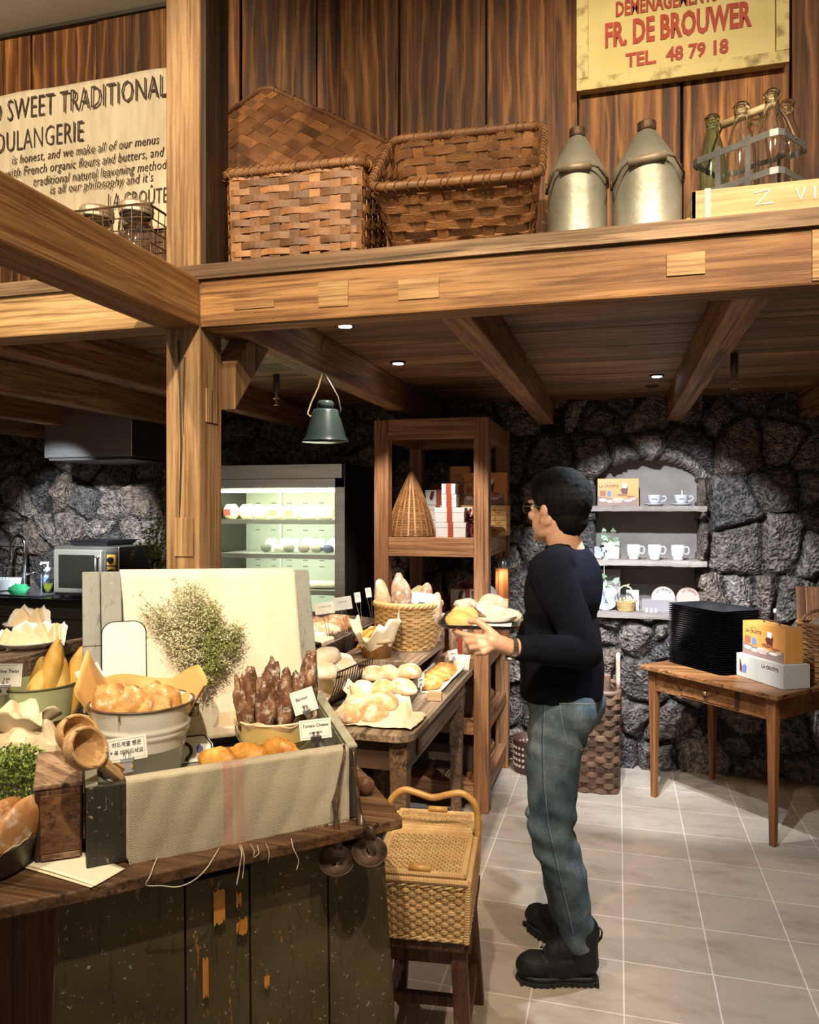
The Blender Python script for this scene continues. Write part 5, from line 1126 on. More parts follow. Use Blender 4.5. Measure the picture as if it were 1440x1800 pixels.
MB().tube([(-.13+.0*t_, 0, .27) if False else (-.125*math.cos(PI*t_), -.03, .27+.075*math.sin(PI*t_)) for t_ in [k/14 for k in range(15)]], .007, 8).build('handle', WICKD, o, smooth=True)
o = thing('paper_bag_top', 'folded cream paper standing out of the brown wicker basket', 'paper', (1.02, 4.30, ZT+.2)); MB().prism([(-.08,0,-.05), (.09,0,-.05), (.075,.0,.105), (.01,.0,.075), (-.03,0,.11), (-.085,0,.07)], (0,.003,0)).build('sheet', PALEP, o)
CB = wood('cutting board wood', (.10,.035,.012), (.25,.10,.035), (.36,.17,.07), 2, 0, .5, .6, .15, .35, False)
def board(label, c, w, h, rz, lean, stripes):
    o = thing('cutting_board', label, 'cutting board', c, rz, None, Matrix.Rotation(lean, 4, 'X'))
    mb = MB(); x = -w/2
    for k, s in enumerate(stripes): mb.obox((x,-.010,0), (w*s-.0004,0,0), (0,.02,0), (0,0,h)); x += w*s
    mb.build('board', CB, o, bevel=.003)
    mb = MB(); n = 10; P = [(-.028,-.010,h-.002), (-.024,-.010,h+.03), (-.024,-.010,h+.08), (-.014,-.010,h+.098), (.014,-.010,h+.098), (.024,-.010,h+.08), (.024,-.010,h+.03), (.028,-.010,h-.002)]
    mb.prism(P[::-1], (0,.02,0)).build('handle', CB, o, bevel=.003)
    MB().tube([(0,-.0108,h+.072), (0,.0108,h+.072)], .006, 10).build('hanging_hole', simple('hole black', (.01,.008,.006)), o)
board('dark wooden cutting board with a holed handle leaning on the stone wall', (1.13, 4.655, ZT+.001), .34, .42, R_(-2), R_(-10), (.14,.24,.38,.24))
# tall seagrass basket behind the person
SG = split_mat('dark twisted seagrass', (.07,.033,.017), (.23,.13,.075), .45)
o = thing('seagrass_basket', 'tall dark plaited seagrass basket standing on the floor behind the person', 'basket', (-.165, 4.50, .002))
P = lambda s, w: (lambda pn: (pn[0]+Vector((0,0,.55*w)), pn[1]))(rrect(s, .155+.012*w, .15+.012*w, .05))
mb = MB(); weave(mb, P, 19, 26, .009, .020, .027, .02, .006, .002, 4); mb.span(-.14,.14,-.135,.135,.0,.008); mb.build('weave', SG, o, smooth=False)
MB().tube([P(i/40, 1.0)[0] for i in range(40)], .016, 7, True).build('rim', SG, o, smooth=True)
for s in (-1, 1): MB().tube([(s*.165, .05*math.cos(PI*t_)*1.4, .55+.19*math.sin(PI*t_)) for t_ in [k/12 for k in range(13)]], .013, 8).build('handle', simple('pale bark handle', (.30,.20,.13), (.48,.37,.27), 25, .7, 0, .3), o, smooth=True)
for k, (x, y, h_) in enumerate(((.05,-.04,.62), (.09,.05,.60), (-.03,.02,.64), (-.08,-.05,.6), (-.06,.08,.61))):
    q = thing('bark_roll', 'rolled brown bark log standing in the seagrass basket', 'log', (-.165+x, 4.50+y, .012), 0, 'bark logs in the seagrass basket'); MB().lathe([(.036,0), (.036,h_), (.030,h_), (.028,h_-.006), (.014,h_-.002), (.001,h_-.005)], n=14).build('bark', simple('bark brown', (.13,.06,.035), (.26,.14,.09), 14, .7, 0, .4, 30), q, smooth=False)
o = thing('floor_bin', 'low brown perforated bin on the floor at the foot of the shelf unit', 'bin', (-.50, 4.62, 0), R_(0))
MB().lathe([(.085,0), (.10,.01), (.11,.19), (.113,.2), (.105,.2), (.095,.015), (.001,.012)], n=24).build('bin_body', simple('brown bin', (.07,.03,.018), rough=.5), o, smooth=True)
for z_ in (.05,.085,.12,.155):
    mb = MB()
    for k in range(26): a = 2*PI*k/26; r_ = .101+.04*z_; mb.box((r_*math.cos(a), r_*math.sin(a), z_), (.012,.012,.012), a)
    tag(mb.build('perforation', simple('bin hole', (.5,.4,.32)), o), kind='stuff')
# ================================================================ painted work table in front
DKP2 = None
def chipped(name, base, base2, chip, thr=.66, scale=3.0, axis=2):
    if name in MC: return MC[name]
    m, t, b = nt(name); g = N(t); v = g.coord()
    sc = [9.0]*3; sc[axis] = 2.0
    n1 = g.noise(g.map(v, tuple(sc)), scale, 6, .7, .2); n2 = g.noise(v, 70, 5, .7); n3 = g.noise(g.map(v, tuple(40 if i != axis else 3 for i in range(3))), 2, 4, .6)
    col = g.ramp(g.noise(v, 5, 4), [(.35, base), (.65, base2)])
    col = g.mix(g.ramp(n1, [(thr, 0), (thr+.035, 1)]), col, chip)
    col = g.mix(g.ramp(n2, [(.635, 0), (.66, .7)]), col, (.45,.40,.28))
    col = g.mix(g.ramp(n3, [(.60, 0), (.66, .5)]), col, (.01,.008,.005))
    t.links.new(col, b.inputs['Base Color']); b.inputs['Roughness'].default_value = .5
    t.links.new(g.bump(g.math('ADD', n2, n3), .25, .004), b.inputs['Normal']); MC[name] = m; return m
PAINT = chipped('chipped olive black paint', (.042,.031,.011), (.078,.059,.023), (.34,.13,.02), .635)
PAINTB = chipped('chipped black chest paint', (.026,.023,.017), (.046,.041,.032), (.30,.27,.21), .65, 5)
GREYG = chipped('grey green inside paint', (.19,.20,.165), (.26,.265,.22), (.12,.085,.05), .66, 4)
GREYB = chipped('worn grey lid paint', (.20,.20,.185), (.28,.28,.26), (.20,.17,.13), .64, 4)
TTOP = wood('worn table plank', (.05,.022,.010), (.17,.085,.038), (.34,.20,.095), 0, 0, .5, .8, .3, .2)
TZ2 = .82
o = thing('work_table', 'old dark painted work table in front carrying the open chest', 'table', W(-.5, 1.85))
pf = [(-.016,1.86), (-.647,1.507), (-.80,1.43), (-1.35,1.22), (-1.75,2.0), (-1.55,2.72), (-.98,2.72), (-.86,2.0), (-.165,2.285)]
MB().prism([W(u, f, TZ2-.027) for u, f in pf][::-1], (0,0,.027)).build('tabletop', TTOP, o, world=True, bevel=.004)
fr_ = (Vector((-.066,1.905))-Vector((-.71,1.545))); fd = fr_.normalized(); bk = Vector((-fd.y, fd.x))
TLp, TRp = Vector((-.71,1.545)), Vector((-.066,1.905))
mb = MB(); cuts = [0, .345, .54, .80, 1.0]
for k in range(4):
    a, b_ = TLp+fr_*(cuts[k]+.003), TRp-fr_*(1-cuts[k+1]+.003)
    a2, b2 = a-bk*.022+fd*(-.02 if k == 0 else 0), b_-bk*.022+fd*(.035 if k == 3 else .0)
    zt = .765-.012*(k % 2)
    MB().hexa([W(*a2,.02), W(*b2,.02), W(*(b2+bk*.02),.02), W(*(a2+bk*.02),.02)], [W(*a,zt), W(*b_,zt), W(*(b_+bk*.02),zt), W(*(a+bk*.02),zt)]).build('front_board', PAINT, o, world=True, bevel=.002)
a, b_ = TRp, TRp+bk*.32; MB().hexa([W(*(a+fd*.035),.02), W(*(a+fd*.055-bk*.0),.02), W(*(b_+fd*.055),.02), W(*(b_+fd*.035),.02)], [W(*(a-fd*.02),.77), W(*a,.77), W(*b_,.77), W(*(b_-fd*.02),.77)]).build('side_board', PAINT, o, world=True, bevel=.002)
a, b_ = TLp, TLp+bk*.32; MB().hexa([W(*(a-fd*.03),.02), W(*(a-fd*.01),.02), W(*(b_-fd*.01),.02), W(*(b_-fd*.03),.02)], [W(*a,.77), W(*(a+fd*.02),.77), W(*(b_+fd*.02),.77), W(*b_,.77)]).build('side_board', wood('edge brown', (.06,.03,.015), (.16,.085,.04), (.26,.15,.08), 2, 0, .6), o, world=True, bevel=.002)
MB().hexa([W(*(TLp+bk*.05+fd*.02),.70), W(*(TRp+bk*.05-fd*.02),.70), W(*(TRp+bk*.07-fd*.02),.70), W(*(TLp+bk*.07+fd*.02),.70)], [W(*(TLp+bk*.05+fd*.02),.793), W(*(TRp+bk*.05-fd*.02),.793), W(*(TRp+bk*.07-fd*.02),.793), W(*(TLp+bk*.07+fd*.02),.793)]).build('apron', simple('apron black', (.012,.009,.006)), o, world=True)
MB().hexa([W(*(TLp+bk*.3),.02), W(*(TRp+bk*.3),.02), W(*(TRp+bk*.32),.02), W(*(TLp+bk*.32),.02)], [W(*(TLp+bk*.3),.793), W(*(TRp+bk*.3),.793), W(*(TRp+bk*.32),.793), W(*(TLp+bk*.32),.793)]).build('rear_board', PAINT, o, world=True)
ORCH = simple('bare orange wood', (.42,.15,.02), (.56,.24,.045), 30, .6, stretch=(1,1,.2))
def on_front(px, py):                      # a point on the front boards
    t = (px-720)/FPX; best = None
    for it in range(60):
        s = it/59; p = TLp+fr_*s-bk*.012
        e = abs(p.x/p.y-t)
        if best is None or e < best[0]: best = (e, p)
    return best[1]
for (x0_, x1_, y0_, y1_) in ((372, 396, 1560, 1628), (416, 428, 1565, 1596), (417, 434, 1613, 1645), (354, 362, 1680, 1755), (460, 471, 1707, 1737)):
    p, q = on_front(x0_, y0_), on_front(x1_, y0_); z1 = EYE-(y0_-893)/FPX*p.y; z0 = EYE-(y1_-893)/FPX*p.y
    rs = random.Random(x0_); n = 9; P = []
    for i in range(n): s = i/(n-1); P.append((p.lerp(q, s), z1-rs.uniform(0, .012)))
    for i in range(n): s = 1-i/(n-1); P.append((p.lerp(q, s), z0+rs.uniform(0, .014)))
    off = lambda z: -bk*(.0145+.022*(.765-z)/.745-.0125)
    MB().prism([W(*(c+off(z)), z) for c, z in P][::-1], (FW*bk.y+RT*bk.x)*-.0008).build('bare_wood_patch', ORCH, o, world=True)
o = thing('red_brown_crate', 'dark red brown wooden crate standing under the table at the left frame edge', 'crate', W(-.86, 1.75))
MB().hexa([W(-.98,1.55,.25), W(-.735,1.62,.25), W(-.80,1.95,.25), W(-1.05,1.9,.25)], [W(-.98,1.55,.775), W(-.735,1.62,.775), W(-.80,1.95,.775), W(-1.05,1.9,.775)]).build('crate_body', wood('red brown crate wood', (.05,.014,.006), (.13,.04,.016), (.20,.07,.03), 2, 0, .6), o, world=True, bevel=.004)
MB().hexa([W(-1.0,1.53,.0), W(-.73,1.60,.0), W(-.80,1.97,.0), W(-1.07,1.92,.0)], [W(-1.0,1.53,.25), W(-.73,1.60,.25), W(-.80,1.97,.25), W(-1.07,1.92,.25)]).build('crate_base', simple('crate base dark', (.03,.016,.01)), o, world=True, bevel=.004)
# ================================================================ the open chest
FL, FR, BR, BL_ = Vector((-.669,1.59)), Vector((-.128,1.861)), Vector((-.258,2.208)), Vector((-.828,1.949))
ZB, ZF, ZK, ZI = TZ2+.001, .99, 1.04, .93
chest = thing('open_chest', 'old black painted wooden chest standing open on the work table, full of bread', 'chest', W(-.47, 1.9, TZ2))
def wall4(p, q, z0p, z0q, z1p, z1q, th, inward): 
    n = (q-p).normalized(); n = Vector((-n.y, n.x))*inward
    return MB().hexa([W(*p,z0p), W(*q,z0q), W(*(q+n*th),z0q), W(*(p+n*th),z0p)], [W(*p,z1p), W(*q,z1q), W(*(q+n*th),z1q), W(*(p+n*th),z1p)])
wall4(FL, FR, ZB, ZB, ZF, ZF, .02, 1).build('front_panel', PAINTB, chest, world=True, bevel=.003)
wall4(FR, BR, ZB, ZB, ZF, ZK, .020, 1).build('side_panel', PAINTB, chest, world=True, bevel=.003)
wall4(BL_, FL, ZB, ZB, ZK, ZF, .020, 1).build('side_panel', PAINTB, chest, world=True, bevel=.003)
wall4(BR, BL_, ZB, ZB, ZK, ZK, .018, 1).build('back_panel', PAINTB, chest, world=True, bevel=.003)
ins = lambda p, c=Vector((-.47,1.90)), k=.955: c+(p-c)*k
MB().hexa([W(*ins(p),ZI-.012) for p in (FL,FR,BR,BL_)], [W(*ins(p),ZI) for p in (FL,FR,BR,BL_)]).build('inner_board', GREYG, chest, world=True)
for (p, q, z1, z2) in ((FR,BR,ZF,ZK), (BL_,FL,ZK,ZF)):
    n = (q-p).normalized(); n = Vector((-n.y, n.x)); a, b_ = p+n*.0205+(q-p)*.03, q+n*.0205-(q-p)*.03
    MB().hexa([W(*a,ZI), W(*b_,ZI), W(*(b_+n*.004),ZI), W(*(a+n*.004),ZI)], [W(*a,z1-.004), W(*b_,z2-.004), W(*(b_+n*.004),z2-.004), W(*(a+n*.004),z1-.004)]).build('lining', GREYG, chest, world=True)
    MB().hexa([W(*(p+n*-.002),z1), W(*(q-n*.002),z2), W(*(q+n*.022),z2), W(*(p+n*.022),z1)], [W(*(p-n*.002),z1+.006), W(*(q-n*.002),z2+.006), W(*(q+n*.022),z2+.006), W(*(p+n*.022),z1+.006)]).build('rim_strip', simple('worn pale rim', (.32,.31,.22), (.45,.43,.32), 30, .6), chest, world=True, bevel=.001)
TLk, TRk = BL_+Vector((-.035,.075)), BR+Vector((-.045,.10)); ZL, ZR = 1.402, 1.385
def lid(s, h):                              # point on the lid front face; s across, h up
    b = BL_.lerp(BR, s); t = TLk.lerp(TRk, s); p = b.lerp(t, h); return W(p.x, p.y, (ZK+.008)*(1-h)+(ZL*(1-s)+ZR*s)*h)
ln = (lid(1,0)-lid(0,0)).cross(lid(0,1)-lid(0,0)).normalized()
if ln.y > 0: ln = -ln                       # towards the camera
lidp = None
for k, (s0, s1) in enumerate(((0,.07), (.073,.155), (.158,.50), (.503,.845), (.848,.925), (.928,1.0))):
    lift = -.004 if 1 < k < 4 else 0
    P = [lid(s0,0), lid(s1,0), lid(s1,1), lid(s0,1)]
    x_ = MB().prism([p+ln*lift for p in P], -ln*.024).build('lid_board', GREYB, chest, world=True, bevel=.003)
MB().prism([lid(0,.46)+ln*.0005, lid(.155,.46)+ln*.0005, lid(.155,.466)+ln*.0005, lid(0,.466)+ln*.0005], -ln*.002).build('board_joint', simple('joint black', (.02,.018,.015)), chest, world=True)
for s in (.12,.88):
    q = lid(s,0); MB().tube([q-ln*.03+Vector((0,0,-.02)), q-ln*.03+Vector((0,0,.03))], .006, 8).build('hinge', RUSTY, chest, world=True)
# ---------------------------------------------------------------- linen
def linen(name, stripes, tint=(1,1,1), k=1.0, con=1.0):
    m, t, b = nt(name); g = N(t); uv = g.n('ShaderNodeUVMap').outputs[0]; sp = g.n('ShaderNodeSeparateXYZ', {0: uv})
    u, v = sp.outputs[0], sp.outputs[1]
    zz = g.math('ABSOLUTE', g.math('SUBTRACT', g.math('FRACT', g.math('MULTIPLY', u, 62.0*k)), .5))
    w = g.math('FRACT', g.math('ADD', g.math('MULTIPLY', v, 150.0*k), g.math('MULTIPLY', zz, 2.6)))
    hb = g.ramp(w, [(.25, 0), (.5, 1), (.75, 0)])
    n1 = g.noise(g.coord(), 9, 5, .6); n2 = g.noise(g.map(uv, (6,160,1)), 2, 4, .6)
    c = lambda a: tuple(x*y for x, y in zip(a, tint))
    col = g.mix(hb, c(tuple(.70-(.36 if i == 0 else .42 if i == 2 else .35)*con*1.0 if False else x for i, x in enumerate((.70-.36*con, .63-.35*con, .48-.30*con)))), c((.70,.63,.48)))
    col = g.mix(g.ramp(n2, [(.35, .5), (.6, 0)]), col, c((.52,.45,.33)))
    col = g.mix(g.ramp(n1, [(.3, .35), (.6, 0)]), col, c((.56,.49,.36)))
    for s0, s1, st in stripes:
        a = g.math('MULTIPLY', g.math('GREATER_THAN', u, s0), g.math('LESS_THAN', u, s1))
        col = g.mix(g.math('MULTIPLY', a, g.math('ADD', g.math('MULTIPLY', hb, .3*st), .55*st)), col, (.50,.20,.16))
    t.links.new(col, b.inputs['Base Color']); b.inputs['Roughness'].default_value = .9; b.inputs['Sheen Weight'].default_value = .2
    t.links.new(g.bump(g.math('ADD', hb, g.math('MULTIPLY', n1, 1.5)), .35, .003), b.inputs['Normal']); return m
def front_s(px, z=None):
    t = (px-720)/FPX; d = FR-FL; return (t*FL.y-FL.x)/(d.x-t*d.y)
s0, s1 = front_s(221), front_s(611); wdt = (FR-FL).length*(s1-s0); nn_ = (FR-FL).normalized(); nn_ = Vector((nn_.y, -nn_.x))   # outward
rstripe = [((front_s(a)-s0)*(FR-FL).length, (front_s(b_)-s0)*(FR-FL).length, k) for a, b_, k in ((391,408,.85), (408,413,.25), (413,428,.7), (428,431,.2))]
o = thing('linen_runner', 'herringbone linen runner with a red stripe hanging over the front of the chest', 'cloth', W(*(FL.lerp(FR,.5)), ZF))
nu, nv = 70, 40; vs = []; uvs = []; fs = []
for j in range(nv+1):
    d = -.075+.255*j/nv                     # distance along the cloth, 0 at the rim
    for i in range(nu+1):
        s = s0+(s1-s0)*i/nu; e = i/nu
        droop = .0 if j < nv else 0
        dl = d+(.018*(1-e)*max(0, d/.18)) - (.03*max(0, 1-e/.06)**2*max(0, d/.18) if e < .06 else 0)
        p = FL.lerp(FR, s)
        wv = .003*math.sin(e*23+d*20)+.0025*nz((e*5, d*12, 3))
        if dl < -.02: q = p-nn_*(.026); z = ZF+.004+(dl+.02)*.95; q = p-nn_*.0245
        elif dl < .008: q = p-nn_*(.0245-(.0245+.006)*(dl+.02)/.028); z = ZF+.006+.002*math.sin(PI*(dl+.02)/.028)
        else: q = p+nn_*(.007+abs(wv)+.02*(dl-.008)); z = ZF+.005-(dl-.008)
        vs.append(W(q.x, q.y, z)); uvs.append((e*wdt, d))
for j in range(nv):
    for i in range(nu): a = j*(nu+1)+i; fs.append((a, a+1, a+nu+2, a+nu+1))
mb = MB(); mb.add(vs, fs); mb.build('cloth', linen('herringbone linen', rstripe, (1,1,1), 1.3), o, smooth=True, world=True, uv=uvs, solid=.0016, offs=1)
TH = simple('loose linen thread', (.62,.54,.40)); bot = vs[nv*(nu+1):]
mb = MB(); rs = random.Random(2)
for i in range(260):
    e = rs.random(); q = bot[min(nu, int(e*nu))].lerp(bot[min(nu, int(e*nu)+1)], e*nu % 1); L = rs.uniform(.003, .009)
    mb.tube([q+Vector((0,0,.002)), q+Vector((rs.uniform(-.003,.003), rs.uniform(-.003,.001), -L))], .0007, 3)
tag(mb.build('fringe', TH, o, world=True), kind='stuff')
def edge_f(px):                            # distance of the table's front edge under a pixel column
    t = (px-720)/FPX; k = (-.647-t*1.507)/(t*.353-.631); return 1.507+.353*k
def thread(P, r=.0011):
    P = [(x, y, edge_f(x)-.012 if (y-893)/FPX*edge_f(x) > .742 else EYE and FPX*(EYE-TZ2-.004)/(y-893)) for x, y in P]
    pts = [at(x, y, f) for x, y, f in P]; out = []
    for i in range(len(pts)-1):
        for k in range(4):
            t = k/4; p0, p1, p2, p3 = pts[max(0,i-1)], pts[i], pts[i+1], pts[min(len(pts)-1,i+2)]
            out.append(.5*((2*p1)+(p2-p0)*t+(2*p0-5*p1+4*p2-p3)*t*t+(3*p1-p0-3*p2+p3)*t**3))
    MB().tube(out+[pts[-1]], r, 5).build('loose_thread', TH, o, smooth=True, world=True)
thread([(279,1502), (272,1518), (264,1540), (257,1556), (285,1557), (312,1559), (340,1548), (362,1528), (377,1505), (386,1490)])
thread([(421,1486), (425,1500), (423,1515), (420,1535), (416,1556)], .0015); thread([(424,1486), (429,1505), (428,1530), (426,1545)])
thread([(440,1484), (447,1497), (445,1507), (455,1500), (452,1486)], .0009); thread([(467,1482), (473,1498), (472,1516)], .0007); thread([(512,1474), (516,1492), (525,1512), (521,1530)])
# cloth over the lid
o = thing('linen_cloth', 'pale linen cloth with a faint stripe draped over the raised chest lid', 'cloth', lid(.5, .5)-Vector((0,0,.4)))
nu, nv = 50, 50; vs = []; uvs = []; fs = []
for j in range(nv+1):
    d = -.10+.56*j/nv                      # along the cloth, 0 at the lid's top edge
    for i in range(nu+1):
        e = i/nu; s = .150+.775*e+.02*math.sin(d*5)*(1-e)
        H = (lid(s,1)-lid(s,0)).length; wv = .004*nz((e*3, d*5, 1))+.0025*math.sin(e*17+d*6)
        if d < -.02: q = lid(s,1)-ln*.030+Vector((0,0,d+.02))-Vector((0,0,.0))
        elif d < .012: q = lid(s,1)+ln*(-.030+.036*(d+.02)/.032)+Vector((0,0,.003+.003*math.sin(PI*(d+.02)/.032)))
        elif d < H: q = lid(s,1-d/H)+ln*(.007+abs(wv))
        else:
            r = d-H; q = lid(s,0)+ln*(.012+abs(wv)+.05*min(1,r/.1))+Vector((0,0,-min(r,.105)*.98))+ln*max(0,r-.105)
        vs.append(q); uvs.append((e*.45, d))
for j in range(nv):
    for i in range(nu): a = j*(nu+1)+i; fs.append((a, a+1, a+nu+2, a+nu+1))
mb = MB(); mb.add(vs, fs); mb.build('cloth', linen('pale lid linen', [(.20,.215,.30), (.222,.25,.22)], (1.22,1.24,1.30), 1.3, .35), o, smooth=True, world=True, uv=uvs, solid=.0016, offs=0)
# ---------------------------------------------------------------- buckets
ENAM = simple('white enamel', (.60,.575,.52), (.68,.655,.60), 3, .22); RIMB = simple('dark enamel rim', (.05,.032,.02), (.12,.07,.04), 40, .45)
def bucket(name, label, c, r0, r1, h, mat, beads=(.62,), rimmat=None):
    o = thing(name, label, 'bucket', c); pr = [(.001,.004), (r0*.97,.004), (r0,0), (r0+.002,.004)]
    n = 40
    for k in range(1, n): w = k/n; r = r0+(r1-r0)*w; r += sum(.0035*math.exp(-((w-b_)/.028)**2) for b_ in beads); pr.append((r, h*w))
    pr += [(r1,h), (r1-.003,h), (r0+.004,.012), (.001,.010)]
    MB().lathe(pr, n=48).build('bucket_body', mat, o, smooth=True)
    MB().tube([(r1*math.cos(2*PI*i/48), r1*math.sin(2*PI*i/48), h) for i in range(48)], .0032, 8, True).build('rim', rimmat or RIMB, o, smooth=True); return o
c = W(-.648, 1.862, ZI+.001); o = bucket('enamel_bucket', 'white enamelled bucket with a dark rim full of bread in the chest', c, .088, .121, .172, ENAM, (.60,.68))
for s in (-1, 1):
    v = Vector((-1 if s < 0 else .9, .25*s, 0)).normalized(); MB().tube([v*.118+Vector((0,0,.165)), v*.134+Vector((0,0,.162)), v*.134+Vector((0,0,.140)), v*.114+Vector((0,0,.137))], .005, 8).build('ear', RIMB, o, smooth=True)
MB().prism([(.0215,-.1225,.155), (.0265,-.1225,.155), (.026,-.1225,.170), (.022,-.1225,.170)], (0,-.001,0)).build('enamel_chip', RIMB, o)
va = math.atan2(-c.y, -c.x)                 # direction towards the camera
ruffle(o, 'paper_liner', (0,0,.09), .085, .150, 0, .115, KRAFT, 72, .006, 1.3, 3, va+R_(62), va+R_(298), [(va+R_(242),.085,.42), (va+R_(110),.045,.7)], zv=.08)
MB().prism([(.085,.055,.13), (.112,.045,.135), (.118,.05,.175), (.092,.06,.172)], (0,.001,0)).build('printed_leaflet', simple('pale blue leaflet', (.55,.58,.60), (.25,.32,.45), 60, .5, lo=.5, hi=.54), o)
SCONE = crust('knobbly golden roll', (.27,.10,.022), (.48,.235,.065), (.63,.38,.14), .12, 24, .55)
rt = Vector((-math.sin(va), math.cos(va), 0)); tw = Vector((math.cos(va), math.sin(va), 0))
for k, (x, y, zz, r, lb) in enumerate(((-.078,.045,.165,.050,'outermost roll beside the tilted name card in the white bucket'), (-.035,.068,.162,.045,'twisted roll second from the lid strip in the white bucket'), (.012,.076,.155,.042,'cracked roll at the front rim of the white bucket'), (.044,.062,.160,.040,'roll with holes in the middle of the white bucket'), (.076,.045,.166,.044,'bright golden roll beside the leaflet in the white bucket'), (-.04,.0,.165,.045,'roll behind the twisted roll in the white bucket'), (.035,.0,.165,.045,'roll half hidden by paper at the back of the white bucket'))):
    p = c+rt*x*.80+tw*y*.72+Vector((0,0,zz-.036)); loaf(lb, p, (r*.92,r*.8,r*1.05), SCONE, k*.9, k+70, 'rolls in the white bucket', 0, Matrix.Rotation(R_((-12,5,10,-8,14,0,6)[k]), 4, 'Y'), 'bread_roll', lump=.24, flat=.8)
PGRN = simple('pale green enamel', (.46,.49,.26), (.54,.56,.32), 3, .25)
gc = W(-1.19, 2.45, TZ2+.001); o = bucket('green_pail', 'pale green enamel pail full of breadsticks on the work table left', gc, .092, .123, .192, PGRN, (), simple('dark green rim', (.12,.12,.05)))
va2 = math.atan2(-gc.y, -gc.x); rt2 = Vector((-math.sin(va2), math.cos(va2), 0)); tw2 = Vector((math.cos(va2), math.sin(va2), 0))
MB().tube([rt2*.124+Vector((0,0,.175))+(rt2*.012*math.cos(a)+Vector((0,0,.012*math.sin(a)))) for a in [2*PI*k/12 for k in range(12)]], .003, 6, True).build('ear_ring', simple('pale ring', (.75,.72,.62), rough=.4), o, smooth=True)
for k, (x, y, hh, ti, lb) in enumerate(((-.01,.04,.30,20,'tallest yellow breadstick with a leaf print in the green pail'), (.055,.03,.24,4,'short yellow breadstick with a groove in the green pail'), (.085,.01,.26,14,'plump yellow breadstick beside the pail ring'), (-.045,.05,.20,25,'low yellow breadstick behind the name card in the green pail'), (-.09,.0,.24,-10,'yellow breadstick at the frame edge of the green pail'), (.0,-.03,.22,6,'yellow breadstick at the back of the green pail'))):
    p = gc+rt2*x+tw2*y+Vector((0,0,.03)); loaf(lb, p, (.036,.034,hh*.46), YELL, va2, k+80, 'breadsticks in the green pail', 0, Matrix.Rotation(R_(-ti*.7), 4, 'X') @ Matrix.Rotation(R_(4), 4, 'Y') @ Matrix.Translation((0,0,.03)), 'breadstick', lump=.12, flat=.99)
cb = W(-.348, 2.005, ZI+.001); BUT = simple('butter enamel', (.55,.40,.13), (.63,.48,.19), 3, .25)
o = bucket('yellow_bucket', 'small butter yellow bucket of dark flaky bread in the chest', cb, .088, .103, .098, BUT, (), PALEP)
va3 = math.atan2(-cb.y, -cb.x); rt3 = Vector((-math.sin(va3), math.cos(va3), 0)); tw3 = Vector((math.cos(va3), math.sin(va3), 0))
MB().tube([Vector((0,0,.075))+rt3*(-.104*math.cos(PI*t_))*-1+tw3*(.108*math.sin(PI*t_))+Vector((0,0,-.05*math.sin(PI*t_))) for t_ in [k/20 for k in range(21)]], .0022, 6).build('bail', simple('dull wire', (.28,.26,.22), rough=.4, metal=.8), o, smooth=True)
ruffle(o, 'paper_liner', (0,0,.06), .088, .1075, 0, .040, PALEP, 60, .003, 2, 7, zv=.12)
MB().prism([rt3*-.16+Vector((0,0,.075)), rt3*-.085+Vector((0,0,.075)), rt3*-.09+Vector((0,0,.115)), rt3*-.145+Vector((0,0,.112))], tw3*.001).build('paper_tab', PALEP, o) 
for k, (x, y, hh, ti, lb) in enumerate(((-.07,.035,.19,-12,'dark flaky bread at the paper tab side of the yellow bucket'), (-.025,.05,.19,-3,'dark flaky bread second in the front row of the yellow bucket'), (.02,.05,.20,2,'dark flaky bread in the middle of the yellow bucket'), (.055,.03,.20,6,'dark flaky bread behind the tilted card in the yellow bucket'), (.075,-.01,.23,9,'tall brown flaky bread at the lid side of the yellow bucket'), (-.01,.0,.22,-2,'tallest dark flaky bread at the back of the yellow bucket'), (-.06,-.02,.19,-10,'dark flaky bread at the back, paper tab side of the yellow bucket'))):
    p = cb+rt3*x*.82+tw3*y+Vector((0,0,.030)); ob = loaf(lb, p, (.029,.027,hh*.45), CHOC, va3, k+90, 'flaky breads in the yellow bucket', 0, Matrix.Rotation(R_(-ti*.8), 4, 'X') @ Matrix.Rotation(R_(3), 4, 'Y') @ Matrix.Translation((0,0,.012)), 'flaky_bread', lump=.42, flat=.99)
for k, (px, py, f, lb) in enumerate(((385,1335,1.80,'golden ridged bread beside the enamel number plate in the chest'), (437,1330,1.84,'golden ridged bread in the middle of the row behind the runner'), (492,1328,1.87,'golden ridged bread below the yellow bucket'))):
    p = at(px, py, f); loaf(lb, (p.x, p.y, ZI+.030), (.058,.027,.034), GOLD, va3+R_(52), k+100, 'golden breads behind the runner', 5, None, 'ridged_bread', lump=.14, flat=.45)
o = thing('bread_pad', 'thin pale board under the golden ridged breads in the chest', 'board', W(-.375, 1.85, ZI)); MB().box((0,0,.014), (.24,.10,.026), YAW+R_(26)).build('board', CRATE, o)
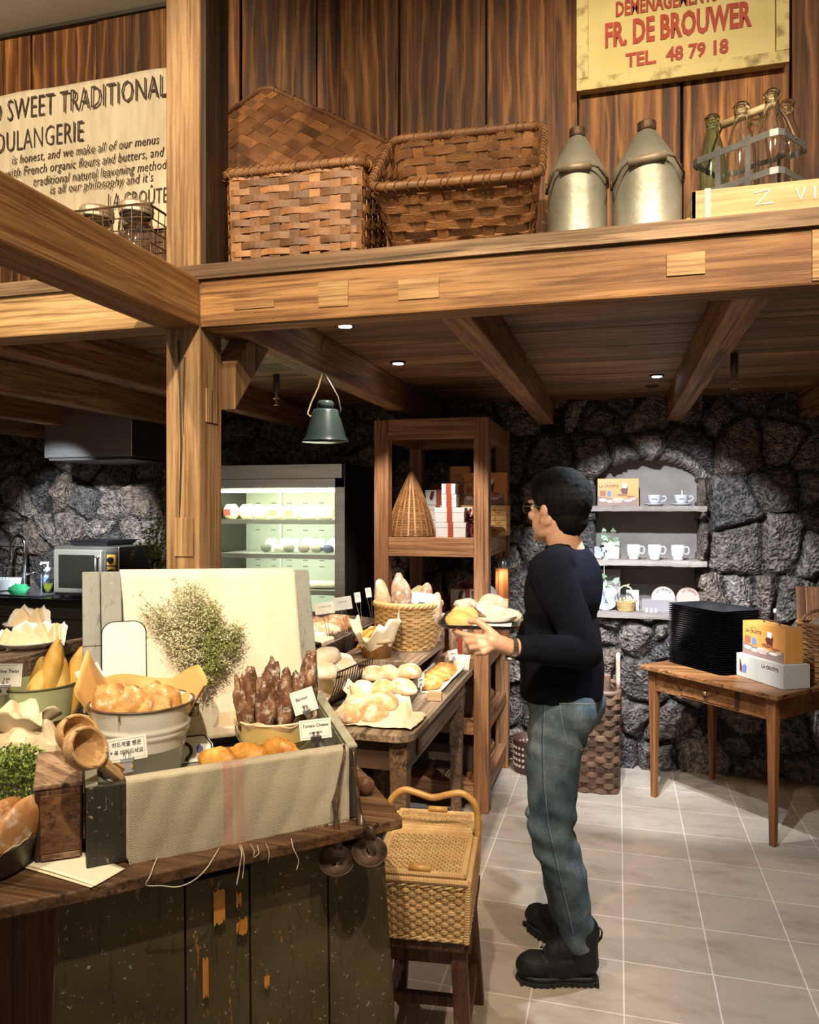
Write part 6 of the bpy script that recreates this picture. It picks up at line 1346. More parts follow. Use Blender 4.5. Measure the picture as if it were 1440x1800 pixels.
# ---------------------------------------------------------------- things leaning in the chest
lx_ = (lid(1,.5)-lid(0,.5)).normalized(); ly_ = (lid(0,1)-lid(0,0)).normalized()
q = lid(.155, 0)+ln*.028; M = frame(q+Vector((0,0,-.09)), lx_, ly_)
o = thing('arched_plate', 'white enamel plate with arched black edge leaning on the lid behind the white bucket', 'enamel plate', M.to_translation(), 0, None, M.to_3x3().to_4x4())
ar = lambda w, h, r: [(-w,0), (w,0)]+[(w-r+r*math.cos(a), h-r+r*math.sin(a)) for a in [PI/2*k/8 for k in range(9)]]+[(-w+r-r*math.sin(a), h-r+r*math.cos(a)) for a in [PI/2*k/8 for k in range(9)]]
MB().prism([(x, y, 0) for x, y in ar(.056,.315,.032)], (0,0,.003)).build('black_edge', simple('black enamel', (.015,.014,.014), rough=.2), o)
MB().prism([(x, y+.003, .0032) for x, y in ar(.0535,.3095,.030)], (0,0,.0006)).build('white_face', simple('white face', (.74,.72,.66), rough=.2), o)
p = at(345, 1343, 1.93); M = frame(Vector((p.x, p.y, ZI+.002)), lx_, ly_*.9-ln*.35)
o = thing('number_plate', 'white enamel plate with black curl and blue mark standing behind the golden bread', 'enamel plate', M.to_translation(), 0, None, M.to_3x3().to_4x4())
MB().prism([(-.05,0,0), (.045,0,0), (.045,.04,0), (.028,.07,0), (-.05,.07,0)], (0,0,.002)).build('plate', simple('white face', (.74,.72,.66), rough=.2), o)
MB().sweep([(-.03+.020*math.cos(a), .030+.020*math.sin(a), .0025) for a in [R_(150-15*k) for k in range(15)]]+[(-.025,.004,.0025)], RECT(.008,.001), (0,0,1)).build('painted_curl', simple('plate black', (.02,.018,.016), rough=.3), o)
MB().sweep([(-.05,.066,.0025), (.026,.066,.0025), (.041,.040,.0025), (.041,.0,.0025)], RECT(.004,.001), (0,0,1)).build('painted_border', simple('plate black', (.02,.018,.016), rough=.3), o)
MB().prism([(.004,.022,.0021), (.018,.018,.0021), (.02,.034,.0021), (.012,.044,.0021), (.003,.036,.0021)], (0,0,.0005)).build('painted_mark', simple('plate blue', (.10,.14,.35), rough=.3), o)
# dried bouquet
o = thing('dried_bouquet', 'bunch of dried cream flowers and green sprigs hanging on the linen before the lid', 'bouquet', lid(.42,.35)+ln*.05)
rs = random.Random(11); ms = MB(); mf = MB(); mg = MB()
b0 = lid(.50, .16)+ln*.035
def leafq(mb, q, d, L, w):
    sd = d.cross(Vector((rs.uniform(-1,1), rs.uniform(-1,1), rs.uniform(-1,1)))); sd = sd.normalized()*w if sd.length > 1e-4 else Vector((w,0,0)); mb.add([q, q+d*L*.5+sd, q+d*L, q+d*L*.5-sd], [(0,1,2,3)])
for k in range(210):
    a = rs.uniform(0, 2*PI); r = math.sqrt(rs.random()); cs_, ch_ = .445+.20*r*math.cos(a)*(1+.25*math.sin(3*a)), .50+.33*r*math.sin(a)*(1+.2*math.cos(4*a))-.10*r*math.cos(a)
    if k == 0: cs_, ch_ = .22, .80
    if k == 1: cs_, ch_ = .36, .90
    if k == 2: cs_, ch_ = .415, .88
    tip = lid(min(max(cs_,.2),.64), ch_)+ln*rs.uniform(.018, .075); bs = .47+rs.uniform(-.07,.07); st_ = lid(bs, .20+rs.uniform(0,.14))+ln*rs.uniform(.022,.05)
    if k > 40: st_ = tip.lerp(st_, rs.uniform(.35,.6))
    mid = st_.lerp(tip, .5)+ln*.012; pts = [st_.lerp(mid, t)*(1-t)+mid.lerp(tip, t)*t for t in [i/7 for i in range(8)]]
    ms.tube(pts, .0007, 4); green = cs_ > .45 and rs.random() < .7
    for i in range(2, 8):
        for j in range(9):
            d = Vector((rs.uniform(-1,1), rs.uniform(-1,1), rs.uniform(-.6,1))).normalized(); q = pts[i]+d*rs.uniform(0,.016)
            if (q-lid(.5,.5)).dot(ln) < .012: q += ln*.016
            if green: leafq(mg, q, d, rs.uniform(.006,.013), .0016)
            else:
                leafq(mf, q, d, rs.uniform(.004,.0065), .002); leafq(mf, q, (d+Vector((rs.uniform(-1,1),rs.uniform(-1,1),.3))).normalized(), .005, .002)
                if rs.random() < .6: leafq(mg, q, -d, rs.uniform(.006,.012), .0011)
ms.build('stem', simple('dry stem', (.26,.25,.10)), o, world=True)
mf.build('cream_flower', simple('dried cream flower', (.66,.60,.42), (.80,.76,.60), 90, .8), o, world=True)
mg.build('green_sprig', simple('dried green sprig', (.17,.21,.055), (.34,.36,.12), 90, .8), o, world=True)
# wooden scoops
SCO = wood('pale scoop wood', (.36,.19,.075), (.56,.35,.16), (.68,.46,.25), 0, 0, .5, 1.2, .1, .1, False)
def scoop(label, bowl, tip, r, f1, f2):
    P = at(*bowl, f1); Q = at(*tip, f2); ax = (Q-P).normalized(); vw = (Vector((0,0,EYE))-P).normalized()
    up = (Vector((0,0,1))*.55+Vector((vw.x, vw.y, 0))*.55); M = frame(P, ax, up.cross(ax).normalized()*1.0)
    if M.col[2].z < 0: M = frame(P, ax, -up.cross(ax))
    o = thing('wooden_scoop', label, 'scoop', P, 0, None, M.to_3x3().to_4x4())
    MB().lathe([(.001,-.020), (r*.80,-.020), (r*.97,-.012), (r,.008), (r*.97,.016), (r*.84,.016), (r*.80,.004), (r*.7,-.008), (.001,-.011)], n=36, sx=1.12).build('bowl', SCO, o, smooth=False, bevel=.0015)
    L = (Q-P).length; MB().hexa([(r*.95,-.012,-.016), (L,-.013,-.014), (L,.013,-.014), (r*.95,.012,-.016)], [(r*.95,-.010,.008), (L,-.010,.002), (L,.010,.002), (r*.95,.010,.008)]).build('handle', SCO, o, bevel=.003)
    return o
scoop('wooden round scoop lying farther back, its bowl over the pail side chest rim', (136, 1292), (232, 1352), .043, 1.70, 1.76)
scoop('wooden round scoop lying in front with its bowl over the old wooden block', (150, 1316), (232, 1376), .043, 1.60, 1.665)
# old wooden block
BLK = wood('old block wood', (.07,.03,.014), (.21,.11,.055), (.34,.20,.11), 2, 0, .5, .9, .25, .1)
BLT = wood('block top wood', (.12,.06,.03), (.30,.18,.10), (.42,.28,.17), 0, 0, .5, .9, .25, .1)
p0 = Vector((-.788, 1.612)); p1 = Vector((-.702, 1.645)); pe = (p1-p0); pb = Vector((-pe.y, pe.x)).normalized()*.085
o = thing('wooden_block', 'tall old dovetailed wooden box with a sloping top beside the chest', 'wooden box', W(*(p0+pe*.5+pb*.5), TZ2+.002))
z0, z1, z2 = TZ2+.0022, .975, 1.028
MB().hexa([W(*p0,z0), W(*p1,z0), W(*(p1+pb),z0), W(*(p0+pb),z0)], [W(*p0,z1), W(*p1,z1), W(*(p1+pb*.98),z2-.008), W(*(p0+pb*.98),z2-.008)]).build('box_body', BLK, o, world=True, bevel=.005)
MB().hexa([W(*(p0-pe*.03-pb*.03),z1+.0005), W(*(p1+pe*.03-pb*.03),z1+.0005), W(*(p1+pb),z2-.007), W(*(p0+pb),z2-.007)], [W(*(p0-pe*.03-pb*.03),z1+.011), W(*(p1+pe*.03-pb*.03),z1+.011), W(*(p1+pb),z2+.004), W(*(p0+pb),z2+.004)]).build('sloping_lid', BLT, o, world=True, bevel=.003)
e_ = pb.normalized()*-.002
MB().hexa([W(*(p0+pe*.12+e_*1.2),z0+.018), W(*(p1-pe*.03+e_*1.2),z0+.018), W(*(p1-pe*.03),z0+.018), W(*(p0+pe*.12),z0+.018)], [W(*(p0+pe*.12+e_*1.2),z1-.012), W(*(p1-pe*.03+e_*1.2),z1-.012), W(*(p1-pe*.03),z1-.012), W(*(p0+pe*.12),z1-.012)]).build('front_plate', wood('block front wood', (.06,.022,.009), (.19,.085,.035), (.29,.15,.07), 0, 0, .45, .9, .2, .1), o, world=True, bevel=.002)
MB().hexa([W(*(p0+pe*.14+e_*2),z0+.004), W(*(p1-pe*.03+e_*2),z0+.004), W(*(p1-pe*.03),z0+.004), W(*(p0+pe*.14),z0+.004)], [W(*(p0+pe*.14+e_*2),z0+.017), W(*(p1-pe*.03+e_*2),z0+.017), W(*(p1-pe*.03),z0+.017), W(*(p0+pe*.14),z0+.017)]).build('front_ledge', BLT, o, world=True, bevel=.002)
# paper under it
P = [atz(20,1520,TZ2), atz(160,1562,TZ2), atz(214,1531,TZ2), atz(100,1480,TZ2)]
o = thing('greaseproof_sheet', 'two cream greaseproof paper sheets sticking out under the wooden box', 'paper', P[0].lerp(P[2], .5))
for k in range(2):
    mb = MB(); kk = .004*k
    mb.grid(lambda u, v: (P[0].lerp(P[1], u)).lerp(P[3].lerp(P[2], u), v)+Vector((.004*k, .006*k, .0015+.0008*k+.010*max(0, .3-v)*(1 if k else .2)*abs(math.sin(u*3.1)))), 12, 8)
    mb.build('sheet', PALEP if k == 0 else simple('cream paper', (.74,.65,.48), (.82,.74,.58), 6, .6), o, smooth=True, world=True, solid=.0005, offs=1)
# tin of round loaves at the left edge
tc = W(-.90, 1.60, TZ2+.001)
o = thing('bread_tin', 'dark oval tin of round brown loaves at the left frame edge', 'tin', tc)
MB().lathe([(.001,.002), (.095,.002), (.102,.006), (.118,.062), (.121,.063), (.115,.062), (.099,.008), (.001,.006)], n=40).build('tin_body', simple('dark tin', (.10,.085,.065), (.17,.15,.12), 10, .4, .7), o, smooth=True)
ruffle(o, 'paper_liner', (0,0,.03), .10, .117, 0, .045, PALEP, 50, .003, 3, 6)
RYE = crust('brown rye crust', (.26,.10,.028), (.44,.20,.065), (.56,.31,.13), .16, 8)
for k, (x, y, rz_, lb) in enumerate(((-.045,-.02,5,'big brown loaf in the tin, cut by the frame edge'), (.03,.0,12,'flour dusted brown loaf in the middle of the tin'), (.075,.015,20,'pale floured loaf nearest the wooden box in the tin'))):
    loaf(lb, (tc.x+RT.x*x+FW.x*y, tc.y+RT.y*x+FW.y*y, tc.z+.03), (.030,.085,.075), RYE, YAW+R_(-12), k+110, 'round loaves in the tin', 0, Matrix.Rotation(R_(14), 4, 'Y'), 'round_loaf', lump=.10, flat=.5)
# greens
gcn = W(-.945, 1.83, TZ2+.001)
o = thing('potted_greens', 'low clump of bright green leafy herbs between the pail and the loaf tin', 'plant', gcn)
MB().lathe([(.001,0), (.10,0), (.12,.06), (.001,.065)], n=24).build('pot', simple('dark pot', (.05,.04,.03), rough=.7), o)
mg = MB(); md = MB()
for k in range(5200):
    a = rs.uniform(0, 2*PI); r = .155*math.sqrt(rs.random()); hz = .145*(1-(r/.17)**2)*rs.uniform(.6,1.12)+.02
    d = Vector((math.cos(a)*r*3+rs.uniform(-.6,.6), math.sin(a)*r*3+rs.uniform(-.6,.6), rs.uniform(.1,1))).normalized()
    leafq(mg if rs.random() < .66 else md, Vector((r*math.cos(a), r*math.sin(a), hz)), d, rs.uniform(.006,.013), .0035)
mg.build('foliage', simple('bright herb leaf', (.10,.17,.02), (.26,.34,.06), 60, .6), o); md.build('foliage', simple('deep herb leaf', (.04,.07,.012), (.10,.14,.03), 60, .6), o)
# paper parcel
pc = W(-1.055, 2.08, TZ2+.001)
o = thing('paper_parcel', 'crumpled cream paper parcel in front of the green pail', 'parcel', pc)
MB().ell((0,0,.085), (.115,.085,.10), 30, None, lambda p, d: Vector((p.x*(1+.25*nz(d*1.2, 1.6)), p.y*(1+.25*nz(d+Vector((3,0,0)), 1.8)), max(-.084, p.z*(1+.3*nz(d+Vector((0,5,0)), 2.4)))))).build('parcel', PALEP, o, smooth=False)
ruffle(o, 'paper_fold', (.0,0,.14), .03, .085, 0, .055, PALEP, 40, .02, 4, 5)
# ladles
IRON = simple('dark forged iron', (.06,.038,.025), (.17,.11,.075), 25, .35, .55, .15, 60)
def ladle(label, top, knob, bowl, r, f0, f1):
    A = at(*top, f0); Kp = at(*knob, (f0+f1)/2); Bc = at(*bowl, f1); o = thing('iron_ladle', label, 'ladle', Bc, 0)
    nk = Bc+Vector((0,0,.055)); mb = MB()
    pts = [A+Vector((-.012,.022,-.004)), A+Vector((-.006,.012,.012)), A, A.lerp(Kp,.35), A.lerp(Kp,.8), Kp, Kp.lerp(nk,.3), Kp.lerp(nk,.75), nk, Bc+Vector((0,.004,.028))]
    mb.sweep(pts, [(math.cos(2*PI*i/8), .6*math.sin(2*PI*i/8)) for i in range(8)], None, False, [.003,.003,.0035,.004,.006,.012,.006,.009,.013,.015]); mb.build('handle', IRON, o, smooth=True, world=True)
    tv = (Vector((0,0,EYE))-Bc); tv.z = 0; tv.normalize(); R = (Vector((0,0,1))*.86+tv*.5).to_track_quat('Z','Y').to_matrix()
    MB().lathe([(.001,-.030), (r*.45,-.027), (r*.8,-.016), (r*.97,-.004), (r,.0), (r*.97,.001), (r*.93,-.004), (r*.75,-.014), (r*.4,-.023), (.001,-.026)], (0,0,0), 36, R).build('bowl', IRON, o, smooth=True); return o
ladle('dark iron ladle hanging from the chest corner, over the linen runner', (606,1322), (590,1410), (592,1512), .042, 1.83, 1.79)
ladle('dark iron ladle hanging from the chest corner, nearer the picnic basket', (622,1326), (634,1450), (650,1496), .042, 1.845, 1.80)
o = thing('rolling_pin', 'dark wooden rolling pin lying on the work table behind the chest corner', 'rolling pin', W(-.105, 1.99, TZ2+.026))
dv = (bk.x*RT+bk.y*FW); MB().tube([Vector((0,0,0)), dv*.004, dv*.012, dv*.05, dv*.055, dv*.25], [.012,.019,.022,.022,.024,.024], 20).build('roller', wood('pin wood', (.10,.045,.02), (.24,.12,.06), (.34,.19,.10), 0, 0, .45), o, smooth=True)
# cards
def pcard(label, px, py, f, w, h, lines, tilt=0, lean=.12, **kw): return price_card(label, facing(at(px, py, f), R_(tilt), lean), w, h, lines, **kw)
pcard('white card with Korean handwriting clipped to the chest front', 224, 1337, 1.645, .082, .050, [('하드계열 빵은', .0115, 0, .035), ('* 꼭 데워드세요', .0115, 0, .018)], 4)
pcard('small tilted card standing at the back of the white bucket', 168, 1207, 1.95, .058, .055, [('Rosé salami', .0095, 0, .038), ('4,800', .007, 0, .016)], 24)
pcard('tilted card clipped before the dark flaky bread in the yellow bucket', 540, 1252, 1.93, .060, .058, [('Banton', .012, -.004, .036), ('5,0', .008, -.004, .016)], 17, clipmat=simple('dull clip', (.25,.24,.22), rough=.35, metal=.8))
pcard('card reading Tomato Cheese clipped to the chest front corner', 556, 1299, 1.855, .076, .047, [('Tomato Cheese', .0105, 0, .032), ('4,500 WON', .0068, 0, .015)], 5, clipmat=simple('black clip', (.05,.045,.045), rough=.3, metal=.5))
pcard('card reading Olive Twist clipped on the rim of the green pail', 8, 1207, 2.31, .088, .068, [('Olive Twist', .0145, .004, .045), ('4,300', .009, .004, .022)], -5)
# ================================================================ picnic basket on its stool
RAT = split_mat('honey rattan', (.46,.27,.10), (.72,.50,.24), .3); RATD = simple('rattan pole', (.42,.20,.055), (.58,.33,.10), 12, .35, stretch=(1,1,3))
pyaw = YAW+R_(-9); wv_ = Vector((math.cos(pyaw), math.sin(pyaw), 0)); dv_ = Vector((-wv_.y, wv_.x, 0)); SZt = .41
BW, BD, BH = .262, .44, .165
pc = W(.155, 2.02)-wv_*(BW/2)+dv_*(BD/2)
o = thing('stool', 'dark wooden stool under the picnic basket', 'stool', pc, pyaw)
SW = wood('dark stool wood', (.04,.014,.007), (.12,.05,.025), (.20,.10,.055), 2, 0, .5); 
MB().box((0,0,SZt-.014), (.27,.40,.026)).build('seat', SW, o, bevel=.005)
for sx in (-1, 1):
    for sy in (-1, 1):
        a, b_ = Vector((sx*.10, sy*.16, SZt-.027)), Vector((sx*.125, sy*.21, 0)); w_ = .021
        MB().hexa([b_+Vector((-w_,-w_,0)), b_+Vector((w_,-w_,0)), b_+Vector((w_,w_,0)), b_+Vector((-w_,w_,0))], [a+Vector((-w_,-w_,0)), a+Vector((w_,-w_,0)), a+Vector((w_,w_,0)), a+Vector((-w_,w_,0))]).build('leg', SW, o, bevel=.003)
for sx in (-1, 1): MB().bar((sx*.117,-.185,.13), (sx*.117,.185,.13), .022, .03).build('stretcher', SW, o, bevel=.002)
MB().bar((-.115,0,.13), (.115,0,.13), .022, .03).build('stretcher', SW, o, bevel=.002)
for sy in (-1, 1): MB().bar((-.10,sy*.165,SZt-.05), (.10,sy*.165,SZt-.05), .018, .045).build('apron', SW, o)
o = thing('picnic_basket', 'honey rattan picnic basket with two lids and a wavy handle on the stool', 'picnic basket', Vector((pc.x, pc.y, SZt)), pyaw)
P = lambda s, w: (lambda pn: (pn[0]+Vector((0,0,.004+BH*w)), pn[1]))(rrect(s, BW/2*(.965+.035*w), BD/2*(.93+.07*w), .022))
mb = MB(); weave(mb, P, 15, 76, .0032, .0045, .0088, .0055, .0045, .0004, 3); mb.build('woven_body', RAT, o)
MB().box((0,0,.004), (BW*.95, BD*.92, .006)).build('bottom', RATD, o)
mb = MB()
for z_ in (.006, BH*.93):
    for ph in (0, PI): mb.tube([P(i/150, z_/BH)[0]+P(i/150, 0)[1]*.004*math.cos(i*.9+ph)+Vector((0,0,.004*math.sin(i*.9+ph))) for i in range(150)], .0032, 5, True)
mb.build('braid', RAT, o, smooth=True)
def wrapped(p, q, r, name='wrapped_edge', n=None):  # cane wound round a stick
    p, q = Vector(p), Vector(q); L = (q-p).length; n = int(L/.0034); pts = [p.lerp(q, i/n) for i in range(n+1)]
    return MB().sweep(pts, [(math.cos(2*PI*i/8), math.sin(2*PI*i/8)) for i in range(8)], None, False, [r*(1 if i % 2 else .86) for i in range(n+1)]).build(name, RAT, o)
zt = BH+.006
for (p, q) in (((-BW/2,-BD/2,zt), (BW/2,-BD/2,zt)), ((BW/2,-BD/2,zt), (BW/2,BD/2,zt)), ((BW/2,BD/2,zt), (-BW/2,BD/2,zt)), ((-BW/2,BD/2,zt), (-BW/2,-BD/2,zt))): wrapped(p, q, .009)
for sx in (-1, 1):
    for sy in (-1, 1): wrapped((sx*(BW/2-.006), sy*(BD/2*.93), .004), (sx*(BW/2-.001), sy*(BD/2-.004), BH), .009, 'wrapped_post')
def flap(y0, y1, tab):
    zl = zt+.012; mb = MB(); nx_ = 26; ny = 22
    for k in range(ny):
        y = y0+.02+(y1-y0-.04)*k/(ny-1); mb.sweep([(-BW/2+.02+(BW-.04)*i/(nx_*2), y, zl+.0022*math.cos(PI*(i/2+k))) for i in range(nx_*2+1)], RECT((y1-y0-.04)/ny*.82, .0028), (0,0,1))
    for i in range(nx_): x = -BW/2+.025+(BW-.05)*i/(nx_-1); mb.sweep([(x,y0+.012,zl), (x,y1-.012,zl)], RECT(.004, .002), (0,0,1))
    f_ = mb.build('lid', RAT, o)
    for (p, q) in (((-BW/2+.012,y0+.010,zl), (BW/2-.012,y0+.010,zl)), ((-BW/2+.012,y1-.010,zl), (BW/2-.012,y1-.010,zl))):
        g_ = wrapped(p, q, .0095, 'lid_edge'); g_.parent = f_
    for sx in (-1, 1): g_ = wrapped((sx*(BW/2-.014),y0+.01,zl), (sx*(BW/2-.014),y1-.01,zl), .0095, 'lid_edge'); g_.parent = f_
    MB().tube([(-.03,tab,zl+.013), (.03,tab,zl+.013)], .009, 12).build('lid_toggle', RATD, f_, smooth=True)
flap(-BD/2+.004, .055, -BD/2+.016); flap(.075, BD/2-.004, BD/2-.016)
wrapped((-BW/2+.01,.065,zt+.012), (BW/2-.01,.065,zt+.012), .008, 'hinge_bar')
hp = [(-BW/2-.002,.065,.10), (-BW/2-.004,.065,.165), (-BW/2-.004,.065,.245), (-BW/2+.012,.065,.283), (-BW/2+.045,.065,.303), (-.05,.065,.297), (0,.065,.285), (.05,.065,.297), (BW/2-.045,.065,.303), (BW/2-.012,.065,.283), (BW/2+.004,.065,.245), (BW/2+.004,.065,.165), (BW/2+.002,.065,.10)]
pts = []
for i in range(len(hp)-1):
    p0_, p1_, p2_, p3_ = [Vector(hp[min(max(j, 0), len(hp)-1)]) for j in (i-1, i, i+1, i+2)]
    for k in range(8): t = k/8; pts.append(.5*((2*p1_)+(p2_-p0_)*t+(2*p0_-5*p1_+4*p2_-p3_)*t*t+(3*p1_-p0_-3*p2_+p3_)*t**3))
MB().sweep(pts+[Vector(hp[-1])], [(math.cos(2*PI*i/10), math.sin(2*PI*i/10)) for i in range(10)], (0,1,0), False, [.0105*(1 if i % 2 else .95) for i in range(len(pts)+1)]).build('handle', RATD, o, smooth=True)
# ================================================================ the niche
SHELFP = wood('pale driftwood shelf', (.20,.155,.12), (.36,.30,.25), (.47,.41,.36), 0, 0, .7, .8, .4, .1)
NZS = (1.582, 1.255, .938)
for k, (z, lb) in enumerate(zip(NZS, ('top', 'middle', 'bottom'))):
    o = thing('niche_shelf', 'rough pale driftwood shelf board, %s one of three in the stone niche' % lb, 'shelf', (.16, 4.95, z), 0, 'shelves in the stone niche')
    n = 26; P = [(-.345+.69*i/n, -.150+.006*nz((i*.9, k*3, 1)), 0) for i in range(n+1)]+[(.345,.155,0), (-.345,.155,0)]
    mb = MB(); mb.prism([(x, y, -.032+.004*nz((x*20, k, 2))) for x, y, _ in P], (0,0,.032)); mb.build('board', SHELFP, o, bevel=.002)
PORC = simple('white porcelain', (.56,.56,.57), rough=.18)
def Npx(px, Y=4.93): return atY(px, 900, Y).x
c = orange_carton('orange carton printed with breads on the top niche shelf', (Npx(1086), 4.93, NZS[0]+.001), (.245,.07,.168), R_(4))
def cup(label, px):
    x = Npx(px); o = thing('coffee_cup', label, 'cup', (x, 4.90, NZS[0]+.012), 0, 'cups on the top niche shelf')
    MB().lathe([(.001,.003), (.022,.001), (.026,.004), (.036,.02), (.043,.052), (.044,.055), (.0415,.054), (.034,.02), (.022,.007), (.001,.006)], n=32).build('bowl', PORC, o, smooth=True)
    MB().tube([(.041,0,.046), (.060,0,.048), (.070,0,.036), (.060,0,.020), (.037,0,.016)], .0042, 8).build('handle', PORC, o, smooth=True)
    MB().box((0,-.0435,.031), (.03,.001,.0025)).build('printed_line', BRN, o)
    s_ = thing('saucer', 'white saucer under the '+label, 'saucer', (x, 4.90, NZS[0]+.001), 0, 'saucers on the top niche shelf')
    MB().lathe([(.001,.0), (.03,.0), (.045,.004), (.066,.013), (.066,.015), (.044,.0075), (.03,.006), (.001,.0055)], n=36).build('dish', PORC, s_, smooth=True); return o
cup('white cup beside the orange carton in the niche', 1150); cup('white cup with a spoon nearest the niche right side', 1197)
x = Npx(1197); o = thing('paper_flag', 'pale paper flag standing in the second niche cup', 'paper flag', (x+.004, 4.90, NZS[0]+.022)); MB().prism([(-.006,0,0), (.008,0,0), (.004,0,.07), (-.002,0,.075)], (0,.001,0)).build('flag', simple('pale flag', (.6,.6,.5)), o)
# mugs and ivy
def mug(label, px):
    o = thing('coffee_mug', label, 'mug', (Npx(px, 4.90), 4.90, NZS[1]+.001), R_(-8), 'mugs on the middle niche shelf')
    MB().lathe([(.001,.003), (.028,.0), (.031,.004), (.032,.02), (.039,.028), (.0395,.09), (.037,.09), (.036,.03), (.028,.008), (.001,.008)], n=32).build('mug_body', PORC, o, smooth=True)
    MB().tube([(.038,0,.078), (.056,0,.080), (.064,0,.066), (.062,0,.045), (.052,0,.036), (.037,0,.038)], .0046, 8).build('handle', PORC, o, smooth=True)
    MB().prism([(-.012,-.0396,.045), (.006,-.0396,.042), (.010,-.0396,.062), (-.006,-.0396,.072)], (0,-.0006,0)).build('printed_motif', simple('mug print %d' % px, ((.55,.62,.62), (.45,.40,.42), (.40,.40,.36))[(px//20) % 3]), o)
mug('white mug nearest the ivy pot in the niche', 1114); mug('white mug in the middle of the three niche mugs', 1151); mug('white mug at the right end of the three niche mugs', 1192)
o = thing('ivy_pot', 'square white pot with pale ivy trailing over the niche shelf', 'potted plant', (Npx(1076), 4.93, NZS[1]+.001), R_(-5))
MB().hexa([(-.04,-.04,0), (.045,-.04,0), (.045,.04,0), (-.04,.04,0)], [(-.045,-.045,.105), (.05,-.045,.105), (.05,.045,.105), (-.045,.045,.105)]).build('pot', simple('white pot', (.48,.46,.41), rough=.5), o, bevel=.003)
IVY = simple('pale ivy leaf', (.14,.30,.12), (.42,.55,.36), 40, .5); rs = random.Random(8); mb = MB(); ms = MB()
def ivyleaf(mb, q, s, d):
    d = d.normalized(); x = d.cross(Vector((0,0,1))); x = x.normalized() if x.length > .1 else Vector((1,0,0)); u = (Vector((0,-.5,1)) if True else d).normalized(); y = u
    P = [(0,-.1), (.45,-.35), (.55,.1), (.32,.3), (.0,.8), (-.32,.3), (-.55,.1), (-.45,-.35)]; a = rs.uniform(-1,1)
    P = [(px*math.cos(a)-py*math.sin(a), px*math.sin(a)+py*math.cos(a)) for px, py in P]
    xx = Vector((1, rs.uniform(-.6,.6), 0)).normalized(); yy = Vector((0, rs.uniform(-.8,.3), 1)).normalized()
    mb.add([q+xx*px*s+yy*py*s for px, py in P], [tuple(range(8))])
for k in range(16): q = Vector((-.012+rs.uniform(-.042,.05), rs.uniform(-.06,0), .10+rs.uniform(-.01,.075))); ms.tube([(0,0,.08), q*.6+Vector((0,0,.03)), q], .0012, 4); ivyleaf(mb, q, rs.uniform(.026,.036), q)
vine = [Vector((-.02,-.04,.10)), Vector((-.035,-.075,.06)), Vector((-.03,-.095,.0)), Vector((-.035,-.13,-.05)), Vector((-.03,-.16,-.10)), Vector((-.02,-.165,-.14)), Vector((.03,-.16,-.13))]
ms.tube(vine, .0016, 5)
for q in (vine[1], vine[2], vine[5], vine[5]+Vector((.012,0,-.02)), vine[6], vine[6]+Vector((.012,0,.012)), vine[4]): ivyleaf(mb, q+Vector((0,-.004,0)), .030, q)
ms.build('stem', simple('pale vine', (.42,.42,.25)), o); mb.build('foliage', IVY, o)
o = thing('grey_card', 'grey curved card standing at the left end of the middle niche shelf', 'card', (Npx(1050), 4.96, NZS[1]+.001)); MB().prism([(-.03,0,0), (.05,0,0), (.04,0,.05), (.0,.0,.075), (-.03,0,.07)], (0,.003,0)).build('card', simple('grey card', (.36,.36,.37), (.42,.42,.43), 5), o)
# bottom shelf
z = NZS[2]+.001; GREYC = simple('grey carton', (.22,.205,.19), (.26,.245,.23), 5, .6); LILAC = simple('lilac grey carton', (.24,.20,.205), (.28,.24,.245), 5, .6)
o = thing('grey_box', 'tall grey box with shop lettering at the left of the bottom niche shelf', 'box', (Npx(1072, 4.99), 4.99, z), 0); MB().box((0,0,.125), (.13,.07,.25)).build('carton', GREYC, o, bevel=.002); text('lettering', 'LA CROÛTE', .02, BRN, Matrix(((1,0,0,.005), (0,0,-1,-.0354), (0,1,0,.15), (0,0,0,1))), o, False, 'CENTER', 1, 0, .0002, .0006)
o = thing('white_round_plate', 'pale bluish disc plate leaning before the tall grey box in the niche', 'plate', (Npx(1064, 4.92), 4.915, z)); MB().lathe([(.001,-.003), (.075,-.003), (.08,.002), (.075,.003), (.001,.003)], (0,0,.078), 36, Matrix.Rotation(R_(80), 3, 'X')).build('plate', simple('pale blue ceramic', (.36,.42,.52), rough=.25), o, smooth=False)
o = thing('little_basket', 'little wicker basket with hoop handle and flower on the bottom niche shelf', 'basket', (Npx(1100, 4.89), 4.885, z)); round_basket(o, .042, .055, .058, 9, 18, WICK, .8, .005)
MB().tube([(-.056*math.cos(PI*t_), 0, .055+.10*math.sin(PI*t_)) for t_ in [k/18 for k in range(19)]], .0042, 8).build('handle', simple('pale cane', (.62,.52,.30), (.72,.63,.42), 25, .5), o, smooth=True)
mb = MB(); rs = random.Random(4)
for k in range(9): leafq(mb, Vector((.005,-.003,.152)), Vector((rs.uniform(-1,1), rs.uniform(-.6,.2), rs.uniform(-.3,1))).normalized(), .024, .006)
mb.build('bow', simple('straw bow', (.62,.60,.30)), o)
mb = MB()
for k in range(14): leafq(mb, Vector((rs.uniform(-.04,.04), rs.uniform(-.03,.02), .055)), Vector((rs.uniform(-.5,.5), rs.uniform(-.5,.2), 1)).normalized(), .035, .006)
mb.build('dried_grass', simple('dried grass', (.55,.50,.26), (.68,.62,.36), 40), o)
o = thing('pattern_card', 'pale card with dark leaf pattern behind the little basket', 'card', (Npx(1112, 4.96), 4.955, z)); MB().box((0,0,.062), (.075,.006,.124)).build('card', simple('pale pattern card', (.50,.48,.40)), o); 
for k in range(7): a = k*2.4; r = .008+.0035*k; MB().box((r*math.cos(a)*1.0, -.0035, .07+r*math.sin(a)), (.012,.001,.004), R=Matrix.Rotation(a, 3, 'Y')).build('printed_leaf', BRN, o)
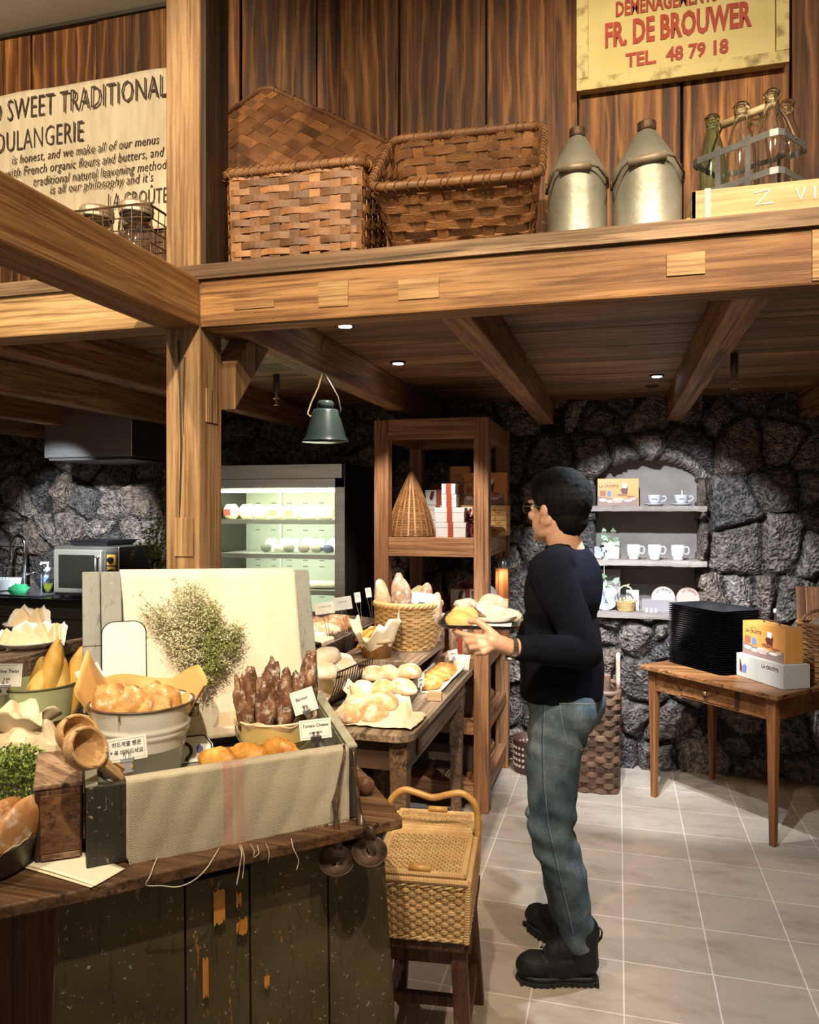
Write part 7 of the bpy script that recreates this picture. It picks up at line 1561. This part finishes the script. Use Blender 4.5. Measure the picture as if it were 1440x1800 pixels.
o = thing('lilac_box', 'low lilac grey box holding the round name plates in the niche', 'box', (Npx(1158, 4.93), 4.93, z)); MB().box((0,-.03,.036), (.20,.012,.072)).build('front', LILAC, o, bevel=.001); MB().box((0,.03,.036), (.20,.012,.072)).build('back', LILAC, o, bevel=.001); MB().box((0,0,.004), (.20,.05,.008)).build('bottom', LILAC, o); 
for s in (-1,1): MB().box((s*.096,0,.036), (.008,.048,.072)).build('end_panel', LILAC, o)
for k, (px, r, col, lb, dy) in enumerate(((1166, .070, (.40,.35,.32), 'round shop name plate standing in the lilac box, left one', 0), (1200, .068, (.46,.30,.24), 'round pinkish shop name plate leaning at the niche side, right one', .05))):
    q = thing('name_plate', lb, 'plate', (Npx(px, 4.94)+(.0 if k == 0 else .02), 4.925+dy*.9, z+.012), 0, None, Matrix.Rotation(R_(-8), 4, 'X') @ Matrix.Rotation(R_(12*k), 4, 'Y'))
    MB().lathe([(.001,-.003), (r,-.003), (r,.003), (.001,.003)], (0,0,r), 40, Matrix.Rotation(R_(90), 3, 'X')).build('disc', simple('name plate %d' % k, col), q)
    mb = MB(); mb.tube([(r*.97*math.cos(2*PI*i/40), -.0032, r+r*.97*math.sin(2*PI*i/40)) for i in range(40)], .0014, 5, True).build('ring', BRN2, q)
    for i, ch in enumerate('LA CROÛTE'):
        an = R_(48-i*12); text('lettering', ch, .017, BRN, Matrix(((1,0,0,0), (0,0,-1,-.0034), (0,1,0,r), (0,0,0,1))) @ Matrix.Rotation(an, 4, 'Z') @ Matrix.Translation((0, r*.74, 0)), q, False, 'CENTER', 1, 0, .0002, .0006) if ch != ' ' else None
for k, px in enumerate((1137, 1145, 1153)):
    q = thing('tiny_ornament', ('tiny white ornament in front of the lilac box, first from the little basket', 'tiny white ornament in front of the lilac box, middle one', 'tiny white ornament in front of the lilac box, nearest the trays')[k], 'ornament', (Npx(px, 4.845), 4.845, z), 0, 'tiny ornaments in the niche')
    MB().lathe([(.001,0), (.010,0), (.011,.008), (.007,.016), (.008,.022), (.005,.028), (.001,.030)], n=14).build('figure', PORC, q, smooth=True)
# ================================================================ the man with the tray
from mathutils.bvhtree import BVHTree
def cw3(u, f, z): return W(u, f, z)
fb = (RT*-.90+FW*.43).normalized(); lb_ = Vector((-fb.y, fb.x, 0))          # facing, his left
RB = Matrix((fb, lb_, Vector((0,0,1)))).transposed()
fh = (RT*-.62+FW*.78).normalized(); lh = Vector((-fh.y, fh.x, 0)); RH = Matrix((fh, lh, Vector((0,0,1)))).transposed()
foot0 = W(.52, 2.62)
man = thing('person', 'person in navy sweater, jeans and black boots holding a tray of bread', 'person', foot0)
def cap(mb, p, q, r0, r1, n=16, steps=6):   # tapered limb piece with round ends
    p, q = Vector(p), Vector(q); mb.tube([p.lerp(q, k/steps) for k in range(steps+1)], [r0+(r1-r0)*k/steps for k in range(steps+1)], n); mb.ell(p, (r0,)*3, n); mb.ell(q, (r1,)*3, n)
def chain(mb, pts, rad, n=14):
    for i in range(len(pts)-1): cap(mb, pts[i], pts[i+1], rad[i], rad[i+1], n, 4)
def organic(mb, name, mat, vox, smooth_it, parent=man, disp=None, fac=.5):
    o = mb.build(name, mat, parent, world=True)
    q = o.modifiers.new('r', 'REMESH'); q.mode = 'VOXEL'; q.voxel_size = vox; q.use_smooth_shade = True
    if smooth_it: q = o.modifiers.new('k', 'SMOOTH'); q.iterations = smooth_it; q.factor = fac
    bake(o)
    if disp:
        M = rootmat(parent); nn = [v.normal.copy() for v in o.data.vertices]
        for v, n_ in zip(o.data.vertices, nn): v.co += n_*disp(M @ v.co, n_)
    o.data.polygons.foreach_set('use_smooth', [True]*len(o.data.polygons)); return o
HC = W(.500, 2.60, 0)                        # head axis
hd = lambda x, y, z: HC+fh*x+lh*y+Vector((0,0,z))
CH = W(.515, 2.62, 0); bd = lambda x, y, z: CH+fb*x+lb_*y+Vector((0,0,z))
SHL, ELL, WRL = W(.452, 2.470, 1.365), W(.548, 2.405, 1.118), W(.300, 2.318, 1.150)
SHR, ELR, WRR = bd(-.01,-.165,1.365), bd(.03,-.225,1.10), W(.40, 2.72, 1.155)
HIPL, KNL, ANL = W(.495, 2.545, .90), W(.474, 2.535, .49), W(.568, 2.554, .115)
HIPR, KNR, ANR = W(.565, 2.695, .90), W(.495, 2.725, .49), W(.561, 2.722, .115)
SKIN = simple('skin', (.52,.285,.18), (.60,.35,.235), 12, .45, 0, .08, 120, sss=.12)
mb = MB()
# head
mb.ell(hd(-.012,0,1.605), (.090,.073,.088), 24, RH); mb.ell(hd(.030,0,1.545), (.062,.060,.085), 24, RH); mb.ell(hd(.048,0,1.487), (.040,.042,.034), 20, RH)
mb.ell(hd(.020,.052,1.515), (.045,.018,.045), 14, RH); mb.ell(hd(.020,-.052,1.515), (.045,.018,.045), 14, RH)
chain(mb, [hd(.088,0,1.578), hd(.104,0,1.548), hd(.101,0,1.538)], [.009,.014,.013], 12)
for s in (-1, 1):
    mb.ell(hd(.096,s*.012,1.540), (.011,.009,.009), 10, RH); mb.ell(hd(.078,s*.032,1.592), (.018,.026,.008), 10, RH); mb.ell(hd(.066,s*.04,1.545), (.025,.022,.02), 12, RH)
    mb.ell(hd(-.008,s*.077,1.553), (.019,.007,.031), 14, RH); mb.ell(hd(-.014,s*.082,1.562), (.016,.006,.022), 12, RH); mb.ell(hd(-.002,s*.078,1.529), (.010,.006,.010), 10, RH)
for s in (-1, 1): chain(mb, [hd(-.008,s*.056,1.532), hd(.030,s*.044,1.498), hd(.066,s*.016,1.478)], [.026,.024,.022], 12)
mb.ell(hd(.045,0,1.50), (.045,.045,.035), 16, RH)
mb.ell(hd(.089,0,1.507), (.013,.026,.007), 12, RH); mb.ell(hd(.086,0,1.496), (.013,.023,.008), 12, RH); mb.ell(hd(.082,0,1.468), (.018,.020,.016), 12, RH)
chain(mb, [hd(-.022,0,1.55), hd(-.026,0,1.46), bd(-.035,0,1.38)], [.060,.057,.066], 18); mb.ell(hd(-.045,0,1.53), (.05,.055,.06), 18, RH)
# trunk and limbs under the clothes
mb.ell(bd(0,0,1.27), (.100,.155,.16), 20, RB); mb.ell(bd(0,0,1.08), (.105,.135,.16), 20, RB); mb.ell(bd(-.01,0,.93), (.105,.145,.11), 20, RB)
chain(mb, [bd(-.02,.12,1.38), SHL, ELL, WRL], [.05,.055,.042,.027]); chain(mb, [bd(-.02,-.12,1.38), SHR, ELR, WRR], [.05,.055,.042,.027])
chain(mb, [HIPL, KNL, ANL, ANL-Vector((0,0,.05))], [.075,.052,.034,.030]); chain(mb, [HIPR, KNR, ANR, ANR-Vector((0,0,.05))], [.075,.052,.034,.030])
chain(mb, [ANL-Vector((0,0,.05)), W(.42, 2.557, .055)], [.030,.024]); chain(mb, [ANR-Vector((0,0,.05)), W(.482, 2.868, .055)], [.030,.024])
# left hand: palm outside the near tray edge, thumb over the rim, fingers bent underneath
def hand(wr, palm, kn, fins, thumb):
    chain(mb, [wr, wr.lerp(palm,.5), palm], [.0265,.027,.024], 14)
    for k in kn: cap(mb, palm.lerp(wr,.25), k, .019, .0115, 12, 4)
    for f in fins: chain(mb, f, [.0100,.0092,.0086,.0074][:len(f)], 10)
    chain(mb, thumb, [.017,.0125,.0115,.0088], 12)
TZ_ = 1.2
palmL = W(.247, 2.300, 1.172)
knl = [W(.205+.004*i, 2.300+.0*i, 1.186-.017*i) for i in range(4)]
knl = [W(.203, 2.312, 1.182), W(.206, 2.298, 1.170), W(.212, 2.288, 1.156), W(.220, 2.284, 1.141)]
finl = [[knl[0], W(.172, 2.335, 1.184), W(.150, 2.365, 1.1865), W(.138, 2.388, 1.187)], [knl[1], W(.176, 2.322, 1.165), W(.164, 2.362, 1.176), W(.160, 2.392, 1.184)],
        [knl[2], W(.186, 2.310, 1.148), W(.184, 2.350, 1.163), W(.186, 2.384, 1.178)], [knl[3], W(.204, 2.304, 1.134), W(.206, 2.335, 1.150), W(.208, 2.362, 1.168)]]
hand(WRL, palmL, knl, finl, [W(.262, 2.303, 1.178), W(.236, 2.312, 1.205), W(.208, 2.330, 1.226), W(.185, 2.349, 1.2235)])
palmR = W(.352, 2.722, 1.172)
knr = [W(.312, 2.712+.0*i, 1.182-.014*i) for i in range(4)]
finr = [[knr[i], W(.282+.006*i, 2.690, 1.176-.010*i), W(.268+.008*i, 2.655, 1.180-.003*i), W(.262+.012*i, 2.625, 1.1855)] for i in range(4)]
finr = [[W(.318-.004*i, 2.722-.003*i, 1.182-.013*i), W(.290-.010*i+.02*i, 2.700, 1.180-.012*i), W(.276+.018*i, 2.660, 1.178), W(.268+.020*i, 2.628, 1.1845)] for i in range(4)]
hand(WRR, palmR, [f[0] for f in finr], finr, [W(.37, 2.715, 1.178), W(.345, 2.70, 1.208), W(.325, 2.685, 1.224), W(.305, 2.668, 1.222)])
organic(mb, 'body', SKIN, .0036, 3)
for s in (-1, 1):
    e = MB(); e.ell(hd(.077,s*.031,1.572), (.0115,.0125,.0115), 14, RH).build('eye', simple('eye white', (.75,.72,.68), rough=.15), man, smooth=True, world=True)
    MB().ell(hd(.0865,s*.032,1.572), (.003,.0055,.0055), 10, RH).build('iris', simple('iris', (.03,.015,.01), rough=.1), e and [c for c in man.children if c.name.startswith('eye')][-1], smooth=True, world=True)
    chain_ = MB().tube([hd(.092,s*.014,1.588), hd(.090,s*.030,1.594), hd(.078,s*.046,1.590)], [.002,.003,.0018], 6).build('eyebrow', simple('brow', (.012,.009,.008)), man, world=True)
MB().tube([hd(.0995,-.020,1.5015), hd(.1015,0,1.502), hd(.0995,.020,1.5015)], [.001,.0018,.001], 6).build('lips', simple('lip', (.42,.17,.13), rough=.4), man, world=True)
# hair
HAIR = simple('black hair', (.003,.0028,.0028), (.007,.0065,.006), 60, .75, 0, .35, 260, spec=.12, stretch=(1,1,.25))
mb = MB()
mb.ell(hd(-.014,0,1.630), (.104,.090,.080), 24, RH); mb.ell(hd(-.042,0,1.600), (.086,.089,.092), 24, RH); mb.ell(hd(-.064,0,1.535), (.047,.066,.058), 20, RH); mb.ell(hd(-.058,0,1.495), (.030,.046,.030), 16, RH)
mb.ell(hd(.045,.0,1.652), (.050,.068,.040), 18, RH)
for s in (-1, 1): mb.ell(hd(-.006,s*.070,1.606), (.052,.018,.040), 16, RH); mb.ell(hd(.02,s*.066,1.585), (.010,.008,.026), 10, RH)
rs = random.Random(3)
for k in range(46):
    a = rs.uniform(0, 2*PI); b_ = rs.uniform(.1, 1.25); d = Vector((math.cos(a)*math.sin(b_), math.sin(a)*math.sin(b_), math.cos(b_)))
    if d.x > .55 and d.z < .55: continue
    p = hd(-.018+d.x*.092, d.y*.082, 1.622+d.z*.076); t = (fh*d.x+lh*d.y+Vector((0,0,d.z*.6-.5))+fh*.3).normalized(); chain(mb, [p-t*.012, p+t*.014], [.013,.006], 8)
organic(mb, 'hair', HAIR, .0042, 3, man, lambda p, n: .0018*nz(p*55)+.0012*nz(p*140))
# glasses
GL = simple('thin steel frame', (.35,.33,.30), rough=.25, metal=.9)
mb = MB()
for s in (-1, 1):
    ring = [hd(.104+.0*math.cos(a), s*.033+.024*math.cos(a), 1.570+.019*math.sin(a)) for a in [2*PI*i/24 for i in range(24)]]; mb.tube(ring, .0011, 6, True)
    mb.tube([hd(.102,s*.057,1.576), hd(.06,s*.074,1.577), hd(-.004,s*.084,1.574), hd(-.02,s*.083,1.556)], .0011, 6)
mb.tube([hd(.104,-.009,1.572), hd(.110,0,1.574), hd(.104,.009,1.572)], .0011, 6); g_ = mb.build('glasses', GL, man, world=True)
for s in (-1, 1): MB().lathe([(.001,0), (.0225,0), (.0225,.0008), (.001,.0008)], hd(.1035,s*.033,1.570), 20, fh.to_track_quat('Z','Y').to_matrix(), 1.05, .85).build('lens', simple('clear lens', (1,1,1), rough=0, trans=1), g_, world=True)
# sweater
NAVY = simple('navy knit', (.0028,.0033,.0075), (.0045,.005,.0105), 160, .9, 0, .2, 420, spec=.12)
mb = MB()
mb.ell(bd(.0,0,1.27), (.118,.182,.175), 24, RB); mb.ell(bd(.015,0,1.10), (.130,.168,.19), 24, RB); mb.ell(bd(-.045,0,1.30), (.095,.165,.15), 24, RB)
mb.lathe([(.001,.925), (.128,.925), (.138,.935), (.140,1.05), (.12,1.2), (.001,1.2)], CH-fb*.004, 32, Matrix((fb, lb_, Vector((0,0,1)))).transposed(), 1.0, 1.22)
chain(mb, [bd(-.02,.06,1.405), bd(-.02,.13,1.392), SHL+Vector((0,0,.0))], [.052,.060,.070]); chain(mb, [bd(-.02,-.06,1.405), bd(-.02,-.13,1.392), SHR], [.052,.060,.070])
e2 = ELL.lerp(WRL, .78); chain(mb, [SHL, SHL.lerp(ELL,.5)+fb*-.004, ELL, ELL.lerp(WRL,.4), e2], [.071,.064,.058,.050,.040], 18)
e3 = ELR.lerp(WRR, .80); chain(mb, [SHR, SHR.lerp(ELR,.5), ELR, ELR.lerp(WRR,.4), e3], [.071,.064,.058,.050,.040], 18)
chain(mb, [hd(-.016,0,1.452)-Vector((0,0,.028)), bd(-.028,0,1.385)], [.056,.075], 20)
def fold(p, n):
    q = p-CH; s = math.sin(q.z*42+q.dot(fb)*30+4*nz(p*5)); w_ = max(0, 1-abs((p-ELL).length-.05)/.13)
    return .004*nz(p*9)+.0035*s*(.35+.8*w_)*(.4+.6*max(0, nz(p*4+Vector((3,1,2)))+.3))
sw = organic(mb, 'sweater', NAVY, .0062, 6, man, fold)
nc = hd(-.016,0,1.437)
MB().tube([nc+(fh*math.cos(a)*.056+lh*math.sin(a)*.057)+Vector((0,0,-.020*math.cos(a)-.008)) for a in [2*PI*i/36 for i in range(36)]], .0085, 8, True).build('collar', NAVY, sw, smooth=True, world=True)
for (a_1, b_1) in ((ELL, WRL), (ELR, WRR)):
    d = (b_1-a_1).normalized(); c_ = a_1.lerp(b_1, .80); x = d.cross(Vector((0,0,1))).normalized(); y = x.cross(d)
    MB().sweep([c_-d*.035, c_-d*.03, c_+d*.022, c_+d*.026], [(math.cos(2*PI*i/24), math.sin(2*PI*i/24)) for i in range(24)], None, False, [.0405,.0415,.0385,.034]).build('cuff', NAVY, sw, smooth=True, world=True)
# jeans
DEN = None
m, t, b = nt('washed blue denim'); g = N(t); v = g.coord()
n1 = g.noise(v, 4.2, 5, .6); n2 = g.noise(v, 240, 3); n3 = g.noise(g.map(v, (1,1,.35)), 16, 5, .6)
col = g.ramp(n1, [(.36, (.020,.036,.055)), (.5, (.065,.098,.125)), (.62, (.17,.205,.215))])
col = g.mix(g.ramp(n3, [(.45, 0), (.75, .35)]), col, (.19,.225,.23)); col = g.mix(1.0, col, g.ramp(n2, [(.3, .75), (.7, 1.2)]), 'MULTIPLY')
t.links.new(col, b.inputs['Base Color']); b.inputs['Roughness'].default_value = .85; b.inputs['Specular IOR Level'].default_value = .2
t.links.new(g.bump(g.math('ADD', n2, g.math('MULTIPLY', n3, 2.5)), .25, .003), b.inputs['Normal']); DEN = m
mb = MB()
mb.ell(bd(-.012,0,.935), (.126,.168,.115), 24, RB); mb.ell(bd(-.055,.075,.895), (.085,.085,.09), 20, RB); mb.ell(bd(-.055,-.075,.895), (.085,.085,.09), 20, RB)
def leg(H, K, A, hem): chain(mb, [H, H.lerp(K,.45)+fb*.012, K+fb*.006, K.lerp(A,.35)-fb*.012, K.lerp(A,.75), hem], [.098,.089,.074,.071,.062,.056], 20)
leg(HIPL, KNL, ANL, W(.567, 2.554, .135)); leg(HIPR, KNR, ANR, W(.562, 2.715, .135))
def crease(p, n):
    k = max(0, 1-abs(p.z-.50)/.16)+.55*max(0, 1-abs(p.z-.18)/.10)+.5*max(0, 1-abs(p.z-.80)/.09)
    s = math.sin(p.z*78+p.x*28+p.y*22+3*nz(p*6)); return .0065*k*s+.004*nz(p*7)+.003*nz(p*18)
je = organic(mb, 'jeans', DEN, .0058, 5, man, crease)
bv = BVHTree.FromPolygons([tuple(rootmat(man) @ v.co) for v in je.data.vertices], [tuple(p.vertices) for p in je.data.polygons])
EYEP = Vector((0,0,EYE))
def onto(px, py):
    d = (at(px, py, 1)-EYEP).normalized(); h = bv.ray_cast(EYEP, d); return (h[0]+h[1]*.0006) if h[0] else None
ST = simple('seam thread', (.20,.20,.17), (.30,.29,.24), 200, .8); DSE = simple('seam dark', (.03,.05,.075), rough=.9)
def seam(name, P, mat, r):
    pts = []
    for i in range(len(P)-1):
        for k in range(8): q = onto(P[i][0]+(P[i+1][0]-P[i][0])*k/8, P[i][1]+(P[i+1][1]-P[i][1])*k/8); pts += [q] if q else []
    if len(pts) > 2: MB().tube(pts, r, 5).build(name, mat, je, world=True)
seam('pocket_seam', [(984,1236), (990,1275), (998,1305), (1022,1319), (1040,1305)], ST, .0009); seam('pocket_seam', [(984,1236), (1010,1237), (1050,1238)], ST, .0011)
seam('side_seam', [(957,1228), (953,1300), (955,1380), (962,1450), (980,1530), (997,1600), (1008,1648)], DSE, .0016); seam('side_seam', [(959,1228), (955.5,1300), (957.5,1380), (964.5,1450), (982.5,1530), (999,1600), (1010,1648)], ST, .0007)
seam('front_pocket_seam', [(926,1228), (934,1236), (956,1238)], ST, .001)
# boots
BOOT = simple('black boot leather', (.005,.005,.005), (.010,.010,.010), 40, .62, 0, .3, 90, spec=.25); SOLE = simple('black rubber', (.006,.006,.006), rough=.6); LACE = simple('black lace', (.012,.012,.013), rough=.8)
def boot(heel, d, s):
    x = d.normalized(); y = Vector((-x.y, x.x, 0)); p = lambda a, b_, z: heel+x*a+y*b_+Vector((0,0,z))
    RX = Matrix((x, y, Vector((0,0,1)))).transposed(); mb = MB()
    mb.ell(p(.045,0,.062), (.048,.042,.048), 18, RX); mb.ell(p(.13,0,.056), (.095,.046,.044), 18, RX); mb.ell(p(.205,0,.052), (.068,.050,.040), 18, RX); mb.ell(p(.238,0,.046), (.037,.044,.032), 16, RX); mb.ell(p(.14,0,.035), (.13,.044,.022), 18, RX)
    chain(mb, [p(.050,0,.07), p(.055,0,.12), p(.052,0,.165)], [.050,.053,.056], 18); chain(mb, [p(.075,0,.13), p(.15,0,.085)], [.042,.036], 14); mb.ell(p(.09,0,.15), (.022,.03,.035), 12, RX)
    o = organic(mb, 'boot', BOOT, .0048, 3, man, lambda q, n: .0012*nz(q*45))
    out = [(0.0,0,), (.003,.026), (.02,.040), (.07,.041), (.12,.040), (.18,.051), (.225,.049), (.262,.030), (.276,0)]
    poly = [p(a, b_, 0) for a, b_ in out]+[p(a, -b_, 0) for a, b_ in out[-2:0:-1]]
    MB().prism(poly, (0,0,.014)).build('outsole', SOLE, o, world=True, bevel=.003)
    MB().prism([heel+(q-heel)*.95+x*.006+Vector((0,0,.0135)) for q in poly], (0,0,.016)).build('midsole', SOLE, o, world=True, bevel=.007, seg=3)
    for k in range(13):
        a = .012+k*.0205
        for sd in (-1, 1): MB().box(p(a, sd*(.039 if a < .14 else .047 if a < .23 else .036), .008), (.011,.010,.016), R=RX).build('lug', SOLE, o, world=True)
    for k in range(5):
        a, z_ = .185-.021*k, .098+.0125*k; w_ = .021
        MB().tube([p(a+.004,-w_,z_-.006), p(a,-.5*w_,z_+.006), p(a-.004,.5*w_,z_+.006), p(a-.010,w_,z_-.004)], .0026, 6).build('lace', LACE, o, world=True)
    MB().sweep([p(.002,0,.13), p(-.010,0,.145), p(-.012,0,.165), p(-.003,0,.175)], RECT(.014,.003), [(0,0,1)]*2+[x]*2).build('pull_tab', LACE, o, world=True)
    return o
boot(W(.628, 2.552), RT*-1+FW*.035, 1); boot(W(.585, 2.675), RT*-.47+FW*.88, -1)
# watch
d = (WRL-ELL).normalized(); c_ = ELL.lerp(WRL, .955); x = d.cross(Vector((0,0,1))).normalized(); y = x.cross(d).normalized()
WST = simple('watch steel', (.42,.36,.28), (.58,.52,.44), 60, .25, .9)
mb = MB(); nL = 20; P_ = [c_+d*.004+x*.0315*math.cos(2*PI*i/nL)+y*.0315*math.sin(2*PI*i/nL) for i in range(nL)]
for i in range(nL):
    a = 2*PI*i/nL; r_ = (x*math.cos(a)+y*math.sin(a)); tg = (-x*math.sin(a)+y*math.cos(a)); mb.box(P_[i], (.0085,.017,.0035), R=Matrix((tg, d, r_)).transposed())
wt = mb.build('watch', WST, man, world=True, bevel=.0008)
r_ = -y*.8+x*.0; r_ = (-y).normalized(); MB().lathe([(.001,-.003), (.018,-.003), (.0195,.0), (.018,.006), (.001,.006)], c_+d*.004+r_*.033, 24, r_.to_track_quat('Z','Y').to_matrix()).build('watch_case', WST, wt, world=True)
# ---------------------------------------------------------------- the tray he holds and what is on it
ta_ = (RT*.99-FW*.15).normalized(); tb_ = (RT*.15+FW*.99).normalized(); tc = W(.232, 2.502, 1.196)
TM = Matrix(((ta_.x,tb_.x,0,0), (ta_.y,tb_.y,0,0), (0,0,1,0), (0,0,0,1)))
o = thing('carried_tray', 'black serving tray held by the person, lined with white paper', 'tray', tc, 0, None, TM)
pr = []
for hx, hy, zz in ((.105,.140,.0), (.113,.148,.003), (.123,.158,.014), (.127,.162,.0148), (.122,.157,.0125), (.108,.143,.0025)): pr.append([rrect(i/40, hx, hy, .022)[0]+Vector((0,0,zz)) for i in range(40)])
MB().add([p for r in pr for p in r], [(j*40+i, j*40+(i+1) % 40, (j+1)*40+(i+1) % 40, (j+1)*40+i) for j in range(5) for i in range(40)]+[tuple(range(40))[::-1], tuple(range(200, 240))]).build('tray_body', TRB, o)
MB().prism([(-.10,-.135,.0028), (.10,-.138,.0028), (.102,.13,.0028), (-.098,.134,.0028)], (0,0,.0008)).build('paper_liner', simple('white tray paper', (.74,.76,.78), rough=.6), o)
P = lambda x, y, z: tc+ta_*x+tb_*y+Vector((0,0,z))
cp = P(.045, .03, .004); o = thing('bread_plate', 'white oval plate of seeded bread on the carried tray', 'plate', cp, 0, None, TM)
MB().lathe([(.001,.0), (.045,.0), (.056,.005), (.077,.020), (.078,.022), (.074,.021), (.054,.009), (.001,.006)], n=40, sy=1.25).build('dish', CREAM, o, smooth=True)
GR = crust('seeded grey bread', (.36,.27,.19), (.56,.47,.36), (.74,.67,.56), .3, 30)
loaf('seeded crusty bread lying on the plate of the carried tray', cp+Vector((0,0,.010)), (.088,.036,.030), GR, YAW+R_(-20), 5, None, 2, Matrix.Rotation(R_(8), 4, 'Y'), 'seeded_bread', lump=.22)
loaf('second seeded bread leaning at the back of the plate on the tray', cp+tb_*.045+ta_*-.01+Vector((0,0,.018)), (.060,.030,.042), GR, YAW+R_(10), 8, None, 0, Matrix.Rotation(R_(-15), 4, 'Y'), 'seeded_bread', lump=.25)
o = thing('paper_napkin', 'crumpled white paper napkin on the plate of the carried tray', 'napkin', cp-ta_*.055+Vector((0,0,.012)))
MB().grid(lambda u, v: (ta_*(-.012+.05*u*(1-v*.5))+tb_*(.09*(v-.5))+Vector((0,0,.004+.045*(1-u)*(1-.4*abs(v-.5))+.012*nz((u*5, v*5, 3))))), 12, 12).build('napkin', simple('white tray paper', (.74,.76,.78), rough=.6), o, smooth=True, solid=.001)
BUN = crust('pale gold bun', (.50,.25,.06), (.66,.38,.13), (.74,.50,.22), 0, 10)
loaf('round pale gold bun at the thumb on the carried tray', P(-.062,-.085,.004), (.045,.040,.030), BUN, 0, 3, None, 0, None, 'sweet_bun', flat=.5)
loaf('golden bun behind the round bun on the carried tray', P(-.052,-.01,.004), (.044,.040,.038), BUN, .5, 7, None, 0, None, 'sweet_bun', flat=.5)
loaf('nut crusted topping bun resting on the golden bun of the tray', P(-.050,.0,.050), (.036,.034,.018), GR, .2, 12, None, 0, None, 'sweet_bun', lump=.3, flat=.5)
